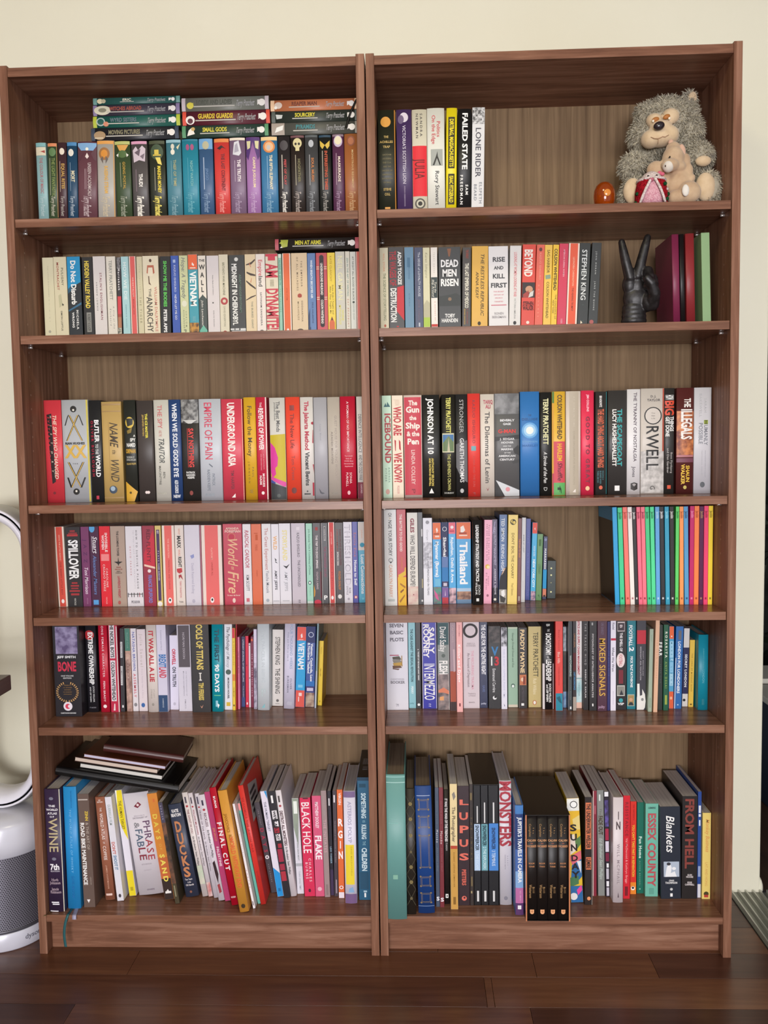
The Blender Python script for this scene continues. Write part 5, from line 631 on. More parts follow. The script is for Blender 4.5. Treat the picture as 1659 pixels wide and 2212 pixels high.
11~10070~137~393~216~124~0.0~0.032~1.0~p~d4c8cc~pinkish grey paperback with a black brushed circle lettered An Account of~o;.46;.09;.46;1;241c1e|o;.46;.09;.32;1;d4c8cc|h;REBECCA;.24;.018;.24;.74;b4a8ac|h;DONNER;.265;.02;.2;.78;b4a8ac|t;THE RECURRING TRAUMA;.32;.78;.58;.15;dca0b0|t;An Account of Depression;.35;.75;.34;.16;8a7a80|h;Translated by;.825;.018;.28;.76;b4a8ac|h;a Friend;.85;.018;.32;.74;b4a8ac|h;GRANTA;.93;.012;.32;.7;988c90
11~10470~139~189~216~122~0.0~0.034~1.0~p~2a3050~navy paperback with white capitals lettered THE CASE FOR THE CENTRE~t;THE CASE FOR THE CENTRE RIGHT;.02;.605;.5;.5;f0f0f4;b|t;GAUKE;.73;.81;.5;.3;6a7aa8|h;polity;.945;.02;.15;.8;b8bcd0
11~10672~132~297~202~129~0.0~0.0~1.0~p~201e20~black paperback with blue, white and red characters lettered V13~n;0;.2;58504e;1c1a1c;22|h;V;.3;.1;.28;.78;3a80b8|h;1;.42;.1;.12;.42;f0f0ee|h;3;.42;.1;.48;.9;c8303c|t;Emmanuel Carrère;.51;.8;.46;.24;e0e0e0|o;.5;.865;.16;1;e4e4e4|o;.56;.855;.1;1;201e20
11~10978~129~142~199~131~0.0~0.0~1.0~p~e4e2ee~slim white paperback with grey portrait at its head beside the black one with colourful characters~n;0;.23;d8d8e0;484850;18|t;THIS IS WHAT HAPPENS INSIDE TIME;.26;.86;.5;.3;c4c4dc|p;.4,.93 .6,.96 .5,.97;485070
11~11155~143~236~197~118~0.0~0.0~1.0~p~9ab8a0~sage green paperback with cream bands and a small penguin badge~b;0;.02;c8d0b8|b;.965;1;d8ccb8|t;George Orwell Down and Out;.07;.5;.52;.2;58705f|o;.5;.73;.2;1.2;4a685a|o;.5;.735;.13;1.2;e4ece4
11~11399~134~204~197~127~0.0~0.0~1.0~p~241e1f~black paperback with cream gold capitals and a small sepia photograph~b;0;1;8a7a70;0;.06|t;PADDY MAYNE;.02;.56;.45;.46;ecd0a0;b|b;.58;.71;c87850;.12;.9|o;.45;.64;.2;1.2;e8c4a8|p;.55,.6 .8,.6 .8,.7 .5,.7;8a4030|t;HAMISH ROSS;.73;.9;.5;.2;6a6268|b;.935;.965;f0f0ee;.3;.62
11~11643~142~306~198~119~0.0~0.0~1.0~p~c8b478~khaki paperback with dark tall capitals and an orange oval foot badge~t;TERRY PRATCHETT;.07;.62;.58;.38;4a4430|t;A Life With Footnotes;.1;.5;.3;.08;d8cc9c|t;Rob Wilkins;.64;.84;.5;.26;ece0b8|o;.48;.94;.16;1.2;c07040|o;.48;.94;.1;1.4;f0ece0
11~11954~125~278~231~136~0.0~0.09~1.0~h~1e1c1e~black hardback with white flaps showing lettered THE DICHOTOMY OF LEADERSHIP~b;.47;1;dcd4d4;0;.2|b;.47;1;c8b8bc;.9;.97|t;B;.01;.04;.5;.3;d8d8d4|t;THE;.07;.1;.52;.2;d8d8d4|t;DICHOTOMY;.12;.37;.52;.42;f0f0ec;b|t;of;.38;.41;.5;.2;d8d8d4|t;LEADERSHIP;.42;.67;.54;.42;f0f0ec;b|t;JOCKO WILLINK;.7;.92;.66;.18;e4e4e0;b|t;and LEIF BABIN;.71;.91;.42;.16;e4e4e0;b
11~12246~113~174~222~147~0.0~0.04~1.0~p~e0443c~bright red paperback with teal foot lettered Blue Hill~b;.8;1;1f88a0|p;.1,.85 .6,.83 .9,.92 .5,.9;14586c|t;Daniel Stanton;.08;.31;.5;.18;a82c2c|t;Blue Hills;.33;.46;.45;.34;f4c8bc|t;a strange summer story;.5;.71;.5;.14;a82c2c
11~12464~138~86~198~123~0.0~0.0~1.0~p~40383c~slim paperback with dark forest photograph beside the bright red one with teal foot~n;0;.3;a8b0b8;50585c;16|n;.3;.8;403830;201c1c;16|n;.8;1;88a8c8;4870a0;16
11~12553~116~97~218~144~0.0~0.03~1.0~p~30383c~slim slate paperback with pale edge beside the dark forest photograph~b;0;1;b8aca8;0;.1|t;WATCHMAKING;.37;.61;.55;.4;b8c8c0;b|t;LESSONS READER;.65;.88;.55;.3;788480|b;.955;.985;f0f0ee;.4;.75
11~12653~113~87~218~144~0.0~0.027~1.0~p~2a2022~slim black and dark red paperback with blue and orange lettering~b;.34;.54;58181f|t;LARGE LEGAL;.12;.28;.5;.4;b07850|t;LAST MACHINE RACE;.56;.76;.5;.46;4888b8;b|b;.84;1;a89c90
11~12772~133~136~228~128~0.0~0.079~1.0~p~e6e2e0~white paperback with red condensed capitals and watery foot lettered SUPPLY CHAIN MANAGEMENT~t;LOGISTICS AND SUPPLY CHAIN MANAGEMENT;-.08;.61;.42;.36;b82c44;b|n;.67;.93;d8ecec;a0ccd0;8|b;.645;.66;98b8b8|t;CHRISTOPHER;.7;.86;.5;.24;7898a0|b;.93;1;ecc0ac
11~12911~119~126~226~142~0.0~0.056~1.0~p~1c181a~black paperback with spaced white serif capitals lettered THE TRAGIC MIND~t;THE TRAGIC MIND;.02;.49;.42;.34;a8a4a4|t;ROBERT D. KAPLAN;.54;.86;.44;.24;e0dcdc;b
11~13040~113~183~228~148~0.0~0.059~1.0~p~1e1a1c~black paperback with spaced white sans capitals lettered PSYCHOLOGY OF INTELLIGENCE ANALYSIS~b;.01;.04;a8a8a8;.3;.5|t;PSYCHOLOGY OF INTELLIGENCE ANALYSIS;.135;.85;.46;.2;d0cccc;b|p;.38,.92 .55,.92 .55,.95 .4,.95;f0f0ee
11~13226~109~230~226~149~0.0~0.049~1.0~p~4a2438~maroon paperback with golden yellow capitals lettered MIXED SIGNALS~t;URI GNEEZY;.01;.145;.5;.24;7a6a80|t;MIXED SIGNALS;.18;.83;.5;.6;e0b048|h;polity;.95;.03;.1;.76;a888a0
11~13471~114~68~214~141~0.0~0.001~1.0~p~2c2c68~slim dark indigo paperback beside the golden yellow capitals~t;THE ROUTE EATER;.33;.61;.5;.36;606aa0
11~13542~112~128~220~145~0.0~0.026~1.0~p~e8e4f0~white paperback with one crimson band lettered What We Won~b;.185;.21;c02848|t;Riedel;.01;.09;.5;.4;787480|t;What We Won;.285;.56;.45;.44;58545e|t;BROOKINGS;.78;.93;.5;.2;c0bcc8
11~13688~118~247~222~143~0.0~0.041~1.0~p~1c181a~black paperback with white oval and two framed photographs lettered THE SMELL OF~b;.0;.11;c8bcbc;.1;.8|b;.015;.1;3c3038;.14;.76|t;B;.03;.07;.45;.24;e8dcdc|t;THE SMELL OF;.125;.335;.46;.24;ece8e8;b|o;.42;.435;.4;1.8;ecdcd8|t;FOOTBALL;.37;.5;.42;.3;c04858|b;.545;.7;7a2430;.24;.66|b;.72;.84;c8c8c0;.08;.82|b;.73;.83;8a8880;.12;.78|p;.3,.83 .5,.77 .7,.83;2c2c34|o;.45;.89;.2;1;38a0a8|h;VSP;.93;.024;.16;.74;f0f0f0
11~13957~124~207~222~137~0.0~0.045~1.0~p~1a7a88~teal paperback with white capitals and a framed portrait lettered FOOTBALL 2~t;THE SMELL OF;.05;.28;.7;.2;68a8b0|t;FOOTBALL;.04;.28;.4;.36;f0f4f4;b|t;2;.29;.34;.5;.5;f4f4f4;b|t;MICK 'BAZ' RATHBONE;.395;.75;.52;.26;e8f0f0;b|b;.83;.965;a8b8a8;.05;.85|b;.84;.957;a88c58;.1;.8|o;.45;.89;.2;1;d0a080|p;.15,.957 .3,.92 .62,.92 .78,.957;243038
11~14167~117~220~226~144~0.0~0.06~1.0~p~3c3a42~charcoal paperback with red band and black and white foot beside the framed portrait~b;.095;.25;c02c3c|t;SCOTT WESTERLAND;.33;.61;.68;.12;b8b4b8|t;MIDNIGHT ASA VOCATION;.28;.66;.42;.14;d0ccd0|p;.05,.7 .3,.7 .35,.85 .05,.85;eceae4|p;.6,.76 .9,.82 .98,.9 .9,.97 .75,1 0,1 0,.85 .6,.83;e8e6e0|o;.62;.88;.14;1.2;8a8a88
11~14397~102~91~198~130~0.9~0.0~1.0~p~a0b09c~slim sage green paperback beside the black and white foot~t;SHADOWS;.07;.15;.5;.24;8a9c88|b;.83;.95;8ea08a;.3;.7
11~14510~98~97~224~148~1.2~0.035~1.0~p~e0b494~slim peach paperback with faint print beside the slim sage green one~t;THE SNOW HUNTERS;.2;.62;.5;.3;d09a7c
11~14664~115~108~205~135~0.0~0.0~1.0~p~2c322e~slim black green paperback with bold white word lettered FEAR~t;FEAR;.2;.36;.5;.6;f0f0ec;b|t;PETER FINN;.46;.68;.5;.26;58645c
11~14782~112~117~206~136~0.0~0.0~1.0~p~1f5a40~slim bottle green paperback with pale capitals lettered ROSARITA~t;ROSARITA;.08;.38;.52;.42;e4e8d8;b|t;ANITA DESAI;.43;.74;.5;.36;88a858;b|b;.82;.93;98a848;.3;.75
11~14952~126~113~199~131~0.0~0.0~1.0~p~50a0c8~slim guide with orange head and foot and pale blue blocks beside the bottle green one~b;0;.15;e86838|o;.5;.12;.14;1;f8ece4|b;.18;.38;a0d0e8;.1;.9|b;.39;.42;a0d0e8;.25;.9|b;.43;.56;88c4e4;.1;.9|b;.57;.72;a8d4e8;.1;.85|t;MAKE A LIVING;.19;.71;.5;.3;3888b0|b;.79;1;e06038|o;.45;.87;.24;1.4;f0b898
11~15068~124~176~199~131~1.1~0.0~1.0~p~2a6ab0~blue paperback guide with white edge strip lettered LONDON FOR LONDONERS~b;.38;1;e8ecf0;0;.12|b;.05;.16;6a6a70;.34;.74|t;LONDON FOR LONDONERS;.18;.81;.5;.34;e8f0f4;b|o;.5;.95;.1;1;b8d0e8
11~15305~141~141~191~120~1.1~0.0~1.0~p~262650~navy paperback with white head and foot lettered SECRET LONDON~b;0;.245;d8d4d0|t;SECRET LONDON;.33;.75;.5;.36;f0f0f0;b|b;.835;1;d8d4d0|o;.35;.915;.24;1;181418
11~15451~138~119~163~107~1.0~0.0~1.0~p~e8c04c~short slim yellow paperback beside the navy one with white head~t;THE LONG OF MONDAY ROAD;.2;.77;.5;.26;9a7818|b;.95;.97;6a5010;.3;.7
11~15602~113~231~181~119~0.0~0.0~1.0~h~1890a8~thick teal hardback standing apart at the row's end with faint pale print~t;CURIOCITY LONDON;.18;.45;.5;.12;58b4c4|t;LONDON;.46;.64;.5;.22;68bccc|b;.85;.93;187888;.36;.62
12~199~15~372~297~196~0.0~0.0~1.0~h~3a2a45~large dark purple hardback with gold letters lettered WINE~b;0;1;e0dcc8;.94;1|o;.45;.075;.14;.7;7a7888|h;THE;.135;.016;.25;.68;ece8ec|h;WORLD;.165;.016;.1;.85;ece8ec|h;ATLAS;.195;.016;.18;.78;ece8ec|h;OF;.222;.013;.32;.6;ece8ec|t;WINE;.235;.51;.5;.56;c4b48c|o;.48;.565;.14;.7;7a7888|h;7th;.63;.045;.2;.8;f4f0f4|h;EDITION;.665;.01;.22;.8;c8c0cc|h;Hugh;.735;.022;.25;.7;a08c98|h;Johnson;.76;.022;.15;.82;a08c98|h;Jancis;.81;.022;.25;.7;a08c98|h;Robinson;.835;.022;.15;.85;a08c98|b;.915;.925;ece8f0;.2;.68|b;.93;.94;ece8f0;.26;.7|b;.988;.996;f0ecf0;.1;.62
12~588~29~313~297~196~0.0~0.0~1.0~h~2a90d0~large sky blue hardback with a dangling ribbon beside the large dark purple hardback~t;THE GARDENER'S ATLAS;.03;.17;.62;.08;1c6ca8|t;THE WORLD ATLAS OF WHISKY;.18;.7;.5;.16;78c0ec;i|t;DAVE BROOM;.73;.91;.5;.2;1c70b0
12~956~36~270~277~183~-1.1~0.0~1.0~p~6a5850~taupe paperback with yellow and white title lettered ROAD BIKE MAINTENANCE~b;.045;.055;c8bcb4;.05;.9|t;ZINN;.15;.235;.72;.24;e0c048;b|t;& THE ART OF;.25;.49;.72;.24;b8a89c|t;ROAD BIKE MAINTENANCE;.25;.8;.3;.32;f4f0ec;b|t;LENNARD ZINN;.73;.8;.76;.1;b8a89c|p;.3,.93 .6,.93 .45,.96;f4f0f0
12~1350~68~233~256~169~-3.6~0.0~1.0~h~a0644c~terracotta hardback with white capitals lettered THE WORLD ATLAS OF COFFEE~h;2ND;.03;.012;.34;.6;f0d8cc|h;EDITION;.048;.012;.2;.8;f0d8cc|t;THE;.1;.14;.5;.2;f0dcd4|t;WORLD ATLAS;.155;.41;.5;.32;f4e4dc|t;OF;.43;.45;.5;.2;f0dcd4|t;COFFEE;.47;.61;.5;.32;f4e4dc|t;JAMES HOFFMANN;.66;.89;.5;.16;d8a890|b;.935;.955;ecccc0;.15;.8
12~1654~65~161~258~170~-4.7~0.0~1.0~p~e4e2ea~slim white paperback with red and blue title lettered SHOOT IT~t;GUERRILLA FILM;.07;.27;.5;.4;a8b4b0|t;DON'T;.43;.55;.46;.44;d07870;b|t;SHOOT IT;.56;.7;.5;.44;6a90b0;b|o;.5;.95;.2;1.4;484048
12~1873~88~172~266~173~-5.7~0.0~1.0~p~e4e0ea~yellow and white comic collection with curved colour fields beside the very thick white hardback~p;0,0 1,0 1,.47 .55,.4 .1,.3 0,.2;e8d424|p;0,0 .25,0 .1,.12 0,.14;f0f0e8|b;.76;1;e8d424|t;THE HUMAN TARGET;.1;.37;.5;.4;6a5c10|b;.915;.95;b8a414;.3;.7
12~2102~90~623~256~169~-6.9~0.0~1.0~h~dcd6dc~very thick white hardback with multicoloured title lettered PHRASE & FABLE~p;.36,.13 .55,.09 .66,.12 .5,.15;7a2838|o;.52;.12;.05;1;ecd8d8|h;BREWER'S;.225;.012;.3;.72;c8c0c8|h;DICTIONARY OF;.245;.014;.24;.82;a8a0a8|t;PHR;.275;.46;.74;.26;6a4a68|t;ASE;.46;.665;.74;.26;a8404a|t;&;.285;.345;.36;.2;8a888c|t;FAB;.35;.53;.4;.28;58687c|t;LE;.53;.66;.42;.28;8a3040|h;20TH EDITION;.7;.012;.3;.7;c0b8c0|h;EDITED BY;.76;.01;.36;.66;d0c8d0|h;CHAMBERS;.95;.014;.36;.66;988c98
12~2797~70~240~265~175~-7.5~0.0~1.0~p~d88838~orange paperback fading to dark foot lettered DAYS OF SAND~b;.6;.8;c86838|b;.8;1;342420|t;AN;.05;.08;.6;.2;d8583c|t;DAYS;.19;.43;.45;.42;e8cc50;b|t;OF;.47;.53;.5;.24;e0b050|t;SAND;.57;.83;.5;.46;f0dc60;b|b;.92;.94;f0ece8;.2;.8|p;.3,.92 .5,.9 .6,.92;f0ece8
12~3101~53~110~251~166~-7.7~0.0~1.0~p~4a4230~slim olive brown comic with sepia cover wedged beside the navy letters book~b;0;.2;4a4458|t;BORDER;.03;.17;.5;.3;a8a4b8|n;.2;.8;7a5038;2c2420;12|b;.82;.93;8a8468;.3;.6
12~3277~82~323~233~154~-9.1~0.0~1.0~h~3a4054~dark slate hardback with large copper hand lettering lettered DUCKS~h;KATE;.07;.032;.2;.72;f4f0ee|h;BEATON;.115;.032;.1;.84;f4f0ee|h;D;.24;.11;.22;.72;c88458|h;U;.37;.11;.22;.72;c88458|h;C;.49;.1;.22;.72;c88458|h;K;.61;.1;.22;.74;c88458|h;S;.73;.1;.22;.72;c88458|h;Two Years;.81;.018;.2;.76;d0c8c8|h;in the;.84;.016;.36;.62;d0c8c8|h;Oil Sands;.87;.018;.18;.8;d0c8c8|o;.48;.945;.09;1.1;8a5848
12~3675~86~138~262~173~-9.4~0.0~1.0~h~e2d8d4~slim white comic hardback lettered THE GHOST IN YOU~b;.04;.1;58505a;.3;.6|o;.48;.13;.22;.9;b03c44|t;THE GHOST IN YOU;.16;.39;.5;.34;8a4448|t;Ed Brubaker Sean Phillips;.42;.7;.5;.3;3c383c|n;.7;.88;b8ccb0;d8d0c0;10
12~3823~86~111~261~172~-9.4~0.0~1.0~h~e2d8dc~slim white comic hardback lettered FOLLOW ME DOWN~b;.04;.1;58505a;.3;.6|o;.48;.13;.22;.9;b03c44|t;FOLLOW ME DOWN;.16;.4;.5;.36;9a3840|t;Ed Brubaker Sean Phillips;.42;.7;.5;.3;3c383c|n;.86;1;c85a58;e0c8c4;10
12~3968~80~105~262~173~-8.6~0.0~1.0~h~e0d8e0~slim white comic hardback lettered FRIEND OF THE DEVIL~b;.03;.1;40384c;.3;.6|o;.48;.13;.22;.9;b03c44|t;FRIEND OF THE DEVIL;.16;.44;.5;.36;5a4048|t;Ed Brubaker Sean Phillips;.46;.74;.5;.3;3c383c
12~4113~67~150~264~174~-9.0~0.0~1.0~h~e4dce4~slim white comic hardback with dark ink blot lettered RECKLESS~b;.05;.1;40384c;.3;.6|o;.48;.14;.22;.9;b03c44|t;RECKLESS;.17;.3;.5;.4;684048|t;Ed Brubaker Sean Phillips;.33;.59;.5;.34;3c383c|p;.2,.64 .6,.62 .8,.75 .5,.84 .3,.75;342024|p;.3,.85 .7,.84 .8,.92 .4,.93;a03840
12~4274~66~134~272~180~-9.0~0.0~1.0~p~b84070~slim magenta comic paperback lettered PALESTINE~t;JOE SACCO;.33;.45;.5;.3;e0a058|t;PALESTINE;.5;.68;.5;.4;f4d8e0;b
12~4474~46~159~290~192~-9.0~0.0~1.0~h~c0102c~crimson comic hardback with bold white title lettered FINAL CUT~t;BURNS;.07;.17;.5;.3;f4f0f0;b|t;FINAL CUT;.29;.7;.5;.62;f4f0f0;b|h;PANTHEON;.93;.014;.15;.85;f0c8c8
12~4733~15~219~295~195~-8.6~0.0~1.0~h~d8983c~golden orange comic hardback with red title lettered WORLD WITHOUT END~t;JANCOVICI;.19;.34;.4;.3;a87020;b|t;BLAIN;.36;.42;.5;.3;a87020;b|t;WORLD WITHOUT END;.38;.8;.52;.46;e06834;b|o;.5;.95;.22;1.1;3c2c18
12~5011~33~57~257~170~-9.4~0.0~1.0~p~ece8ea~very slim white comic with grey and red lettering beside the golden orange one~t;DAYTRIPPER MOON DREAMER;.1;.5;.5;.3;a8a0a0|t;CARTER;.63;.8;.5;.4;c05058|b;.93;.97;484044;.3;.6
12~5089~54~67~250~165~-9.8~0.0~1.0~p~68b0a0~very slim teal comic with pink head beside the bright red volume~b;0;.07;e89090|b;.1;.3;504048;.0;.2
12~5164~50~127~294~194~-9.2~0.0~1.0~h~d83830~tall bright red comic hardback with faint red lettering with a grey label on its cover~t;IN COMICS THE JEWISH WAR;.1;.56;.48;.4;a82424|t;BRUNNER;.72;.82;.5;.24;a82424
12~5324~105~136~229~151~-9.2~0.0~1.0~p~4a444a~dark grey comic paperback with white swirl lettered DAYS~t;JOE KUBERT;.08;.25;.5;.18;a09ca0|t;DAYS;.28;.55;.5;.6;a82c48;b|o;.5;.605;.36;1;e8e4e8|o;.5;.605;.16;1;4a444a|t;ASH KOHLER;.68;.88;.5;.18;a8a4a8
12~5506~87~156~264~174~-7.8~0.0~1.0~p~e4e0ee~white comic paperback with bright blue head and foot curves on the bottom shelf~p;.6,0 1,0 1,.08;2a98d8|p;0,.72 1,.78 1,1 0,1;1f94dc|t;THE HUMAN TARGET;.1;.38;.45;.36;68687c|b;.92;.95;1470b0;.3;.7
12~5672~81~151~266~175~-6.9~0.0~1.0~p~26242a~black comic paperback with white and red boxes beside the blue curved one~b;.04;.11;f0f0f0;.3;.62|b;.18;.26;ece8ec;.1;.9|b;.28;.33;ece8ec;.3;.9|b;.34;.39;a82c3c;.1;.9|b;.4;.46;ece8ec;.2;.9|b;.49;.53;a82c3c;.3;.9|b;.54;.66;a02c44;.1;.9|b;.68;.74;a02c44;.1;.9|b;.75;.84;b03040;.1;.9|t;WE'RE ALL LOST;.185;.455;.5;.4;26242a;b
12~5830~88~139~265~173~-6.9~0.0~1.0~h~ece4e8~white comic hardback with dark condensed title lettered DESTROY ALL MONSTERS~b;.05;.11;504848;.3;.6|o;.48;.145;.22;.9;a83c44|t;DESTROY ALL MONSTERS;.19;.52;.5;.5;604448;b|t;Ed Brubaker Sean Phillips;.53;.79;.5;.36;3c383c
12~5972~101~162~239~158~-2.1~0.0~1.0~p~dcdce6~sage to white comic paperback with grey stripe beside the bright pink one~p;0,0 1,0 1,.1 .6,.5 0,.3;98a494|b;.03;.16;ecf4ec;.2;.75|t;THE THOUSAND HEART SHARE DRAW ABOUT;.26;.65;.5;.22;8a9090|b;.68;.71;b0b4ba|t;THIRD SPARE TIMES;.76;.96;.5;.26;b8bcc4
12~6166~89~258~245~162~-1.7~0.0~1.0~p~d83058~bright pink red comic paperback with big white title lettered BLACK HOLE~b;0;.012;402030;.3;.8|t;BLACK HOLE;.04;.56;.5;.72;f8eef0|t;CHARLES;.61;.85;.66;.22;f4d4dc|t;BURNS;.65;.82;.34;.22;f4d4dc|o;.5;.94;.12;1.4;58182c
12~6431~89~218~250~165~-1.0~0.0~1.0~p~d85c80~rose pink comic paperback with white title lettered FLAKE~t;MATTHEW DOOLEY;.06;.32;.5;.34;f8e0e8;b|t;FLAKE;.39;.63;.54;.66;f8ecf0;b|o;.5;.925;.24;1;ecb0c0
12~6657~86~132~264~174~-1.0~0.0~1.0~p~a08c8c~taupe comic paperback with pinkish title lettered THE INITIATES~t;ETIENNE DAVODEAU;.05;.24;.5;.2;b8a8a8|t;THE INITIATES;.27;.58;.5;.5;d0a8b0|b;.88;.98;8a7878;.3;.7
12~6792~94~88~260~167~-0.8~0.0~1.0~p~26222c~slim blue black comic paperback beside the taupe one with pinkish title~b;.07;.14;ece8ec;.3;.6|t;THE LONG TOMORROW;.16;.33;.6;.24;584c68|b;.75;1;403050|t;LEO TIMBER;.53;.69;.5;.4;98b8cc;b
12~6887~90~98~262~171~0.0~0.0~1.0~p~4a4048~slim brown grey comic paperback beside the orange one with cut white letters~b;.04;.11;ece8ec;.25;.6|t;THE GRANDEUR OF THE COUNTRY OF THE WORLD;.28;.68;.5;.26;a09498|b;.84;.97;a094a0;.4;.7
12~6999~82~138~268~177~0.0~0.0~1.0~p~e4703c~orange comic paperback with cut white letters lettered RGIN~t;VIRGIN;.03;.14;.5;.42;f8e8e0;b|h;R;.3;.065;.08;.92;fcf8f8|h;G;.41;.065;.08;.92;fcf8f8|h;I;.505;.065;.35;.6;fcf8f8|h;N;.6;.065;.08;.92;fcf8f8|o;.5;.9;.36;.9;f4ecec|o;.5;.9;.2;.9;d05828|b;.945;1;ece4ec
12~7177~57~282~274~181~0.0~0.0~1.0~h~e4e0f0~white hardback with purple ends and yellow panel beside the blue boxed set~b;0;.055;806a94|t;ASTERIOS POLYP;.09;.455;.5;.3;a8a4c0|b;.475;.83;f0d838;.1;.82|t;DAVID MAZZUCCHELLI;.49;.75;.6;.12;b8a020|p;.35,.87 .65,.85 .8,.9 .3,.9;88b0d8|b;.915;1;785c88
12~7497~73~291~301~188~0.0~0.0~1.0~x~285f80~petrol blue boxed comic set with black top lettered SOMETHING IS KILLING THE CHILDREN~b;.0;.025;1c3c54|b;.05;.08;1c4860;.15;.7|t;SOMETHING;.125;.33;.5;.36;cfe4ec;b|t;IS;.345;.365;.5;.2;90bccc|t;KILLING;.38;.5;.5;.36;cfe4ec;b|t;THE;.515;.55;.5;.24;90bccc|t;CHILDREN;.57;.76;.5;.4;d8ecf4;b|b;.77;.91;24506c;.1;.8|b;.92;.935;a8c8d8;.38;.66|b;.94;.975;f4f8f8;.44;.58
13~8218~-11~434~340~224~0.0~0.0~1.0~h~6a9e98~tall mint green hardback with browned pages standing against the divider~b;.01;.02;88b8b0|b;.05;.056;a8d0c8|b;.3;.303;88bcb4;.15;.55|b;.33;.336;88bcb4;.1;.6|b;.69;.72;84b4a0;.3;.55
13~8655~10~207~299~197~0.0~0.0~1.0~h~2c2620~black hardback with a lattice of gold dots beside the tall mint green hardback~o;.5;.12;.2;1.1;8a7848|o;.5;.24;.2;1.1;8a7848|o;.5;.37;.2;1.1;8a7848|o;.5;.5;.14;1.1;6a5c3c|o;.5;.62;.2;1.1;8a7848|o;.5;.74;.2;1.1;8a7848|o;.5;.87;.16;1.1;6a5c3c|l;0,.06 1,.18;6a6450|l;1,.06 0,.18;6a6450|l;0,.18 1,.3;6a6450|l;1,.18 0,.3;6a6450|l;0,.3 1,.43;6a6450|l;1,.3 0,.43;6a6450|l;0,.43 1,.56;6a6450|l;1,.43 0,.56;6a6450|l;0,.56 1,.68;6a6450|l;1,.56 0,.68;6a6450|l;0,.68 1,.8;6a6450|l;1,.68 0,.8;6a6450|l;0,.8 1,.93;6a6450|l;1,.8 0,.93;6a6450
13~8916~15~380~303~200~-1.0~0.0~1.0~h~1f4484~royal blue leather hardback with gold tooled frames beside the gold dotted black hardback~f;.2;.105;.8;.185;9a8868|f;.2;.235;.8;.325;9a8868|f;.2;.385;.8;.64;9a8868|f;.2;.71;.8;.785;9a8868|f;.2;.84;.8;.915;9a8868|b;.073;.077;c8d4ec;.1;.9|b;.94;.944;8098c0
13~9331~44~91~288~190~0.0~0.0~1.0~p~4a5568~slim grey blue comic with white initial at its foot beside royal blue leather~t;PREMIERE EPOQUE;.11;.3;.5;.3;6a7888|t;Mattéo;.35;.46;.5;.5;d8d8e0|t;JEAN-PIERRE GIBRAT;.5;.7;.5;.3;7a8898|h;S;.93;.03;.15;.9;f0f0f4
13~9425~42~101~289~191~0.0~0.0~1.0~p~7a3038~slim maroon comic with white initial at its foot beside a grey blue comic~t;DEUXIEME EPOQUE;.11;.3;.5;.3;a06468|t;Mattéo;.36;.47;.5;.5;f0d0d0|t;JEAN-PIERRE GIBRAT;.5;.7;.5;.3;a06468|h;S;.935;.03;.15;.9;f4f0f4
13~9538~56~119~278~183~0.0~0.0~1.0~h~26201f~black comic hardback with tight white capitals lettered IT WAS THE WAR OF THE TRENCHES~t;IT WAS THE WAR OF THE TRENCHES;.075;.45;.46;.5;e8e4e4;b|t;TARDI;.46;.53;.5;.3;c8c4c4|b;.91;.945;f0f0ee;.2;.75|b;.92;.935;26201f;.4;.6
13~9675~33~170~301~199~0.0~0.0~1.0~p~e8d4a0~cream comic paperback with ochre lower half lettered The Photographer~b;.5;1;cc9c4c|b;.49;.515;b84830|p;.3,.08 .6,.06 .8,.1 .5,.13;8a847c|t;The Photographer;.18;.46;.5;.46;5a5044|t;GUIBERT LEFEVRE LEMERCIER;.54;.82;.5;.18;8a6428|b;.9;.96;8a6428;.34;.7
13~9863~51~269~289~191~0.0~0.0~1.0~p~34242a~dark brown comic paperback with big coral letters lettered LUPUS~h;L;.135;.042;.1;.92;e07060|h;U;.25;.058;.1;.92;e07060|h;P;.36;.058;.1;.92;e07060|h;U;.475;.058;.1;.92;e07060|h;S;.59;.055;.1;.92;e07060|t;PEETERS;.695;.83;.5;.34;d86858;b|o;.5;.94;.22;1;e07060|o;.52;.935;.09;1;34242a
13~10138~51~85~293~193~0.0~0.0~1.0~p~38302e~slim dark brown comic with gold print between the coral letters and the slipcase~b;.07;.13;7a6a48;.2;.7|t;THE INCAL;.27;.62;.5;.5;7a6a48|b;.76;.84;7a6a48;.3;.7|b;.88;.9;a89870;.2;.6
13~10237~53~157~289~191~0.0~0.0~1.0~p~1c1c20~black comic volume with white blue panel inside the slipcase~b;.32;.71;b8d0ec;.05;.95|b;.17;.31;d8d8d8;.45;.62|t;SNOWPIERCER;.33;.54;.5;.5;283848;b|t;1 THE ESCAPE;.55;.7;.5;.4;d8e8f8|b;.88;.97;d8d8d8;.4;.7
13~10402~53~169~289~191~0.0~0.0~1.0~p~1c1c20~black comic volume with sea green panel inside the slipcase~b;.32;.71;70a8b4;.05;.95|b;.14;.31;d8d8d8;.45;.62|t;SNOWPIERCER;.33;.5;.5;.5;243c44;b|t;2 THE EXPLORERS;.51;.7;.5;.4;d8f0f4|b;.88;.97;d8d8d8;.4;.7
13~10580~53~233~289~191~0.0~0.0~1.0~p~1c1c20~black comic volume with cornflower blue panel inside the slipcase~b;.315;.71;4a88d4;.04;.98|b;.14;.31;d8d8d8;.45;.6|t;SNOWPIERCER;.35;.53;.5;.34;243a60;b|t;3 TERMINUS;.54;.67;.5;.34;d8e8f8|b;.88;.97;d8d8d8;.4;.6
13~10838~53~279~300~198~0.0~0.0~1.0~h~dcd8e0~tall white comic hardback with giant red letters lettered MONSTERS~t;MONSTERS;.0;.525;.5;.96;b0404c;b|t;BARRY;.6;.68;.66;.1;b0acb8|t;WINDSOR-SMITH;.59;.71;.46;.1;b0acb8|o;.5;.945;.16;1.1;8a8894
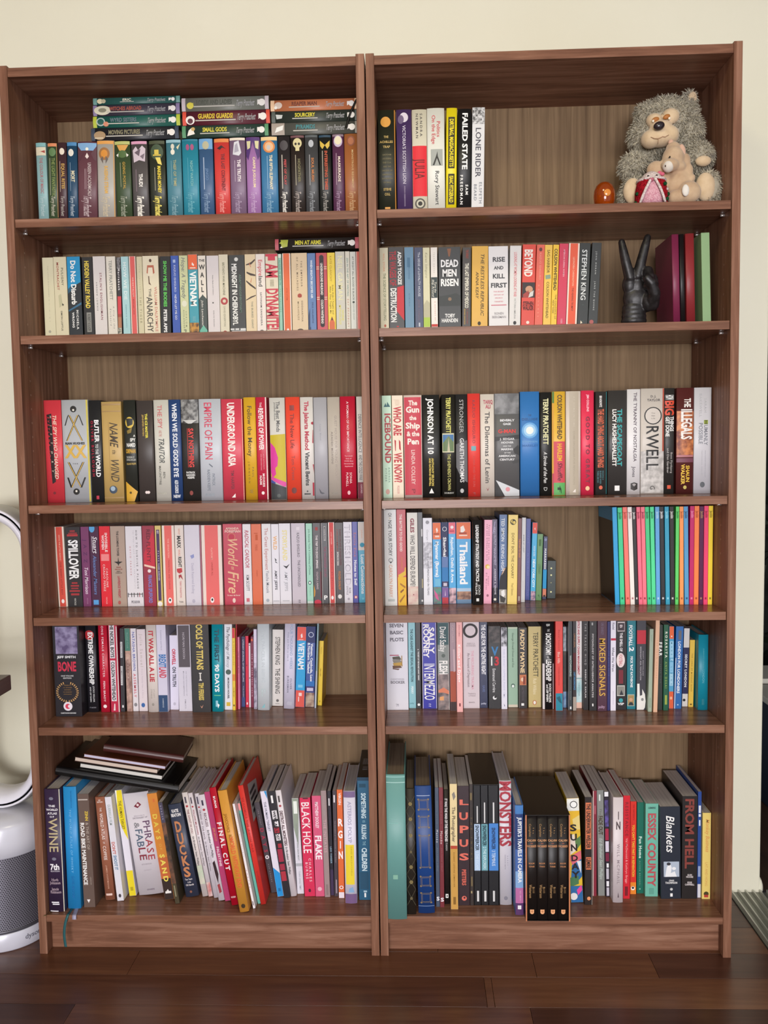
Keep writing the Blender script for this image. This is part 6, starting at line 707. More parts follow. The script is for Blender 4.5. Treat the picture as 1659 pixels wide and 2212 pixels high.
13~11150~9~192~260~172~0.0~0.0~1.0~h~4a78b8~blue and pink photographic hardback lettered TRAVELS IN CAMERA~b;0;.075;4a80c0|b;.08;.4;2a4078|b;.4;.6;4a6cb0|b;.6;.75;88b0e0|b;.75;.89;c070a8|b;.89;1;5a3468|t;JUPITER'S TRAVELS IN CAMERA;.11;.7;.56;.44;f0f4f8;b|t;TED SIMON;.77;.87;.6;.16;e0b0d0|b;.91;.945;f4f0f4;.28;.7
13~12521~65~293~253~167~-2.4~0.0~1.0~p~e8c038~multicoloured painted comic paperback with black brushed letters lettered SUNDAY~b;0;.12;e8e8e0|o;.3;.06;.36;1.2;f4f4f0|o;.55;.06;.3;1;28241f|o;.55;.06;.24;1;f4f4f0|b;.12;.33;e8b830|p;.4,.2 1,.16 1,.3 .5,.3;e8d080|p;.3,.42 1,.36 1,.44 .6,.5;5a8048|p;0,.36 .5,.34 .6,.5 0,.55;e8d8c8|p;0,.56 1,.5 1,.62 .3,.66;e06a78|p;.2,.64 1,.58 1,.75 .6,.8 .1,.76;2a68a0|p;.6,.6 .95,.6 .9,.72;e8e8e8|p;0,.76 .7,.74 .7,.82 0,.85;4a7a50|b;.84;1;2a6aa4|p;.5,.88 .9,.83 .95,.88 .6,.93;e84898|o;.25;.94;.3;1;ece8e4|h;S;.28;.06;.15;.7;241c1c|h;U;.37;.06;.15;.72;241c1c|h;N;.47;.06;.15;.72;241c1c|h;D;.57;.055;.15;.72;241c1c|h;A;.65;.055;.2;.72;241c1c|h;Y;.73;.06;.2;.75;241c1c
13~12824~55~176~260~172~0.0~0.0~1.0~p~28201f~black comic paperback with orange title blocks lettered THE UNDERWATER WELDER~b;.05;.48;d87850;.1;.85|b;.555;.67;d87850;.15;.85|t;THE UNDERWATER WELDER;.06;.47;.48;.5;28201f;b|t;LEMIRE;.565;.66;.5;.5;28201f;b|o;.55;.94;.24;1.1;e89868|b;0;1;d8d4c8;.94;1
13~13089~95~96~259~166~0.0~0.0~1.0~p~8a2c3c~slim dark red comic paperback beside the orange title blocks~b;0;1;e4dcd0;0;.22|b;.14;.22;b8606c;.4;.75
13~13225~96~161~260~165~-0.83~0.0~1.0~p~8a8c88~grey comic paperback with brown black title lettered THE FADE OUT~b;.04;.1;e4e8e4;.3;.5|t;The;.17;.23;.5;.3;6a6c64;i|t;FADE OUT;.24;.42;.5;.6;4a3c2c;b|t;Ed Brubaker Sean Phillips;.45;.84;.5;.44;c0ccc4;i
13~13396~92~103~258~169~-1.0~0.0~1.0~p~2c2430~slim dark comic paperback with purple, red and white blocks beside a grey comic~b;0;.045;f0f0f4|n;.08;.33;6a58b0;382c58;16|b;.35;.46;a82848;.1;.9|b;.47;.57;e0d8e8;.1;.9|b;.58;.66;7a2040;.1;.9|b;.68;.72;f0f0f4;.3;.8|b;.73;.83;c8c4d0;.2;.8|b;.85;.9;f0f0f4;.2;.8|b;.91;.99;c8c4d0;.2;.8
13~13503~65~239~255~168~0.0~0.0~1.0~h~dcd0d2~white comic hardback with thin spaced letters lettered IN~h;I;.17;.07;.46;.58;58484c|h;N;.265;.07;.28;.74;58484c|t;WILL MCPHAIL;.44;.82;.52;.26;988a90|p;.45,.95 .52,.9 .6,.95;605058
13~13785~83~160~252~166~0.0~0.0~1.0~p~d02432~red comic paperback with darker red capitals lettered RESISTANCE~t;RESISTANCE;.06;.39;.52;.42;981c28;b|t;Val McDermid & Kathryn Briggs;.41;.85;.5;.3;f0a0a0|b;.88;.97;7a1420;.25;.7
13~14002~104~145~229~151~0.0~0.0~1.0~p~d83428~red comic paperback with yellow print and orange foot lettered THE WORST MURDERER~b;.87;1;e88828|t;THE THIRTEENTH;.03;.2;.55;.24;a82020|t;YOU CAN'T TAKE PART IN REPARATION;.25;.81;.5;.4;f0b83c;b|o;.45;.935;.34;1;f4f0ec|o;.45;.93;.2;1;2c2420
13~14171~108~159~225~149~0.0~0.0~1.0~p~1a6a58~dark green comic paperback with pale title lettered FUN HOME~t;Fun Home;.37;.61;.5;.4;d8ece0;b|t;ALISON BECHDEL;.64;.91;.44;.16;98c4b0|o;.45;.95;.12;1;88b8a4
13~14333~94~303~228~150~0.0~0.0~1.0~p~70b8a4~turquoise comic paperback with red slab capitals lettered ESSEX COUNTY~h;LEMIRE;.045;.018;.2;.78;3c5c58|t;ESSEX COUNTY;.1;.885;.5;.58;b85058;b|b;.91;.975;60a090;.3;.68
13~14677~83~472~225~149~-1.0~0.0~1.0~p~262c38~thick dark navy comic paperback with white brush title lettered Blankets~t;Blankets;.09;.49;.5;.4;f4f4f2;i|b;.595;.76;b0bccc;.15;.92|p;.22,.76 .3,.66 .45,.6 .55,.66 .5,.72 .7,.7 .8,.76;eceef0|o;.4;.62;.1;.8;34343c|o;.66;.67;.1;.8;eceef0|h;CRAIG;.8;.016;.4;.66;e4e4e4|h;THOMPSON;.825;.02;.22;.82;e4e4e4|o;.52;.895;.07;1;c8c8c8|b;.94;.975;f0f0f0;.46;.58
13~15164~84~359~250~165~0.0~0.0~1.0~p~262222~black comic paperback with dark red capitals lettered FROM HELL~t;FROM HELL;.02;.7;.48;.54;884038;b|h;ALAN;.765;.016;.36;.66;d8d0d0|h;MOORE;.785;.016;.28;.74;d8d0d0|h;EDDIE;.84;.016;.36;.66;d8d0d0|h;CAMPBELL;.86;.016;.2;.82;d8d0d0
13~15544~89~85~259~171~0.0~0.0~1.0~p~2a4a94~slim blue comic paperback with pale foot beside the dark red capitals~b;.13;.2;e8ecf4;.2;.8|b;.21;.235;e8ecf4;.2;.8|b;.265;.32;e8ecf4;.3;.7|b;.7;.8;98a8cc;.15;.85|b;.87;1;d8d8e0
13~15637~83~196~210~138~0.0~0.0~1.0~p~ecd478~short yellow comic paperback with orange script at the end of the bottom shelf~t;Monkey Business;.07;.45;.6;.44;e0a058;i|t;LAT AND HONG;.57;.85;.5;.3;e0b464|o;.5;.94;.3;1;48401c|b;.95;.98;b83c34;.25;.75
"""
# ------------------------------------------------------------------ lettering
# a bare workshop scene in which glyphs and soft shapes are evaluated, then discarded
WORKSHOP = bpy.data.scenes.new('workshop')
def workshop_mesh(ob):
    WORKSHOP.collection.objects.link(ob)
    vl = WORKSHOP.view_layers[0]
    vl.update()
    ev = ob.evaluated_get(vl.depsgraph)
    return ev.to_mesh(), ev
GLYPH = {}
def measure(body, bold):
    c = bpy.data.curves.new('glyph', 'FONT')
    c.body = body; c.size = 1.0; c.resolution_u = 2
    c.offset = 0.034 if bold else 0.009
    ob = bpy.data.objects.new('glyph', c)
    me, ev = workshop_mesh(ob)
    vs_ = [(v.co.x, v.co.y) for v in me.vertices]
    fs_ = [tuple(p.vertices) for p in me.polygons]
    ev.to_mesh_clear()
    bpy.data.objects.remove(ob); bpy.data.curves.remove(c)
    return vs_, fs_
def ext(body, bold):
    v, _ = measure(body, bold)
    return max(p[0] for p in v) - min(p[0] for p in v)
CAP = {}
def glyph(ch, bold):
    key = (ch, bold)
    if key not in GLYPH:
        if ('HH', bold) not in CAP:
            CAP[('HH', bold)] = ext('HH', bold)
            hv_, _ = measure('H', False)
            CAP['h'] = max(p[1] for p in hv_)
        adv = ext('H' + ch + 'H', bold) - CAP[('HH', bold)]
        v, f = ([], []) if ch == ' ' else measure(ch, bold)
        # the face fill may wind either way: keep all facing +z of the text plane
        GLYPH[key] = (v, f, adv)
    return GLYPH[key]

def lay_text(text, bold, italic):
    """unit layout: verts with x along the line, y up; returns verts, faces, glyph starts, length"""
    x = 0.0
    items = []
    for ch in text:
        v, f, adv = glyph(ch, bold)
        items.append((x, v, f)); x += adv
    return items, x

class Print:
    """collects flat print for one spine: verts in spine space (u metres across, z metres up), faces, material ids"""
    def __init__(self, w, h, bulge):
        self.w, self.h, self.b = w, h, bulge
        self.v, self.f, self.m, self.mats = [], [], [], []
        self.k = 0
    def y(self, x):
        u = min(max(x / self.w, 0.0), 1.0) * 2 - 1
        return self.b * u * u
    def mid(self, m):
        if m not in self.mats: self.mats.append(m)
        return self.mats.index(m)
    def poly(self, pts, m, off):
        """a flat shape, cut into upright strips so that it follows a rounded spine"""
        idx = self.mid(m)
        n = 1 if self.b < 1e-5 else 8
        x0 = min(p[0] for p in pts); x1 = max(p[0] for p in pts)
        for s in range(n):
            a, b = self.w * s / n, self.w * (s + 1) / n
            if n == 1: a, b = -1, 1
            if b <= x0 or a >= x1: continue
            q = clip(clip(pts, a, 1), b, -1)
            if len(q) < 3: continue
            k = len(self.v)
            self.v += [(p[0], self.y(p[0]) - off, p[1]) for p in q]
            area = sum(q[i - 1][0] * q[i][1] - q[i][0] * q[i - 1][1] for i in range(len(q)))
            ids = list(range(k, k + len(q)))
            self.f.append(tuple(ids if area > 0 else ids[::-1])); self.m.append(idx)
    def glyphs(self, vs_, fs_, m, off):
        idx = self.mid(m)
        if self.b > 1e-5 and max(p[0] for p in vs_) - min(p[0] for p in vs_) > 0.3 * self.w:
            for t in fs_:
                self.poly([vs_[i] for i in t], m, off)
            return
        k = len(self.v)
        self.v += [(p[0], self.y(p[0]) - off, p[1]) for p in vs_]
        for t in fs_:
            self.f.append(tuple(i + k for i in t)); self.m.append(idx)

def clip(pts, a, sgn):
    out = []
    for i in range(len(pts)):
        p, q = pts[i - 1], pts[i]
        dp, dq = (p[0] - a) * sgn, (q[0] - a) * sgn
        if (dp >= 0) != (dq >= 0):
            t = dp / (dp - dq)
            out.append((a, p[1] + (q[1] - p[1]) * t))
        if dq >= 0: out.append(q)
    return out

def convex_parts(pts):
    if len(pts) <= 4: 
        return [pts]
    c = [(Vector((p[0], p[1], 0))) for p in pts]
    from mathutils.geometry import tessellate_polygon
    return [[pts[i] for i in tri] for tri in tessellate_polygon([c])]

def spine_print(spec, w, h, bulge, vt, vb):
    art, txt = Print(w, h, bulge), Print(w, h, bulge)
    V = lambda v: h - h * (vt + float(v) * (vb - vt))
    hs = h * (vb - vt)
    for n, el in enumerate([e.strip() for e in spec.split('|') if e.strip()]):
        a = [q.strip() for q in el.split(';')]
        k = a[0]
        off = 0.00035 + 0.00005 * n
        if k == '@P':
            a = ['t', 'Terry Pratchett', '.71', '.98', '.5', '.4', a[1], 'i' + (a[2] if len(a) > 2 else '')]; k = 't'
        if k == 'b' or k == 'n':
            if k == 'b':
                u0, u1 = (float(a[4]), float(a[5])) if len(a) > 5 else (0.0, 1.0)
                m = mat(a[3], 0.5)
            else:
                u0, u1 = 0.0, 1.0
                m = noise_mat(a[3], a[4], float(a[5]))
            z1, z0 = min(V(a[1]), h - 0.0004), max(V(a[2]), 0.0004)
            if z1 > z0:
                e = 0.0005
                x0, x1 = max(u0 * w, e), min(u1 * w, w - e)
                art.poly([(x0, z0), (x1, z0), (x1, z1), (x0, z1)], m, off)
        elif k == 'o':
            u, v, ru, rat = float(a[1]), a[2], float(a[3]), float(a[4])
            pts = []
            for i in range(20):
                t = 2 * pi * i / 20
                pts.append((min(max((u + ru * cos(t)) * w, 0.0003), w - 0.0003), min(max(V(v) + ru * w * rat * sin(t), 0.0003), h - 0.0003)))
            art.poly(pts, mat(a[5], 0.5), off)
        elif k == 'p':
            pts = []
            for s in a[1].split():
                u, v = s.split(',')
                pts.append((min(max(float(u) * w, 0.0005), w - 0.0005), min(max(V(v), 0.0005), h - 0.0005)))
            for q in convex_parts(pts):
                art.poly(q, mat(a[2], 0.5), off)
        elif k == 'l':
            (u0, v0), (u1, v1) = [s.split(',') for s in a[1].split()]
            x0, x1 = float(u0) * w, float(u1) * w
            art.poly([(x0, V(v0)), (x1, V(v1)), (x1, V(v1) + 0.0012), (x0, V(v0) + 0.0012)], mat(a[2], 0.5), off)
        elif k == 'f':
            x0, x1, z1, z0 = float(a[1]) * w, float(a[3]) * w, V(a[2]), V(a[4])
            m = mat(a[5], 0.35, 0.5, 0.5)
            for i, t in enumerate((0.0, 0.0022)):
                e = 0.0007
                for q in ((x0 + t, x1 - t, z0 + t, z0 + t + e), (x0 + t, x1 - t, z1 - t - e, z1 - t), (x0 + t, x0 + t + e, z0 + t, z1 - t), (x1 - t - e, x1 - t, z0 + t, z1 - t)):
                    art.poly([(q[0], q[2]), (q[1], q[2]), (q[1], q[3]), (q[0], q[3])], m, off + i * 0.00002)
            for cx in (x0, x1):
                for cz in (z0, z1):
                    art.poly([(cx + 0.0024 * cos(t * pi / 4), cz + 0.0024 * sin(t * pi / 4)) for t in range(8)], m, off + 0.0001)
        elif k == 'r':   # laurel wreath: leaves round a ring, open at the top
            u, v, ro, ri, rat = float(a[1]) * w, V(a[2]), float(a[3]) * w, float(a[4]) * w, float(a[5])
            m = mat(a[6], 0.45)
            for i in range(26):
                t = radians(108) + radians(324) * (i + 0.5) / 26
                if i >= 13: sg = 1
                else: sg = -1
                for rad, dirn in ((ro, 1), (ri, -1)):
                    rm = (ro + ri) / 2
                    tt = t + radians(6) * sg
                    p0 = (u + rm * cos(t), v + rm * rat * sin(t))
                    p2 = (u + rad * 1.03 * cos(tt), v + rad * 1.03 * rat * sin(tt))
                    mx_, mz_ = (p0[0] + p2[0]) / 2, (p0[1] + p2[1]) / 2
                    px, pz = -(p2[1] - p0[1]) * 0.38, (p2[0] - p0[0]) * 0.38
                    art.poly([p0, (mx_ + px, mz_ + pz), p2, (mx_ - px, mz_ - pz)], m, off)
        elif k in 'th':
            style = a[-1] if (k == 't' and len(a) > 7) else ''
            bold = 'b' in style or k == 'h'
            items, L = lay_text(a[1], bold, False)
            if L <= 0: continue
            cap = CAP['h']
            m = mat(a[6], 0.5)
            if k == 't':
                z1, z0 = V(a[2]), V(a[3])
                length = z1 - z0
                uc, uh = float(a[4]) * w, float(a[5]) * w
                if uh <= 0: continue
                sy = uh / cap
            else:
                sy = float(a[3]) * hs / cap
                x0, x1 = float(a[4]) * w, float(a[5]) * w
                length = x1 - x0
            sx = length / L
            track = 0.0
            if sx > 1.25 * sy and len(a[1]) > 1:
                sx = 1.25 * sy
                track = (length - L * sx) / (len(a[1]) - 1)
            vv, ff = [], []
            sh = 0.25 if 'i' in style else 0.0
            for j, (gx, gv, gf) in enumerate(items):
                b0 = len(vv)
                for (px, py) in gv:
                    s = (gx + px) * sx + j * track + sh * py * sy
                    tt = (py - cap / 2) * sy
                    if k == 't': vv.append((uc + tt, z1 - s))
                    else: vv.append((x0 + s, V(a[2]) + tt))
                for t in gf: ff.append(tuple(i + b0 for i in t))
            # keep the print on the spine
            vv = [(min(max(p[0], 0.0003), w - 0.0003), min(max(p[1], 0.0003), h - 0.0003)) for p in vv]
            txt.glyphs(vv, ff, m, off + 0.0002)
    return art, txt

# ------------------------------------------------------------------ books
PAGES = {}
def page_mat(tone):
    if tone not in PAGES:
        m = bpy.data.materials.new('page_edges')
        m.use_nodes = True
        nt, N, L, p = nodes_of(m)
        tc = N.new('ShaderNodeTexCoord'); mp = N.new('ShaderNodeMapping')
        mp.inputs['Scale'].default_value = (900, 3, 3)
        L.new(tc.outputs['Object'], mp.inputs['Vector'])
        n = N.new('ShaderNodeTexNoise'); n.inputs['Scale'].default_value = 1.0
        L.new(mp.outputs[0], n.inputs['Vector'])
        c2 = {'w': ('b0a9a6', 'd2ccc8'), 'c': ('b8a888', 'd8cbae'), 'b': ('6a5644', '92806c')}[tone]
        r = ramp(nt, [(0.35, c2[0]), (0.6, c2[1])])
        L.new(n.outputs['Fac'], r.inputs['Fac']); L.new(r.outputs['Color'], p.inputs['Base Color'])
        p.inputs['Roughness'].default_value = 0.85
        PAGES[tone] = m
    return PAGES[tone]

KIND_NAME = {'p': 'paperback_book', 'h': 'hardback_book', 'm': 'magazine', 'n': 'notebook', 'x': 'box_file'}
def make_book(kind, w, h, dep, cover_hex, spec, vt=0.0, vb=1.0, tone='w', name=None, lid_hex=None):
    root = empty(name or KIND_NAME[kind])
    hard = kind in 'hn'
    bulge = min(0.0024, 0.085 * w) if hard else 0.0
    t = min(0.0024, w * 0.12) if hard else min(0.0005, w * 0.08)
    rough = 0.42 if hard else 0.36
    cm = mat(cover_hex, rough, 0.4)
    if kind == 'x':
        bx = box('case', 0, w, 0, dep, 0, h, cm, root, 0.0008)
        if lid_hex:
            bx.data.materials.append(mat(lid_hex, 0.3, 0.5))
            for pl in bx.data.polygons:
                if pl.normal.z > 0.9 and pl.area > w * dep * 0.5: pl.material_index = 1
    else:
        # wrap-round cover: spine and two boards as one folded shell
        prof = [(0.0, dep)]
        if hard:
            prof.append((0.0, bulge + 0.0004))
            for i in range(9):
                u = i / 8
                prof.append((u * w if 0 < i < 8 else (0.0003 if i == 0 else w - 0.0003), bulge * (2 * u - 1) ** 2))
            prof.append((w, bulge + 0.0004))
        else:
            c = min(0.0006, w * 0.12)
            prof += [(0.0, c), (c * 0.3, c * 0.3), (c, 0.0), (w - c, 0.0), (w - c * 0.3, c * 0.3), (w, c)]
        prof.append((w, dep))
        n_out = len(prof)
        inner = [(w - t, dep), (w - t, bulge + t + 0.0003), (t, bulge + t + 0.0003), (t, dep)]
        ring = prof + inner
        n = len(ring)
        verts = [(x, y, 0.0) for x, y in ring] + [(x, y, h) for x, y in ring]
        faces = [(i, (i + 1) % n, n + (i + 1) % n, n + i) for i in range(n)]
        faces.append(tuple(range(n - 1, -1, -1)))
        faces.append(tuple(range(n, 2 * n)))
        cov = mesh_obj('cover', verts, faces, cm, root)
        if hard:
            sm = [False] * len(cov.data.polygons)
            for i in range(1, 11): sm[i] = True
            cov.data.polygons.foreach_set('use_smooth', sm)
        e = 0.003 if hard else 0.0003
        if w - 2 * t > 0.0004:
            box('page_block', t + 0.00005, w - t - 0.00005, bulge + t + 0.0004, dep - e, e, h - e, page_mat(tone), root)
    if spec.strip():
        art, txt = spine_print(spec, w, h, bulge, vt, vb)
        if art.f: mesh_obj('spine_print', art.v, art.f, art.mats, root, mat_idx=art.m)['kind'] = 'stuff'
        if txt.f: mesh_obj('spine_lettering', txt.v, txt.f, txt.mats, root, mat_idx=txt.m)['kind'] = 'stuff'
    return root

CAT = {'p': 'book', 'h': 'book', 'm': 'magazine', 'n': 'notebook', 'x': 'box'}
SPECIAL = {}
def place_books():
    for ln in BOOKS.strip().split('\n'):
        r, x, d, w, h, dep, lean, vt, vb, kind, hexc, lab, spec = ln.split('~')
        rn, z, grp = ROWS[int(r)]
        x, d, w, h, dep = int(x) / 1e4, int(d) / 1e3, int(w) / 1e4 - 0.00025, int(h) / 1e3, int(dep) / 1e3
        th = radians(float(lean))
        tone = 'w'
        if 'browned pages' in lab or 'gold dots' in lab or 'tooled' in lab: tone = 'b'
        elif rn[0] in 'AB': tone = 'c'
        lid = '101014' if 'black top' in lab else None
        nm = None
        if kind == 'x': nm = 'book_box_set' if lid else ('box_file' if 'file' in lab else 'gift_box')
        root = make_book(kind, w, h, dep, hexc, spec, float(vt), float(vb), tone, nm, lid)
        z += 0.0003
        if th > 0: root.location = (x + w * (1 - cos(th)), d, z + w * sin(th))
        else: root.location = (x, d, z)
        root.rotation_euler = (0, th, 0)
        tag(root, lab, 'box' if kind == 'x' else CAT[kind], grp)
        SPECIAL[lab] = (root, w, h, dep)
place_books()
def find_book(part):
    for k, v in SPECIAL.items():
        if part in k: return v
    raise KeyError(part)

# ------------------------------------------------------------------ books lying flat on top of the upright rows
BOW = 'p;{a},.3 {a},.7 {b},.5;e8e4dc|o;{c};.5;.0;1;e8e4dc'
def flat_book(x0, x1, d, z, thick, hexc, label, spec, ends, group):
    """a hardback on its side: its head towards the fan, spine to the room"""
    h, w = x1 - x0, thick
    spec = 'b;0;.045;%s | b;.955;1;%s | ' % (ends, ends) + spec
    root = make_book('h', w, h, min(0.13, 0.26 - d), hexc, spec, 0, 1, 'c')
    root.location = (x1, d, z)
    root.rotation_euler = (0, -pi / 2, 0)
    tag(root, label, 'book', group)
    return root
def disc_title(title, col, v0, v1, sub):
    return ('t;%s;%s;%s;.62;.34;%s;b | b;%s;%s;%s;.28;.36 | t;Terry Pratchett;.62;.83;.5;.44;a8a8a8;i | p;.3,.87 .7,.87 .5,.905;ece8e0 | p;.5,.885 .7,.905 .7,.87;ece8e0 | o;.5;.92;.26;1;ece8e0'
            % (title, v0, v1, col, float(v0) - .03, float(v1) + .03, sub))
TOPZ = 1.692 + 0.1988
G1 = 'hardbacks lying flat on the top shelf books'
z = TOPZ
for (x0, x1, th, hexc, ends, title, col, v0, v1, em, lab) in [
    (0.1622, 0.3663, 0.0285, '24252a', '3a4454', 'MOVING PICTURES', '8a8468', .2, .56, 'o;.4;.1;.34;1.4;a88c68 | b;.04;.14;d8c8a8;.16;.24', 'black hardback lying flat at the base of its pile'),
    (0.1676, 0.3706, 0.0262, '1f5a50', 'b4c040', 'WYRD SISTERS', '6a7880', .2, .5, 'o;.5;.09;.36;1.1;a8b8b0 | o;.5;.09;.26;1.1;1f5a50 | o;.3;.15;.2;1.2;d08868', 'dark teal hardback with lime ends lying flat'),
    (0.1687, 0.3706, 0.0245, '3c3844', '8a7ca0', 'WITCHES ABROAD', 'a85848', .19, .56, 'o;.5;.11;.42;1.9;d8d4b8 | o;.5;.11;.2;1.9;8a8870', 'dusky violet hardback with white plate emblem lying flat'),
    (0.1697, 0.3717, 0.0155, '2c5a54', '6a9890', 'ERIC', 'd8d4bc', .34, .44, 'o;.5;.08;.36;1.2;d8cfa8 | o;.5;.12;.3;1.2;b8b090', 'thin dark green hardback topping its pile')]:
    flat_book(x0, x1, 0.10, z, th, hexc, lab, em + ' | ' + disc_title(title, col, v0, v1, 'c0bcb0'), ends, G1)
    z += th + 0.0002
z = TOPZ
for (x0, x1, th, hexc, ends, title, col, v0, v1, em, lab) in [
    (0.3735, 0.5735, 0.0275, '2c4038', '5a9468', 'SMALL GODS', 'd8cc48', .24, .52, 'p;.15,.06 .6,.08 .85,.12 .3,.15;ecE8dc | o;.7;.13;.16;1;c8a868', 'dark green hardback with leaf green ends lying flat'),
    (0.3755, 0.5775, 0.0315, '5a2430', 'd8503c', 'GUARDS! GUARDS!', 'e0c440', .18, .58, 'o;.36;.09;.3;1.1;ece8e0 | o;.3;.09;.18;1.1;5a2430', 'dark maroon hardback with orange red ends lying flat'),
    (0.3745, 0.5755, 0.0300, '74766c', 'c8bcc0', 'LORDS AND LADIES', '585a50', .17, .58, 'o;.4;.1;.24;1.1;d8cc48 | p;.5,.06 .6,.14 .3,.12;d8cc48', 'olive grey hardback with yellow star lying flat')]:
    flat_book(x0, x1, 0.10, z, th, hexc, lab, (em + ' | ' + disc_title(title, col, v0, v1, 'c0bcb0')).replace('ecE8', 'ece8'), ends, G1)
    z += th + 0.0002
z = TOPZ
for (x0, x1, th, hexc, ends, title, col, v0, v1, em, lab) in [
    (0.5800, 0.7805, 0.0275, '55564f', '9a9488', 'PYRAMIDS', '48888c', .28, .5, 'b;.0;.15;a89c90 | p;.2,.04 .6,.06 .8,.14 .4,.13;ecece4', 'dark grey hardback with white bird emblem lying flat'),
    (0.5806, 0.7805, 0.0255, '2f3630', '565e58', 'SOURCERY', 'd8cc40', .27, .5, 'p;.3,.06 .7,.05 .65,.13 .35,.12;c8ccc8', 'near black hardback with pale book emblem lying flat'),
    (0.5791, 0.7805, 0.0245, 'c47850', 'ecc8a0', 'REAPER MAN', '7a4434', .24, .53, 'o;.5;.09;.3;1.2;d8c8b8 | o;.3;.06;.14;1;f0ece0', 'orange brown hardback topping its pile beside the divider')]:
    last = flat_book(x0, x1, 0.10, z, th, hexc, lab, em + ' | ' + disc_title(title, col, v0, v1, 'c0bcb0'), ends, G1)
    z += th + 0.0002
flat_book(0.5789, 0.7746, 0.115, 1.4367 + 0.1995, 0.0262, '2f2b28', 'near black hardback with rose ends lying flat on the second shelf books',
          'p;.2,.08 .9,.07 .9,.16 .3,.15;b0b848 | p;.6,.05 .8,.09 .5,.1;c0c850 | p;.2,.06 .35,.08 .2,.09;ece8e0 | ' + disc_title('MEN AT ARMS', 'd8d040', .24, .55, 'c0bcb0'), 'c05c64',
          'hardbacks lying flat on the second shelf books')

def world_child(o, root):
    o.parent = root
    m = Matrix.LocRotScale(root.location, root.rotation_euler, None)
    o.matrix_parent_inverse = m.inverted()

def ribbon(name, pts, width, hexc, root, across=(1, 0, 0)):
    """a cloth strip following a smooth path"""
    P = [Vector(p) for p in pts]
    path = []
    for i in range(len(P) - 1):
        p0, p1, p2, p3 = P[max(i - 1, 0)], P[i], P[i + 1], P[min(i + 2, len(P) - 1)]
        for k in range(6):
            t = k / 6
            path.append(0.5 * ((2 * p1) + (p2 - p0) * t + (2 * p0 - 5 * p1 + 4 * p2 - p3) * t * t + (3 * p1 - p0 - 3 * p2 + p3) * t ** 3))
    path.append(P[-1])
    a = Vector(across) * width / 2
    v, f = [], []
    for p in path:
        v += [tuple(p - a), tuple(p + a), tuple(p + a + Vector((0, -0.0006, 0.0003))), tuple(p - a + Vector((0, -0.0006, 0.0003)))]
    for i in range(len(path) - 1):
        b = 4 * i
        for j in range(4):
            f.append((b + j, b + (j + 1) % 4, b + 4 + (j + 1) % 4, b + 4 + j))
    o = mesh_obj(name, v, f, mat(hexc, 0.45), None, smooth=True)
    world_child(o, root)
    return o
ribbon('bookmark_ribbon', [(0.7770, 0.096, 1.9640), (0.7700, 0.0955, 1.9500), (0.7600, 0.0955, 1.9290), (0.7520, 0.0955, 1.9020)], 0.0055, '14140f', last, (1, 0, 0.35))
blue = find_book('dangling ribbon')[0]
ribbon('bookmark_ribbon', [(0.0690, 0.032, 0.0948), (0.0700, 0.0125, 0.0950), (0.0705, 0.0000, 0.0945), (0.0650, -0.0040, 0.0740), (0.0620, -0.0040, 0.0480), (0.0640, -0.0030, 0.0196)], 0.0062, '2c5e62', blue)
ribbon('bookmark_ribbon', [(0.0790, 0.034, 0.0948), (0.0840, 0.012, 0.0950), (0.0865, -0.0005, 0.0946), (0.0870, -0.0030, 0.0860)], 0.0095, 'a8a4bc', blue)
purple = find_book('large dark purple hardback with gold')[0]
ribbon('bookmark_ribbon', [(0.0265, 0.016, 0.0954), (0.0240, 0.005, 0.0955), (0.0215, -0.0015, 0.0955), (0.0145, -0.0045, 0.0950)], 0.0050, '5c6a24', purple, (0.5, -0.5, 0.5))
# cover label of the tall red comic and barcode on the blue boxed set's top
red, rw, rh, rd = find_book('tall bright red comic')
o = mesh_obj('cover_label', [(rw + 0.0003, 0.03, 0.19), (rw + 0.0003, 0.12, 0.19), (rw + 0.0003, 0.13, 0.26), (rw + 0.0003, 0.04, 0.28)], [(0, 1, 2, 3)], mat('b4b0ae', 0.5), red)
for q in range(4):
    za = 0.205 + q * 0.015
    mesh_obj('label_lettering', [(rw + 0.0006, 0.045, za), (rw + 0.0006, 0.105, za), (rw + 0.0006, 0.105, za + 0.008), (rw + 0.0006, 0.045, za + 0.008)], [(0, 1, 2, 3)], mat('3a3436', 0.5), red)
bs, bw, bh, bd = find_book('petrol blue boxed')
v, f = [], []
for k in range(11):
    x0 = 0.008 + k * 0.0016
    b0 = len(v)
    wd = 0.0011 if k % 3 else 0.0006
    v += [(x0, 0.085, bh + 0.0004), (x0 + wd, 0.085, bh + 0.0004), (x0 + wd, 0.125, bh + 0.0004), (x0, 0.125, bh + 0.0004)]
    f.append((b0, b0 + 1, b0 + 2, b0 + 3))
mesh_obj('barcode', v, f, mat('a8a4a4', 0.5), bs)
box('price_patch', 0.010, 0.022, 0.050, 0.072, bh + 0.0001, bh + 0.0004, mat('7a7676', 0.5), bs)

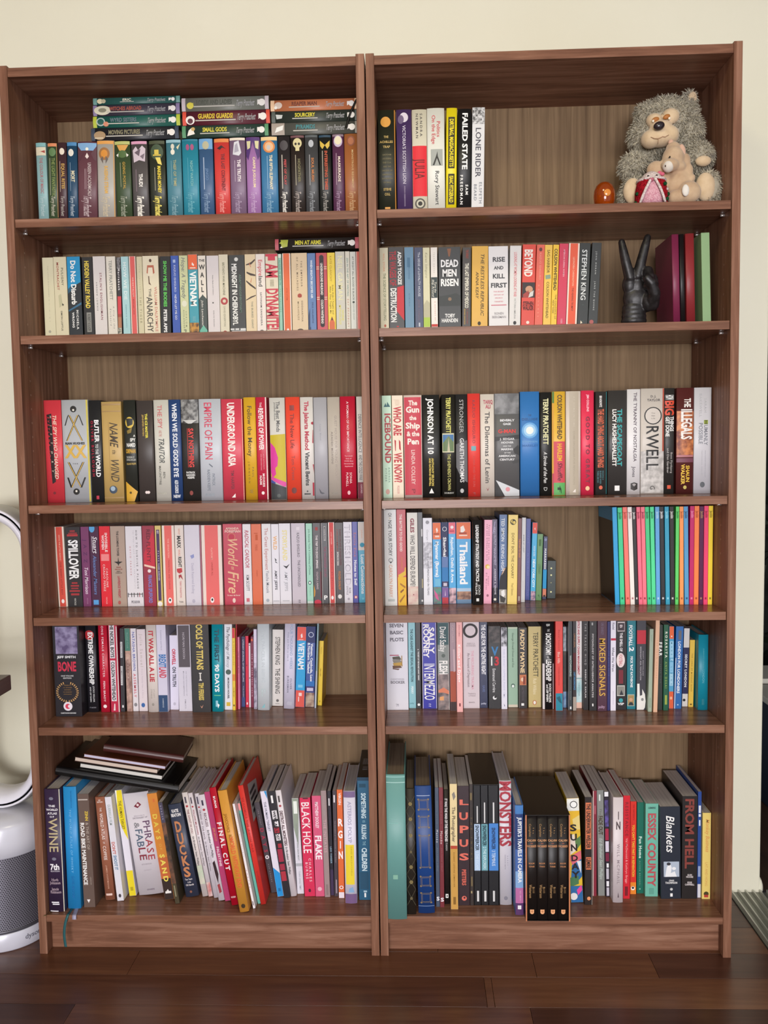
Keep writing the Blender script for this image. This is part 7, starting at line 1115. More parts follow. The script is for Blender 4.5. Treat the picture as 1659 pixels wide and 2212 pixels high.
# ------------------------------------------------------------------ slipcases
def slipcase(label, x0, x1, y0, y1, z0, z1, t, hexc, edge=None, bt=0.0012):
    r = tag(empty('slipcase', (x0, y0, z0)), label, 'slipcase')
    m = mat(hexc, 0.3, 0.5)
    w, d, h = x1 - x0, y1 - y0, z1 - z0
    box('side', 0, t, 0, d, 0, h, m, r, 0.0002)
    box('side', w - t, w, 0, d, 0, h, m, r, 0.0002)
    box('top', t, w - t, 0, d, h - 0.0018, h, m, r)
    box('base', t, w - t, 0.001, d, 0, bt, m, r)
    box('back', t, w - t, d - 0.001, d, bt, h - 0.0018, m, r)
    if edge:
        for xa in (0, w - t):
            box('edge_strip', xa, xa + t, -0.0006, 0, 0, h, mat(edge, 0.4), r)
    return r
slipcase('black slipcase holding three comic volumes beside the giant red letters', 1.0226, 1.0826, 0.051, 0.255, 0.0942, 0.3868, 0.0007, '0e0e10', None, 0.0001)
slipcase('black slipcase with copper edges holding four thick volumes', 1.1353, 1.2356, -0.016, 0.215, 0.0943, 0.3428, 0.0030, '120e0d', 'c88058')
for i, (xa, xb, word) in enumerate([(1.13845, 1.1617, 'ONE'), (1.1619, 1.1853, 'TWO'), (1.1855, 1.2090, 'THREE'), (1.2092, 1.2323, 'FOUR')]):
    sp = ('t;The;.11;.17;.66;.14;a88458 | t;Complete;.075;.2;.34;.2;a88458 | h;CALVIN;.235;.02;.05;.92;c89468 | h;and;.262;.008;.38;.6;c06848 | h;HOBBES;.29;.02;.05;.95;c08860 '
          '| h;BOOK;.455;.013;.2;.78;c08458 | h;%s;.485;.013;.22;.76;c08458 | t;Bill;.68;.74;.66;.2;a88458 | t;Watterson;.66;.79;.36;.26;a88458 | b;.9;.925;e8a878;.3;.7 | o;.5;.927;.2;.9;e8a878 | o;.5;.918;.1;1;c88858' % word)
    b = make_book('h', xb - xa - 0.0002, 0.2435, 0.19, '1c1614', sp)
    b.location = (xa, -0.0125, 0.0957)
    tag(b, 'thick black volume %s in the copper edged slipcase' % word.lower(), 'book', 'black volumes in the copper edged slipcase')

# ------------------------------------------------------------------ notebooks piled on the bottom row
PIL_O, PIL_A = Vector((0.022, 0.07, 0.4010)), radians(9.0)
def on_pile(a, b, y):
    return (PIL_O.x + a * cos(PIL_A) + b * sin(PIL_A), y, PIL_O.z - a * sin(PIL_A) + b * cos(PIL_A))
def lying_notebook(name, label, a, b, y, ln, dp, th, cover, page, round_spine=False, yaw=0.0, extra=0.0):
    r = tag(empty(name, on_pile(a, b, y), (0, PIL_A + extra, yaw)), label, 'notebook', 'notebooks piled on the bottom row')
    cm = mat(cover, 0.34, 0.5)
    ct = 0.0016
    if round_spine:   # spine faces the room
        n = 8
        prof = [(dp, 0.0), (th * 0.5, 0.0)]
        for i in range(1, n):
            t = pi * i / n
            prof.append((th * 0.5 - th * 0.35 * sin(t), th * 0.5 - th * 0.5 * cos(t)))
        prof += [(th * 0.5, th), (dp, th), (dp, th - ct), (th * 0.4, th - ct), (th * 0.4, ct), (dp, ct)]
        m_ = len(prof)
        v = [(0, y_, z_) for y_, z_ in prof] + [(ln, y_, z_) for y_, z_ in prof]
        f = [(i, (i + 1) % m_, m_ + (i + 1) % m_, m_ + i) for i in range(m_)] + [tuple(range(m_)), tuple(range(2 * m_ - 1, m_ - 1, -1))]
        mesh_obj('cover', v, f, cm, r)
        box('page_block', 0.002, ln - 0.002, th * 0.4 + 0.0002, dp - 0.002, ct, th - ct, mat(page, 0.85), r)
    else:             # fore-edge of the pages faces the room
        box('back_cover', 0, ln, 0, dp, 0, ct, cm, r, 0.0006)
        box('front_cover', 0, ln, 0, dp, th - ct, th, cm, r, 0.0006)
        box('spine', 0, ln, dp - ct, dp, ct, th - ct, cm, r)
        box('page_block', 0.0015, ln - 0.0015, 0.0012, dp - ct - 0.0003, ct, th - ct, mat(page, 0.85), r)
    return r
b = lying_notebook('leather_folio', 'large black leather folio lying across the leaning books', 0.0, 0.0, 0.07, 0.300, 0.187, 0.0225, '0c0b0c', 'd8d4cc', True)
box('closing_strap', 0.287, 0.289, -0.0022, 0.15, 0.0226, 0.0236, mat('121012', 0.5), b)
lying_notebook('notebook', 'slim notebook with white pages lying on the black folio', 0.052, 0.0232, 0.088, 0.203, 0.125, 0.0115, '1c1a18', 'dcd8d0')
lying_notebook('notebook', 'slim notebook with cream pages and tan cover in the pile', 0.036, 0.0350, 0.092, 0.205, 0.13, 0.0115, '3a2018', 'd8c4b4')
lying_notebook('notebook', 'slim notebook with lilac white pages under the brown leather one', 0.056, 0.0470, 0.095, 0.202, 0.13, 0.0092, '6a3820', 'cfc8dc')
lying_notebook('leather_notebook', 'thick brown leather notebook on top of the notebook pile', 0.098, 0.0618, 0.105, 0.195, 0.135, 0.0190, '4a2420', 'b8ac9c', True, radians(4), radians(1.2))

# ------------------------------------------------------------------ soft shapes
def blob(name, parts, material, parent=None, voxel=0.003, smooth=4, jitter=0.0):
    """one continuous skin over overlapping ellipsoids"""
    bm = bmesh.new()
    for p in parts:
        c, r = Vector(p[0]), p[1]
        r = (r, r, r) if not isinstance(r, tuple) else r
        rot = p[2] if len(p) > 2 else (0, 0, 0)
        M = Matrix.LocRotScale(c, Matrix.Rotation(rot[2], 3, 'Z') @ Matrix.Rotation(rot[1], 3, 'Y') @ Matrix.Rotation(rot[0], 3, 'X'), Vector(r))
        bmesh.ops.create_icosphere(bm, subdivisions=3, radius=1.0, matrix=M)
    me = bpy.data.meshes.new(name); bm.to_mesh(me); bm.free()
    ob = bpy.data.objects.new(name, me)
    md = ob.modifiers.new('skin', 'REMESH'); md.mode = 'VOXEL'; md.voxel_size = voxel
    if smooth:
        sm = ob.modifiers.new('soft', 'SMOOTH'); sm.iterations = smooth; sm.factor = 0.5
    tmp, ev = workshop_mesh(ob)
    me2 = tmp.copy()
    ev.to_mesh_clear()
    bpy.data.objects.remove(ob); bpy.data.meshes.remove(me)
    me2.name = name
    if jitter:
        for v_ in me2.vertices:
            v_.co += v_.normal * jitter * noise.noise(v_.co * 260)
    for v_ in me2.vertices:
        if parent is not None and v_.co.z < 0.0: v_.co.z = 0.0
    me2.materials.clear(); me2.materials.append(material)
    me2.polygons.foreach_set('use_smooth', [True] * len(me2.polygons))
    o = bpy.data.objects.new(name, me2); COL.objects.link(o)
    if parent is not None: o.parent = parent
    return o

def chain(pts, steps=5):
    """ellipsoid beads along a limb: (x, y, z, radius) joints"""
    out = []
    for i in range(len(pts) - 1):
        a, b = pts[i], pts[i + 1]
        for k in range(steps + (1 if i == len(pts) - 2 else 0)):
            t = k / steps
            out.append((tuple(a[j] + (b[j] - a[j]) * t for j in range(3)), a[3] + (b[3] - a[3]) * t))
    return out

def plush_mat(name, c1, c2, scale=60):
    m = bpy.data.materials.new(name); m.use_nodes = True
    nt, N, L, p = nodes_of(m)
    tc = N.new('ShaderNodeTexCoord'); n = N.new('ShaderNodeTexNoise')
    n.inputs['Scale'].default_value = scale; n.inputs['Detail'].default_value = 4
    L.new(tc.outputs['Object'], n.inputs['Vector'])
    r = ramp(nt, [(0.35, c1), (0.65, c2)])
    L.new(n.outputs['Fac'], r.inputs['Fac']); L.new(r.outputs['Color'], p.inputs['Base Color'])
    n2 = N.new('ShaderNodeTexNoise'); n2.inputs['Scale'].default_value = 900
    L.new(tc.outputs['Object'], n2.inputs['Vector'])
    b = N.new('ShaderNodeBump'); b.inputs['Strength'].default_value = 0.35; b.inputs['Distance'].default_value = 0.001
    L.new(n2.outputs['Fac'], b.inputs['Height']); L.new(b.outputs[0], p.inputs['Normal'])
    p.inputs['Roughness'].default_value = 0.95
    p.inputs['Specular IOR Level'].default_value = 0.1
    p.inputs['Sheen Weight'].default_value = 0.3
    return m

def fur(o, name, count, length, mats, seed, keep=lambda c: True, droop=0.5):
    """short tapering hair tufts rooted on a skin"""
    rr_ = random.Random(seed)
    me = o.data
    polys = list(me.polygons)
    cum, s = [], 0.0
    for p in polys:
        s += p.area; cum.append(s)
    import bisect
    v, f, mi = [], [], []
    for i in range(count):
        p = polys[min(bisect.bisect(cum, rr_.random() * s), len(polys) - 1)]
        c = p.center
        if not keep(c): continue
        n = p.normal
        rnd = Vector((rr_.uniform(-1, 1), rr_.uniform(-1, 1), rr_.uniform(-1, 1)))
        d = (n * 0.55 + rnd * 0.85 + Vector((0, 0, -droop))).normalized()
        ln = length * rr_.uniform(0.5, 1.25)
        side = d.cross(rnd).normalized() * 0.0009
        base = c - n * 0.001 + rnd * 0.002
        midp = base + d * ln * 0.55 + n * ln * 0.12
        tip = base + d * ln + Vector((0, 0, -droop * ln * 0.3))
        k = len(v)
        v += [tuple(base - side), tuple(base + side), tuple(midp + side * 0.8), tuple(midp - side * 0.8), tuple(tip)]
        f += [(k, k + 1, k + 2, k + 3), (k + 3, k + 2, k + 4)]
        q = rr_.randrange(len(mats)); mi += [q, q]
    ob = mesh_obj(name, v, f, mats, o.parent, mat_idx=mi)
    ob['kind'] = 'stuff'
    return ob

# grey shaggy bear with pale face
GREY = plush_mat('grey_plush', '9c9686', 'b4ad9a')
CREAM = plush_mat('cream_plush', 'd2b894', 'dcc4a2')
BZ = 1.692
bear = tag(empty('plush_bear', (1.4735, 0.132, BZ + 0.0015)), 'shaggy grey plush bear with cream muzzle sitting on the top shelf', 'soft toy')
def loc(p): return (p[0] - 1.47, p[1] - 0.12, p[2] - BZ)
def L3(items): return [(loc(i[0]),) + tuple(i[1:]) for i in items]
skin = blob('body', L3([
    ((1.478, 0.122, 1.906), (0.060, 0.050, 0.052)), ((1.437, 0.12, 1.921), (0.030, 0.032, 0.026)), ((1.518, 0.125, 1.922), (0.032, 0.032, 0.032)),
    ((1.531, 0.125, 1.948), (0.016, 0.014, 0.026)), ((1.424, 0.115, 1.871), (0.032, 0.034, 0.034)), ((1.524, 0.122, 1.882), (0.036, 0.038, 0.044)), ((1.463, 0.112, 1.848), (0.042, 0.034, 0.022)),
    ((1.478, 0.15, 1.775), (0.070, 0.055, 0.082)), ((1.470, 0.14, 1.735), (0.075, 0.055, 0.043)),
    ((1.396, 0.092, 1.797), (0.030, 0.030, 0.030)), ((1.425, 0.125, 1.818), (0.030, 0.030, 0.026)),
    ((1.546, 0.098, 1.815), (0.030, 0.032, 0.034)), ((1.530, 0.125, 1.835), (0.030, 0.030, 0.028)),
    ((1.397, 0.078, 1.731), (0.033, 0.034, 0.038)), ((1.556, 0.078, 1.735), (0.034, 0.036, 0.042)), ((1.42, 0.12, 1.735), (0.035, 0.05, 0.04)), ((1.535, 0.12, 1.735), (0.04, 0.05, 0.04))]), GREY, bear, 0.004, 5, 0.002)
fm = [mat('a8a292', 0.95, 0.1), mat('bab3a0', 0.95, 0.1), mat('989282', 0.95, 0.1), mat('c4bba4', 0.95, 0.1)]
face_c = Vector(loc((1.452, 0.05, 1.872)))
fur(skin, 'fur', 34000, 0.0098, fm, 5, keep=lambda c: not ((c - face_c).length < 0.043 and c.y < -0.045) and not (c.y < -0.072 and c.z < 0.075), droop=0.35)
blob('muzzle', L3([((1.450, 0.072, 1.853), (0.038, 0.026, 0.021)), ((1.430, 0.072, 1.850), (0.022, 0.024, 0.020)), ((1.471, 0.072, 1.857), (0.021, 0.024, 0.021)), ((1.452, 0.072, 1.872), (0.026, 0.024, 0.018)),
                     ((1.4386, 0.078, 1.893), (0.018, 0.018, 0.015)), ((1.4751, 0.078, 1.900), (0.020, 0.018, 0.018))]), CREAM, bear, 0.0025, 4)
blob('nose', L3([((1.4405, 0.044, 1.8685), (0.0125, 0.009, 0.0095), (0, radians(-14), 0))]), mat('2c2428', 0.22, 0.6), bear, 0.0015, 1)
for (c, rz) in (((1.4375, 0.0605, 1.8885), -18), ((1.4615, 0.0600, 1.8935), -22)):
    blob('eyelid', L3([(c, (0.0082, 0.0045, 0.0052), (0, radians(rz), 0))]), mat('b07038', 0.5), bear, 0.001, 1)
for c in ((1.4315, 0.0585, 1.8845), (1.4670, 0.0580, 1.8890)):
    blob('eye_white', L3([(c, (0.0028, 0.0026, 0.0030))]), mat('f4ecd8', 0.3), bear, 0.0007, 0)
bm = bmesh.new()
mp_ = [(1.4240, 0.0495, 1.8470), (1.4310, 0.0470, 1.8430), (1.4385, 0.0462, 1.8420), (1.4450, 0.0465, 1.8440), (1.4490, 0.0466, 1.8462), (1.4550, 0.0470, 1.8455), (1.4630, 0.0485, 1.8500)]
def tube_mesh(name, pts, rad, material, parent, seg=6):
    P = [Vector(p) for p in pts]
    v, f = [], []
    for i, p in enumerate(P):
        t = (P[min(i + 1, len(P) - 1)] - P[max(i - 1, 0)]).normalized()
        a = t.orthogonal().normalized(); b2 = t.cross(a)
        for k in range(seg):
            g = 2 * pi * k / seg
            v.append(tuple(p + (a * cos(g) + b2 * sin(g)) * rad))
    for i in range(len(P) - 1):
        for k in range(seg):
            f.append((i * seg + k, i * seg + (k + 1) % seg, (i + 1) * seg + (k + 1) % seg, (i + 1) * seg + k))
    f.append(tuple(range(seg))[::-1]); f.append(tuple(range((len(P) - 1) * seg, len(P) * seg)))
    return mesh_obj(name, v, f, material, parent, smooth=True)
bm.free()
tube_mesh('mouth_seam', [loc(p) for p in mp_], 0.0008, mat('a88468', 0.9), bear)
tube_mesh('mouth_seam', [loc(p) for p in ((1.4405, 0.0462, 1.8420), (1.4405, 0.0480, 1.8370), (1.4405, 0.0520, 1.8325))], 0.0006, mat('b89478', 0.9), bear)
blob('foot_pad', L3([((1.3855, 0.0520, 1.7320), (0.021, 0.014, 0.029))]), CREAM, bear, 0.0025, 2)
blob('foot_pad', L3([((1.5450, 0.0520, 1.7370), (0.022, 0.015, 0.032))]), CREAM, bear, 0.0025, 2)
blob('inner_ear', L3([((1.5325, 0.1110, 1.9490), (0.011, 0.006, 0.018), (0, radians(12), 0))]), CREAM, bear, 0.002, 2)
blob('paw_pad', L3([((1.5450, 0.0680, 1.7980), (0.018, 0.010, 0.012))]), CREAM, bear, 0.0025, 2)

# small beige toy in the bear's lap
BEIGE = plush_mat('beige_plush', 'b89a7c', 'cbb090', 40)
toy = tag(empty('plush_donkey', (1.485, 0.05, BZ + 0.0004)), 'small beige plush toy with white snout sitting in front of the grey bear', 'soft toy')
def loc2(p): return (p[0] - 1.485, p[1] - 0.05, p[2] - BZ)
def T3(items): return [(loc2(i[0]),) + tuple(i[1:]) for i in items]
blob('body', T3([((1.474, 0.052, 1.797), (0.024, 0.021, 0.028)), ((1.476, 0.058, 1.818), (0.017, 0.015, 0.018)), ((1.462, 0.034, 1.778), (0.019, 0.015, 0.014)), ((1.483, 0.047, 1.777), (0.017, 0.016, 0.014)),
                 ((1.490, 0.058, 1.738), (0.031, 0.026, 0.040)), ((1.440, 0.060, 1.776), (0.022, 0.016, 0.020)), ((1.455, 0.060, 1.750), (0.018, 0.015, 0.022)),
                 ((1.501, 0.055, 1.790), (0.012, 0.012, 0.020)), ((1.507, 0.050, 1.768), (0.010, 0.011, 0.018)), ((1.511, 0.044, 1.752), (0.009, 0.010, 0.010)),
                 ((1.504, 0.032, 1.7185), (0.025, 0.018, 0.024)), ((1.478, 0.040, 1.7100), (0.020, 0.018, 0.017))]), BEIGE, toy, 0.0025, 4)
blob('snout', T3([((1.4570, 0.0300, 1.7740), (0.0120, 0.0125, 0.0130))]), plush_mat('white_plush', 'd8cfc2', 'e4dcd0'), toy, 0.0015, 2)
blob('eye', T3([((1.4605, 0.0330, 1.7930), (0.0020, 0.0020, 0.0046), (0, radians(20), 0))]), mat('1c1410', 0.2), toy, 0.0006, 0)
blob('nostril', T3([((1.4490, 0.0220, 1.7725), (0.0018, 0.0016, 0.0026))]), mat('4a3020', 0.6), toy, 0.0006, 0)
blob('ear', T3([((1.4936, 0.0500, 1.8150), (0.0065, 0.0050, 0.0130), (0, radians(-15), 0)), ((1.4700, 0.0560, 1.8330), (0.006, 0.005, 0.008))]), plush_mat('pink_plush', 'd0a890', 'dcb8a0'), toy, 0.0015, 2)
blob('foot_pad', T3([((1.4905, 0.0160, 1.7180), (0.0080, 0.0050, 0.0130))]), plush_mat('white_pad', 'dcd6ca', 'e8e2d8'), toy, 0.0012, 2)

# crocheted pink bird in a red cloak
def knit_mat(name, c1, c2):
    m = bpy.data.materials.new(name); m.use_nodes = True
    nt, N, L, p = nodes_of(m)
    tc = N.new('ShaderNodeTexCoord'); w_ = N.new('ShaderNodeTexVoronoi'); w_.inputs['Scale'].default_value = 330
    L.new(tc.outputs['Object'], w_.inputs['Vector'])
    r = ramp(nt, [(0.2, c2), (0.75, c1)])
    L.new(w_.outputs['Distance'], r.inputs['Fac']); L.new(r.outputs['Color'], p.inputs['Base Color'])
    b = N.new('ShaderNodeBump'); b.inputs['Strength'].default_value = 0.6; b.inputs['Distance'].default_value = 0.0015
    L.new(w_.outputs['Distance'], b.inputs['Height']); L.new(b.outputs[0], p.inputs['Normal'])
    p.inputs['Roughness'].default_value = 0.95; p.inputs['Specular IOR Level'].default_value = 0.1
    return m
PINK = knit_mat('pink_crochet', 'c88a98', 'e0b4bc'); WHITEK = knit_mat('white_crochet', 'c8b4b0', 'e8dcd6'); REDK = knit_mat('red_crochet', '7a1018', 'b81c2c'); GREENK = knit_mat('green_crochet', '143820', '1f5430')
bird = tag(empty('crochet_bird', (1.4225, 0.037, BZ + 0.0004)), 'crocheted pink bird in a red cloak with white trim before the grey bear', 'soft toy')
lathe('body', [(0.0, 0.0), (0.026, 0.0), (0.0295, 0.010), (0.0300, 0.026), (0.0280, 0.042), (0.0235, 0.056), (0.0165, 0.066), (0.008, 0.0715), (0.0, 0.0730)], PINK, bird, 36)
lathe('head', [(0.0268, 0.0465), (0.0264, 0.050), (0.0236, 0.0577), (0.0168, 0.0675), (0.008, 0.0728), (0.0, 0.0742)], WHITEK, bird, 36)
def cloak_r(z): 
    return 0.0325 - 0.0000 if z < 0.03 else 0.0325 - (z - 0.03) * 0.22
cv, cf = [], []
zs = [0.0, 0.010, 0.020, 0.030, 0.040, 0.048, 0.053]
NSEG = 30
for j, z_ in enumerate(zs):
    op = radians(50 - 44 * (z_ / 0.053))
    for i in range(NSEG + 1):
        a = -pi / 2 + radians(-8) + op + (2 * pi - 2 * op) * i / NSEG
        for rr2 in (cloak_r(z_), cloak_r(z_) + 0.0022):
            cv.append((rr2 * cos(a), rr2 * sin(a), z_))
row = (NSEG + 1) * 2
for j in range(len(zs) - 1):
    for i in range(NSEG):
        a0 = j * row + i * 2
        cf.append((a0 + 1, a0 + 3, a0 + row + 3, a0 + row + 1))
        cf.append((a0, a0 + row, a0 + row + 2, a0 + 2))
mesh_obj('cloak', cv, cf, REDK, bird, smooth=True)
for sgn in (0, NSEG):
    tube_mesh('cloak_trim', [tuple(Vector(cv[j * row + sgn * 2 + 1]) + Vector((0, -0.0008, 0))) for j in range(len(zs))], 0.0030, WHITEK, bird, 8)
top = []
for i in range(NSEG + 1):
    top.append(tuple(Vector(cv[(len(zs) - 1) * row + i * 2 + 1])))
tube_mesh('collar_trim', top, 0.0030, WHITEK, bird, 8)
for c in ((0.0225, -0.0270, 0.040), (0.0330, -0.0120, 0.022), (0.0290, -0.0200, 0.010), (-0.0330, -0.0110, 0.024), (-0.0345, -0.0060, 0.006)):
    blob('green_bobble', [(c, (0.0042, 0.0042, 0.0044))], GREENK, bird, 0.0012, 1)
blob('white_bobble', [((0.0295, -0.0185, 0.031), 0.0034)], WHITEK, bird, 0.0012, 1)
for c in ((-0.0125, -0.0225, 0.0575), (0.0050, -0.0250, 0.0580)):
    blob('eye', [(c, 0.0024)], mat('140c0c', 0.2), bird, 0.0007, 0)
blob('beak', [((-0.0075, -0.0275, 0.0490), (0.0062, 0.0060, 0.0050))], mat('b86878', 0.9), bird, 0.0012, 1)
blob('bow', [((0.0165, -0.0060, 0.0690), (0.0050, 0.0040, 0.0045)), ((0.0230, -0.0060, 0.0665), (0.0045, 0.0040, 0.0042))], mat('cc6478', 0.9), bird, 0.0012, 1)

# amber glass ball
orb = tag(empty('glass_ball', (1.3232, 0.047, BZ)), 'amber glass ball with a bright facet beside the soft toys', 'ornament')
AMB = bpy.data.materials.new('amber_glass'); AMB.use_nodes = True
nt, N, L, p = nodes_of(AMB)
p.inputs['Base Color'].default_value = lin('b8500c'); p.inputs['Roughness'].default_value = 0.08
p.inputs['Transmission Weight'].default_value = 0.55; p.inputs['IOR'].default_value = 1.45
lathe('glass_shell', [(0.0, 0.0005), (0.014, 0.0005), (0.0185, 0.006), (0.0222, 0.015), (0.0234, 0.027), (0.0222, 0.039), (0.018, 0.049), (0.011, 0.0555), (0.004, 0.0575), (0.0, 0.0572)], AMB, orb, 40)
bm = bmesh.new()
bmesh.ops.create_uvsphere(bm, u_segments=24, v_segments=12, radius=1.0, matrix=Matrix.LocRotScale(Vector((0.0015, -0.0225, 0.029)), None, Vector((0.0078, 0.0022, 0.0078))))
bm_obj('facet', bm, mat('d88838', 0.12, 0.6), orb)  # glass facet, its lit look painted in as a lighter orange

# black hand making a two finger sign
HAND = bpy.data.materials.new('black_cast'); HAND.use_nodes = True
nt, N, L, p = nodes_of(HAND)
tc = N.new('ShaderNodeTexCoord'); n = N.new('ShaderNodeTexNoise'); n.inputs['Scale'].default_value = 90; n.inputs['Detail'].default_value = 5
L.new(tc.outputs['Object'], n.inputs['Vector'])
r = ramp(nt, [(0.35, '141212'), (0.7, '2c292a')]); L.new(n.outputs['Fac'], r.inputs['Fac']); L.new(r.outputs['Color'], p.inputs['Base Color'])
b = N.new('ShaderNodeBump'); b.inputs['Strength'].default_value = 0.25; b.inputs['Distance'].default_value = 0.002
L.new(n.outputs['Fac'], b.inputs['Height']); L.new(b.outputs[0], p.inputs['Normal'])
p.inputs['Roughness'].default_value = 0.42
HZ = 1.4367
hand = tag(empty('hand_sculpture', (1.40, 0.07, HZ + 0.0004)), 'black hand sculpture raising two fingers in a V beside the notebooks', 'sculpture')
def hl(q): return (q[0] - 1.40, q[1] - 0.07, q[2] - HZ) + ((q[3],) if len(q) > 3 else ())
parts = []
parts += chain([hl(q) for q in ((1.3840, 0.066, 1.545, 0.0124), (1.3750, 0.064, 1.578, 0.0109), (1.3690, 0.064, 1.604, 0.0094), (1.3660, 0.067, 1.623, 0.0076))], 6)
parts += chain([hl(q) for q in ((1.4010, 0.066, 1.548, 0.0124), (1.4090, 0.064, 1.580, 0.0112), (1.4170, 0.063, 1.612, 0.0097), (1.4230, 0.066, 1.632, 0.0076))], 6)
parts += chain([hl(q) for q in ((1.4170, 0.072, 1.535, 0.0127), (1.4220, 0.058, 1.556, 0.0120), (1.4230, 0.044, 1.540, 0.0106), (1.4180, 0.046, 1.522, 0.0094))], 6)
parts += chain([hl(q) for q in ((1.4290, 0.076, 1.525, 0.0116), (1.4350, 0.064, 1.541, 0.0106), (1.4350, 0.052, 1.526, 0.0094), (1.4300, 0.050, 1.512, 0.0085))], 6)
parts += chain([hl(q) for q in ((1.4330, 0.064, 1.486, 0.0165), (1.4330, 0.046, 1.506, 0.0136), (1.4240, 0.036, 1.526, 0.0111), (1.4140, 0.034, 1.536, 0.0094))], 6)
for q in ((1.3860, 0.072, 1.530, (0.0174, 0.0146, 0.0242)), (1.4020, 0.072, 1.528, (0.0197, 0.0151, 0.0264)), (1.4180, 0.074, 1.518, (0.0186, 0.0151, 0.0264)), (1.4020, 0.074, 1.500, (0.0313, 0.0179, 0.0308)), (1.4240, 0.066, 1.492, (0.0162, 0.0168, 0.0242))):
    parts.append((hl(q[:3]), q[3]))
parts += [(hl((1.3960, 0.076, z_)), (0.0262 + (1.48 - z_) * 0.09, 0.0195 + (1.48 - z_) * 0.06, 0.014)) for z_ in (1.480, 1.470, 1.460, 1.450)]
ho = blob('hand', parts, HAND, hand, 0.0019, 3)
for v_ in ho.data.vertices:
    if v_.co.z < 0.0: v_.co.z = 0.0

# ------------------------------------------------------------------ tower fan
fan = tag(empty('tower_fan', (-0.125, 0.105, 0)), 'white and silver bladeless tower fan beside the bookcase', 'fan')
SILV = mat('c4c4d0', 0.32, 0.5, 0.35)
FWHITE = mat('eeecf4', 0.3, 0.5)
DARKM = mat('14141a', 0.4)
lathe('base_ring', [(0.0, 0.0), (0.106, 0.0), (0.110, 0.004), (0.1105, 0.042), (0.109, 0.044), (0.0, 0.044)], mat('dcdce8', 0.3, 0.5, 0.1), fan, 72)
GR = bpy.data.materials.new('perforated_grille'); GR.use_nodes = True
nt, N, L, p = nodes_of(GR)
tc = N.new('ShaderNodeTexCoord'); sp_ = N.new('ShaderNodeSeparateXYZ'); L.new(tc.outputs['Object'], sp_.inputs[0])
def mth(op, a, b=None, c=None):
    q = N.new('ShaderNodeMath'); q.operation = op
    for i, s_ in enumerate((a, b, c)):
        if s_ is None: continue
        if isinstance(s_, (int, float)): q.inputs[i].default_value = s_
        else: L.new(s_, q.inputs[i])
    return q.outputs[0]
ang = mth('ARCTAN2', sp_.outputs[0], sp_.outputs[1])
PIT = 0.0052
rowi = mth('FLOOR', mth('DIVIDE', sp_.outputs[2], PIT * 0.866))
uu = mth('ADD', mth('DIVIDE', mth('MULTIPLY', ang, 0.107), PIT), mth('MULTIPLY', mth('MODULO', rowi, 2.0), 0.5))
fu = mth('SUBTRACT', mth('FRACT', uu), 0.5)
fv = mth('SUBTRACT', mth('FRACT', mth('DIVIDE', sp_.outputs[2], PIT * 0.866)), 0.5)
dist = mth('SQRT', mth('ADD', mth('MULTIPLY', fu, fu), mth('MULTIPLY', fv, fv)))
hole = mth('LESS_THAN', dist, 0.29)
mixc = N.new('ShaderNodeMix'); mixc.data_type = 'RGBA'
L.new(hole, mixc.inputs[0]); mixc.inputs[6].default_value = lin('8c8a96'); mixc.inputs[7].default_value = lin('18161c')
L.new(mixc.outputs[2], p.inputs['Base Color'])
p.inputs['Metallic'].default_value = 0.55; p.inputs['Roughness'].default_value = 0.42
lathe('grille', [(0.1075, 0.0441), (0.1075, 0.226)], GR, fan, 72)
lathe('grille_band', [(0.1078, 0.0441), (0.1082, 0.0441), (0.1082, 0.052), (0.1078, 0.052)], mat('5c5a62', 0.4, 0.5, 0.5), fan, 72)
lathe('upper_band', [(0.1070, 0.2265), (0.1105, 0.2275), (0.1110, 0.262), (0.1100, 0.292), (0.104, 0.305), (0.06, 0.312), (0.0, 0.313)], mat('e0e0ea', 0.28, 0.5, 0.08), fan, 72)
bm = bmesh.new()
bmesh.ops.create_cone(bm, cap_ends=True, segments=32, radius1=0.019, radius2=0.019, depth=0.004, matrix=Matrix.Translation((-0.004, -0.1105, 0.262)) @ Matrix.Rotation(pi / 2, 4, 'X'))
bm_obj('display', bm, mat('38363e', 0.1, 0.6), fan, smooth=False)
# maker's mark on the base ring
items, Ltxt = lay_text('dyson', False, False)
v, f = [], []
sc_ = 0.017
for gx, gv, gf in items:
    k = len(v)
    for px, py in gv:
        s_ = (gx + px) * sc_
        a = radians(-45) + s_ / 0.1112
        v.append((0.1112 * cos(a), 0.1112 * sin(a), 0.020 + py * sc_))
    f += [tuple(i + k for i in t) for t in gf]
mesh_obj('maker_mark', v, f, mat('7a7a86', 0.4), fan)
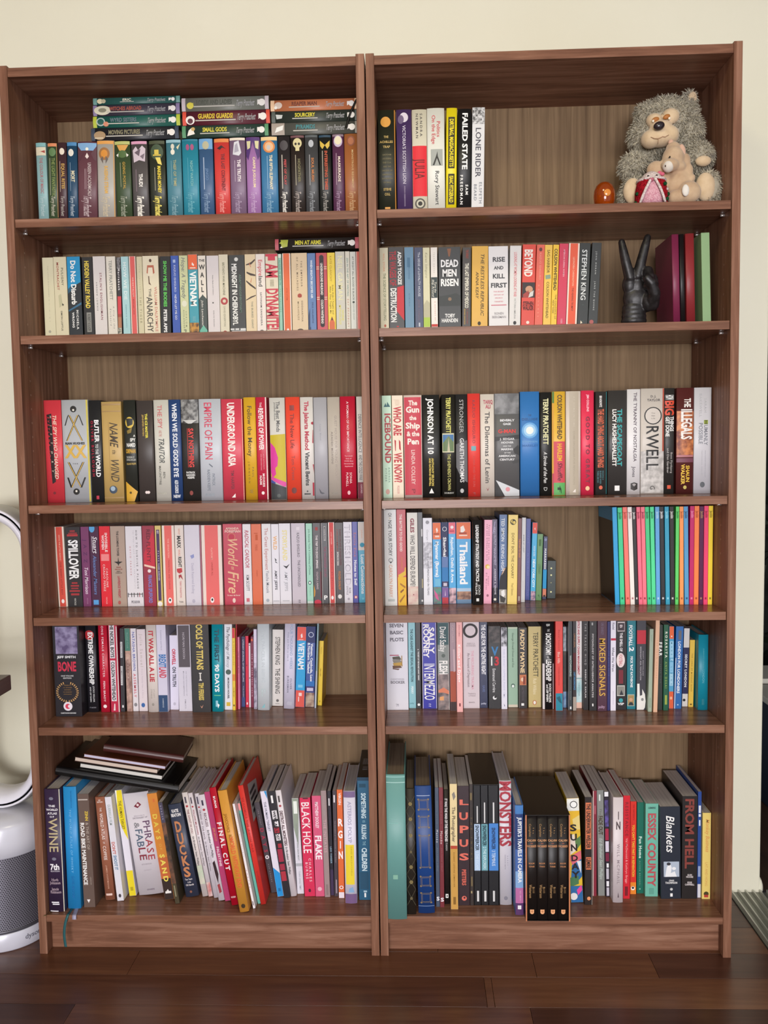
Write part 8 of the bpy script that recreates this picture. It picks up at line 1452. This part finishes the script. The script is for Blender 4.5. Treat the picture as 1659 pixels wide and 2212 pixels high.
# air loop: racetrack sweep of open profiles (radius, depth)
def loop_sweep(name, prof, material, zc0=0.425, zc1=0.940, seg=28):
    path = []
    for i in range(seg + 1):
        a = pi * i / seg; path.append((cos(a), sin(a), zc1))
    for i in range(seg + 1):
        a = pi + pi * i / seg; path.append((cos(a), sin(a), zc0))
    v, f = [], []
    n = len(prof)
    for cx, cz, z0 in path:
        for r_, y_ in prof:
            v.append((r_ * cx, y_, z0 + r_ * cz))
    m_ = len(path)
    for i in range(m_):
        j = (i + 1) % m_
        for k in range(n - 1):
            f.append((i * n + k, j * n + k, j * n + k + 1, i * n + k + 1))
    return mesh_obj(name, v, f, material, fan, smooth=True)
loop_sweep('rear_shell', [(0.094, 0.062), (0.108, 0.056), (0.1135, 0.040), (0.1135, 0.000), (0.110, -0.016), (0.1085, -0.018)], mat('b4b2ac', 0.35, 0.5, 0.3))
loop_sweep('rim', [(0.1085, -0.018), (0.1075, -0.0225), (0.1040, -0.0235), (0.1030, -0.020)], FWHITE)
loop_sweep('air_slot', [(0.1030, -0.020), (0.1030, 0.010), (0.0985, 0.010), (0.0985, -0.020)], DARKM)
loop_sweep('inner_loop', [(0.0985, -0.020), (0.0975, -0.024), (0.0940, -0.026), (0.0800, -0.010), (0.0765, 0.020), (0.0775, 0.050), (0.094, 0.062)], FWHITE)

# dark table whose corner reaches in front of the fan
TBL = wood_mat('dark_table_wood', (12, 0.8, 12), '2a1c14', '3a281c', '4a3626', rough=0.3)
table = tag(empty('side_table', (0.022, -0.12, 0)), 'dark wooden table with its corner in front of the fan', 'table')
box('table_top', -1.1, 0.0, -0.75, 0.0, 0.6668, 0.70, TBL, table, 0.002)
for xa in (-1.04, -0.30):
    for ya in (-0.69, -0.12):
        box('leg', xa, xa + 0.045, ya, ya + 0.045, 0.0, 0.6668, TBL, table, 0.002)



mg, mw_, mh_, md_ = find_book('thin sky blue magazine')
box('cover_shade', -0.0002, -0.0001, 0.002, md_ - 0.001, 0.001, mh_ * 0.86, mat('141216', 0.35), mg)  # dark sheet painting shade onto the first magazine's side cover
bpy.data.scenes.remove(WORKSHOP)
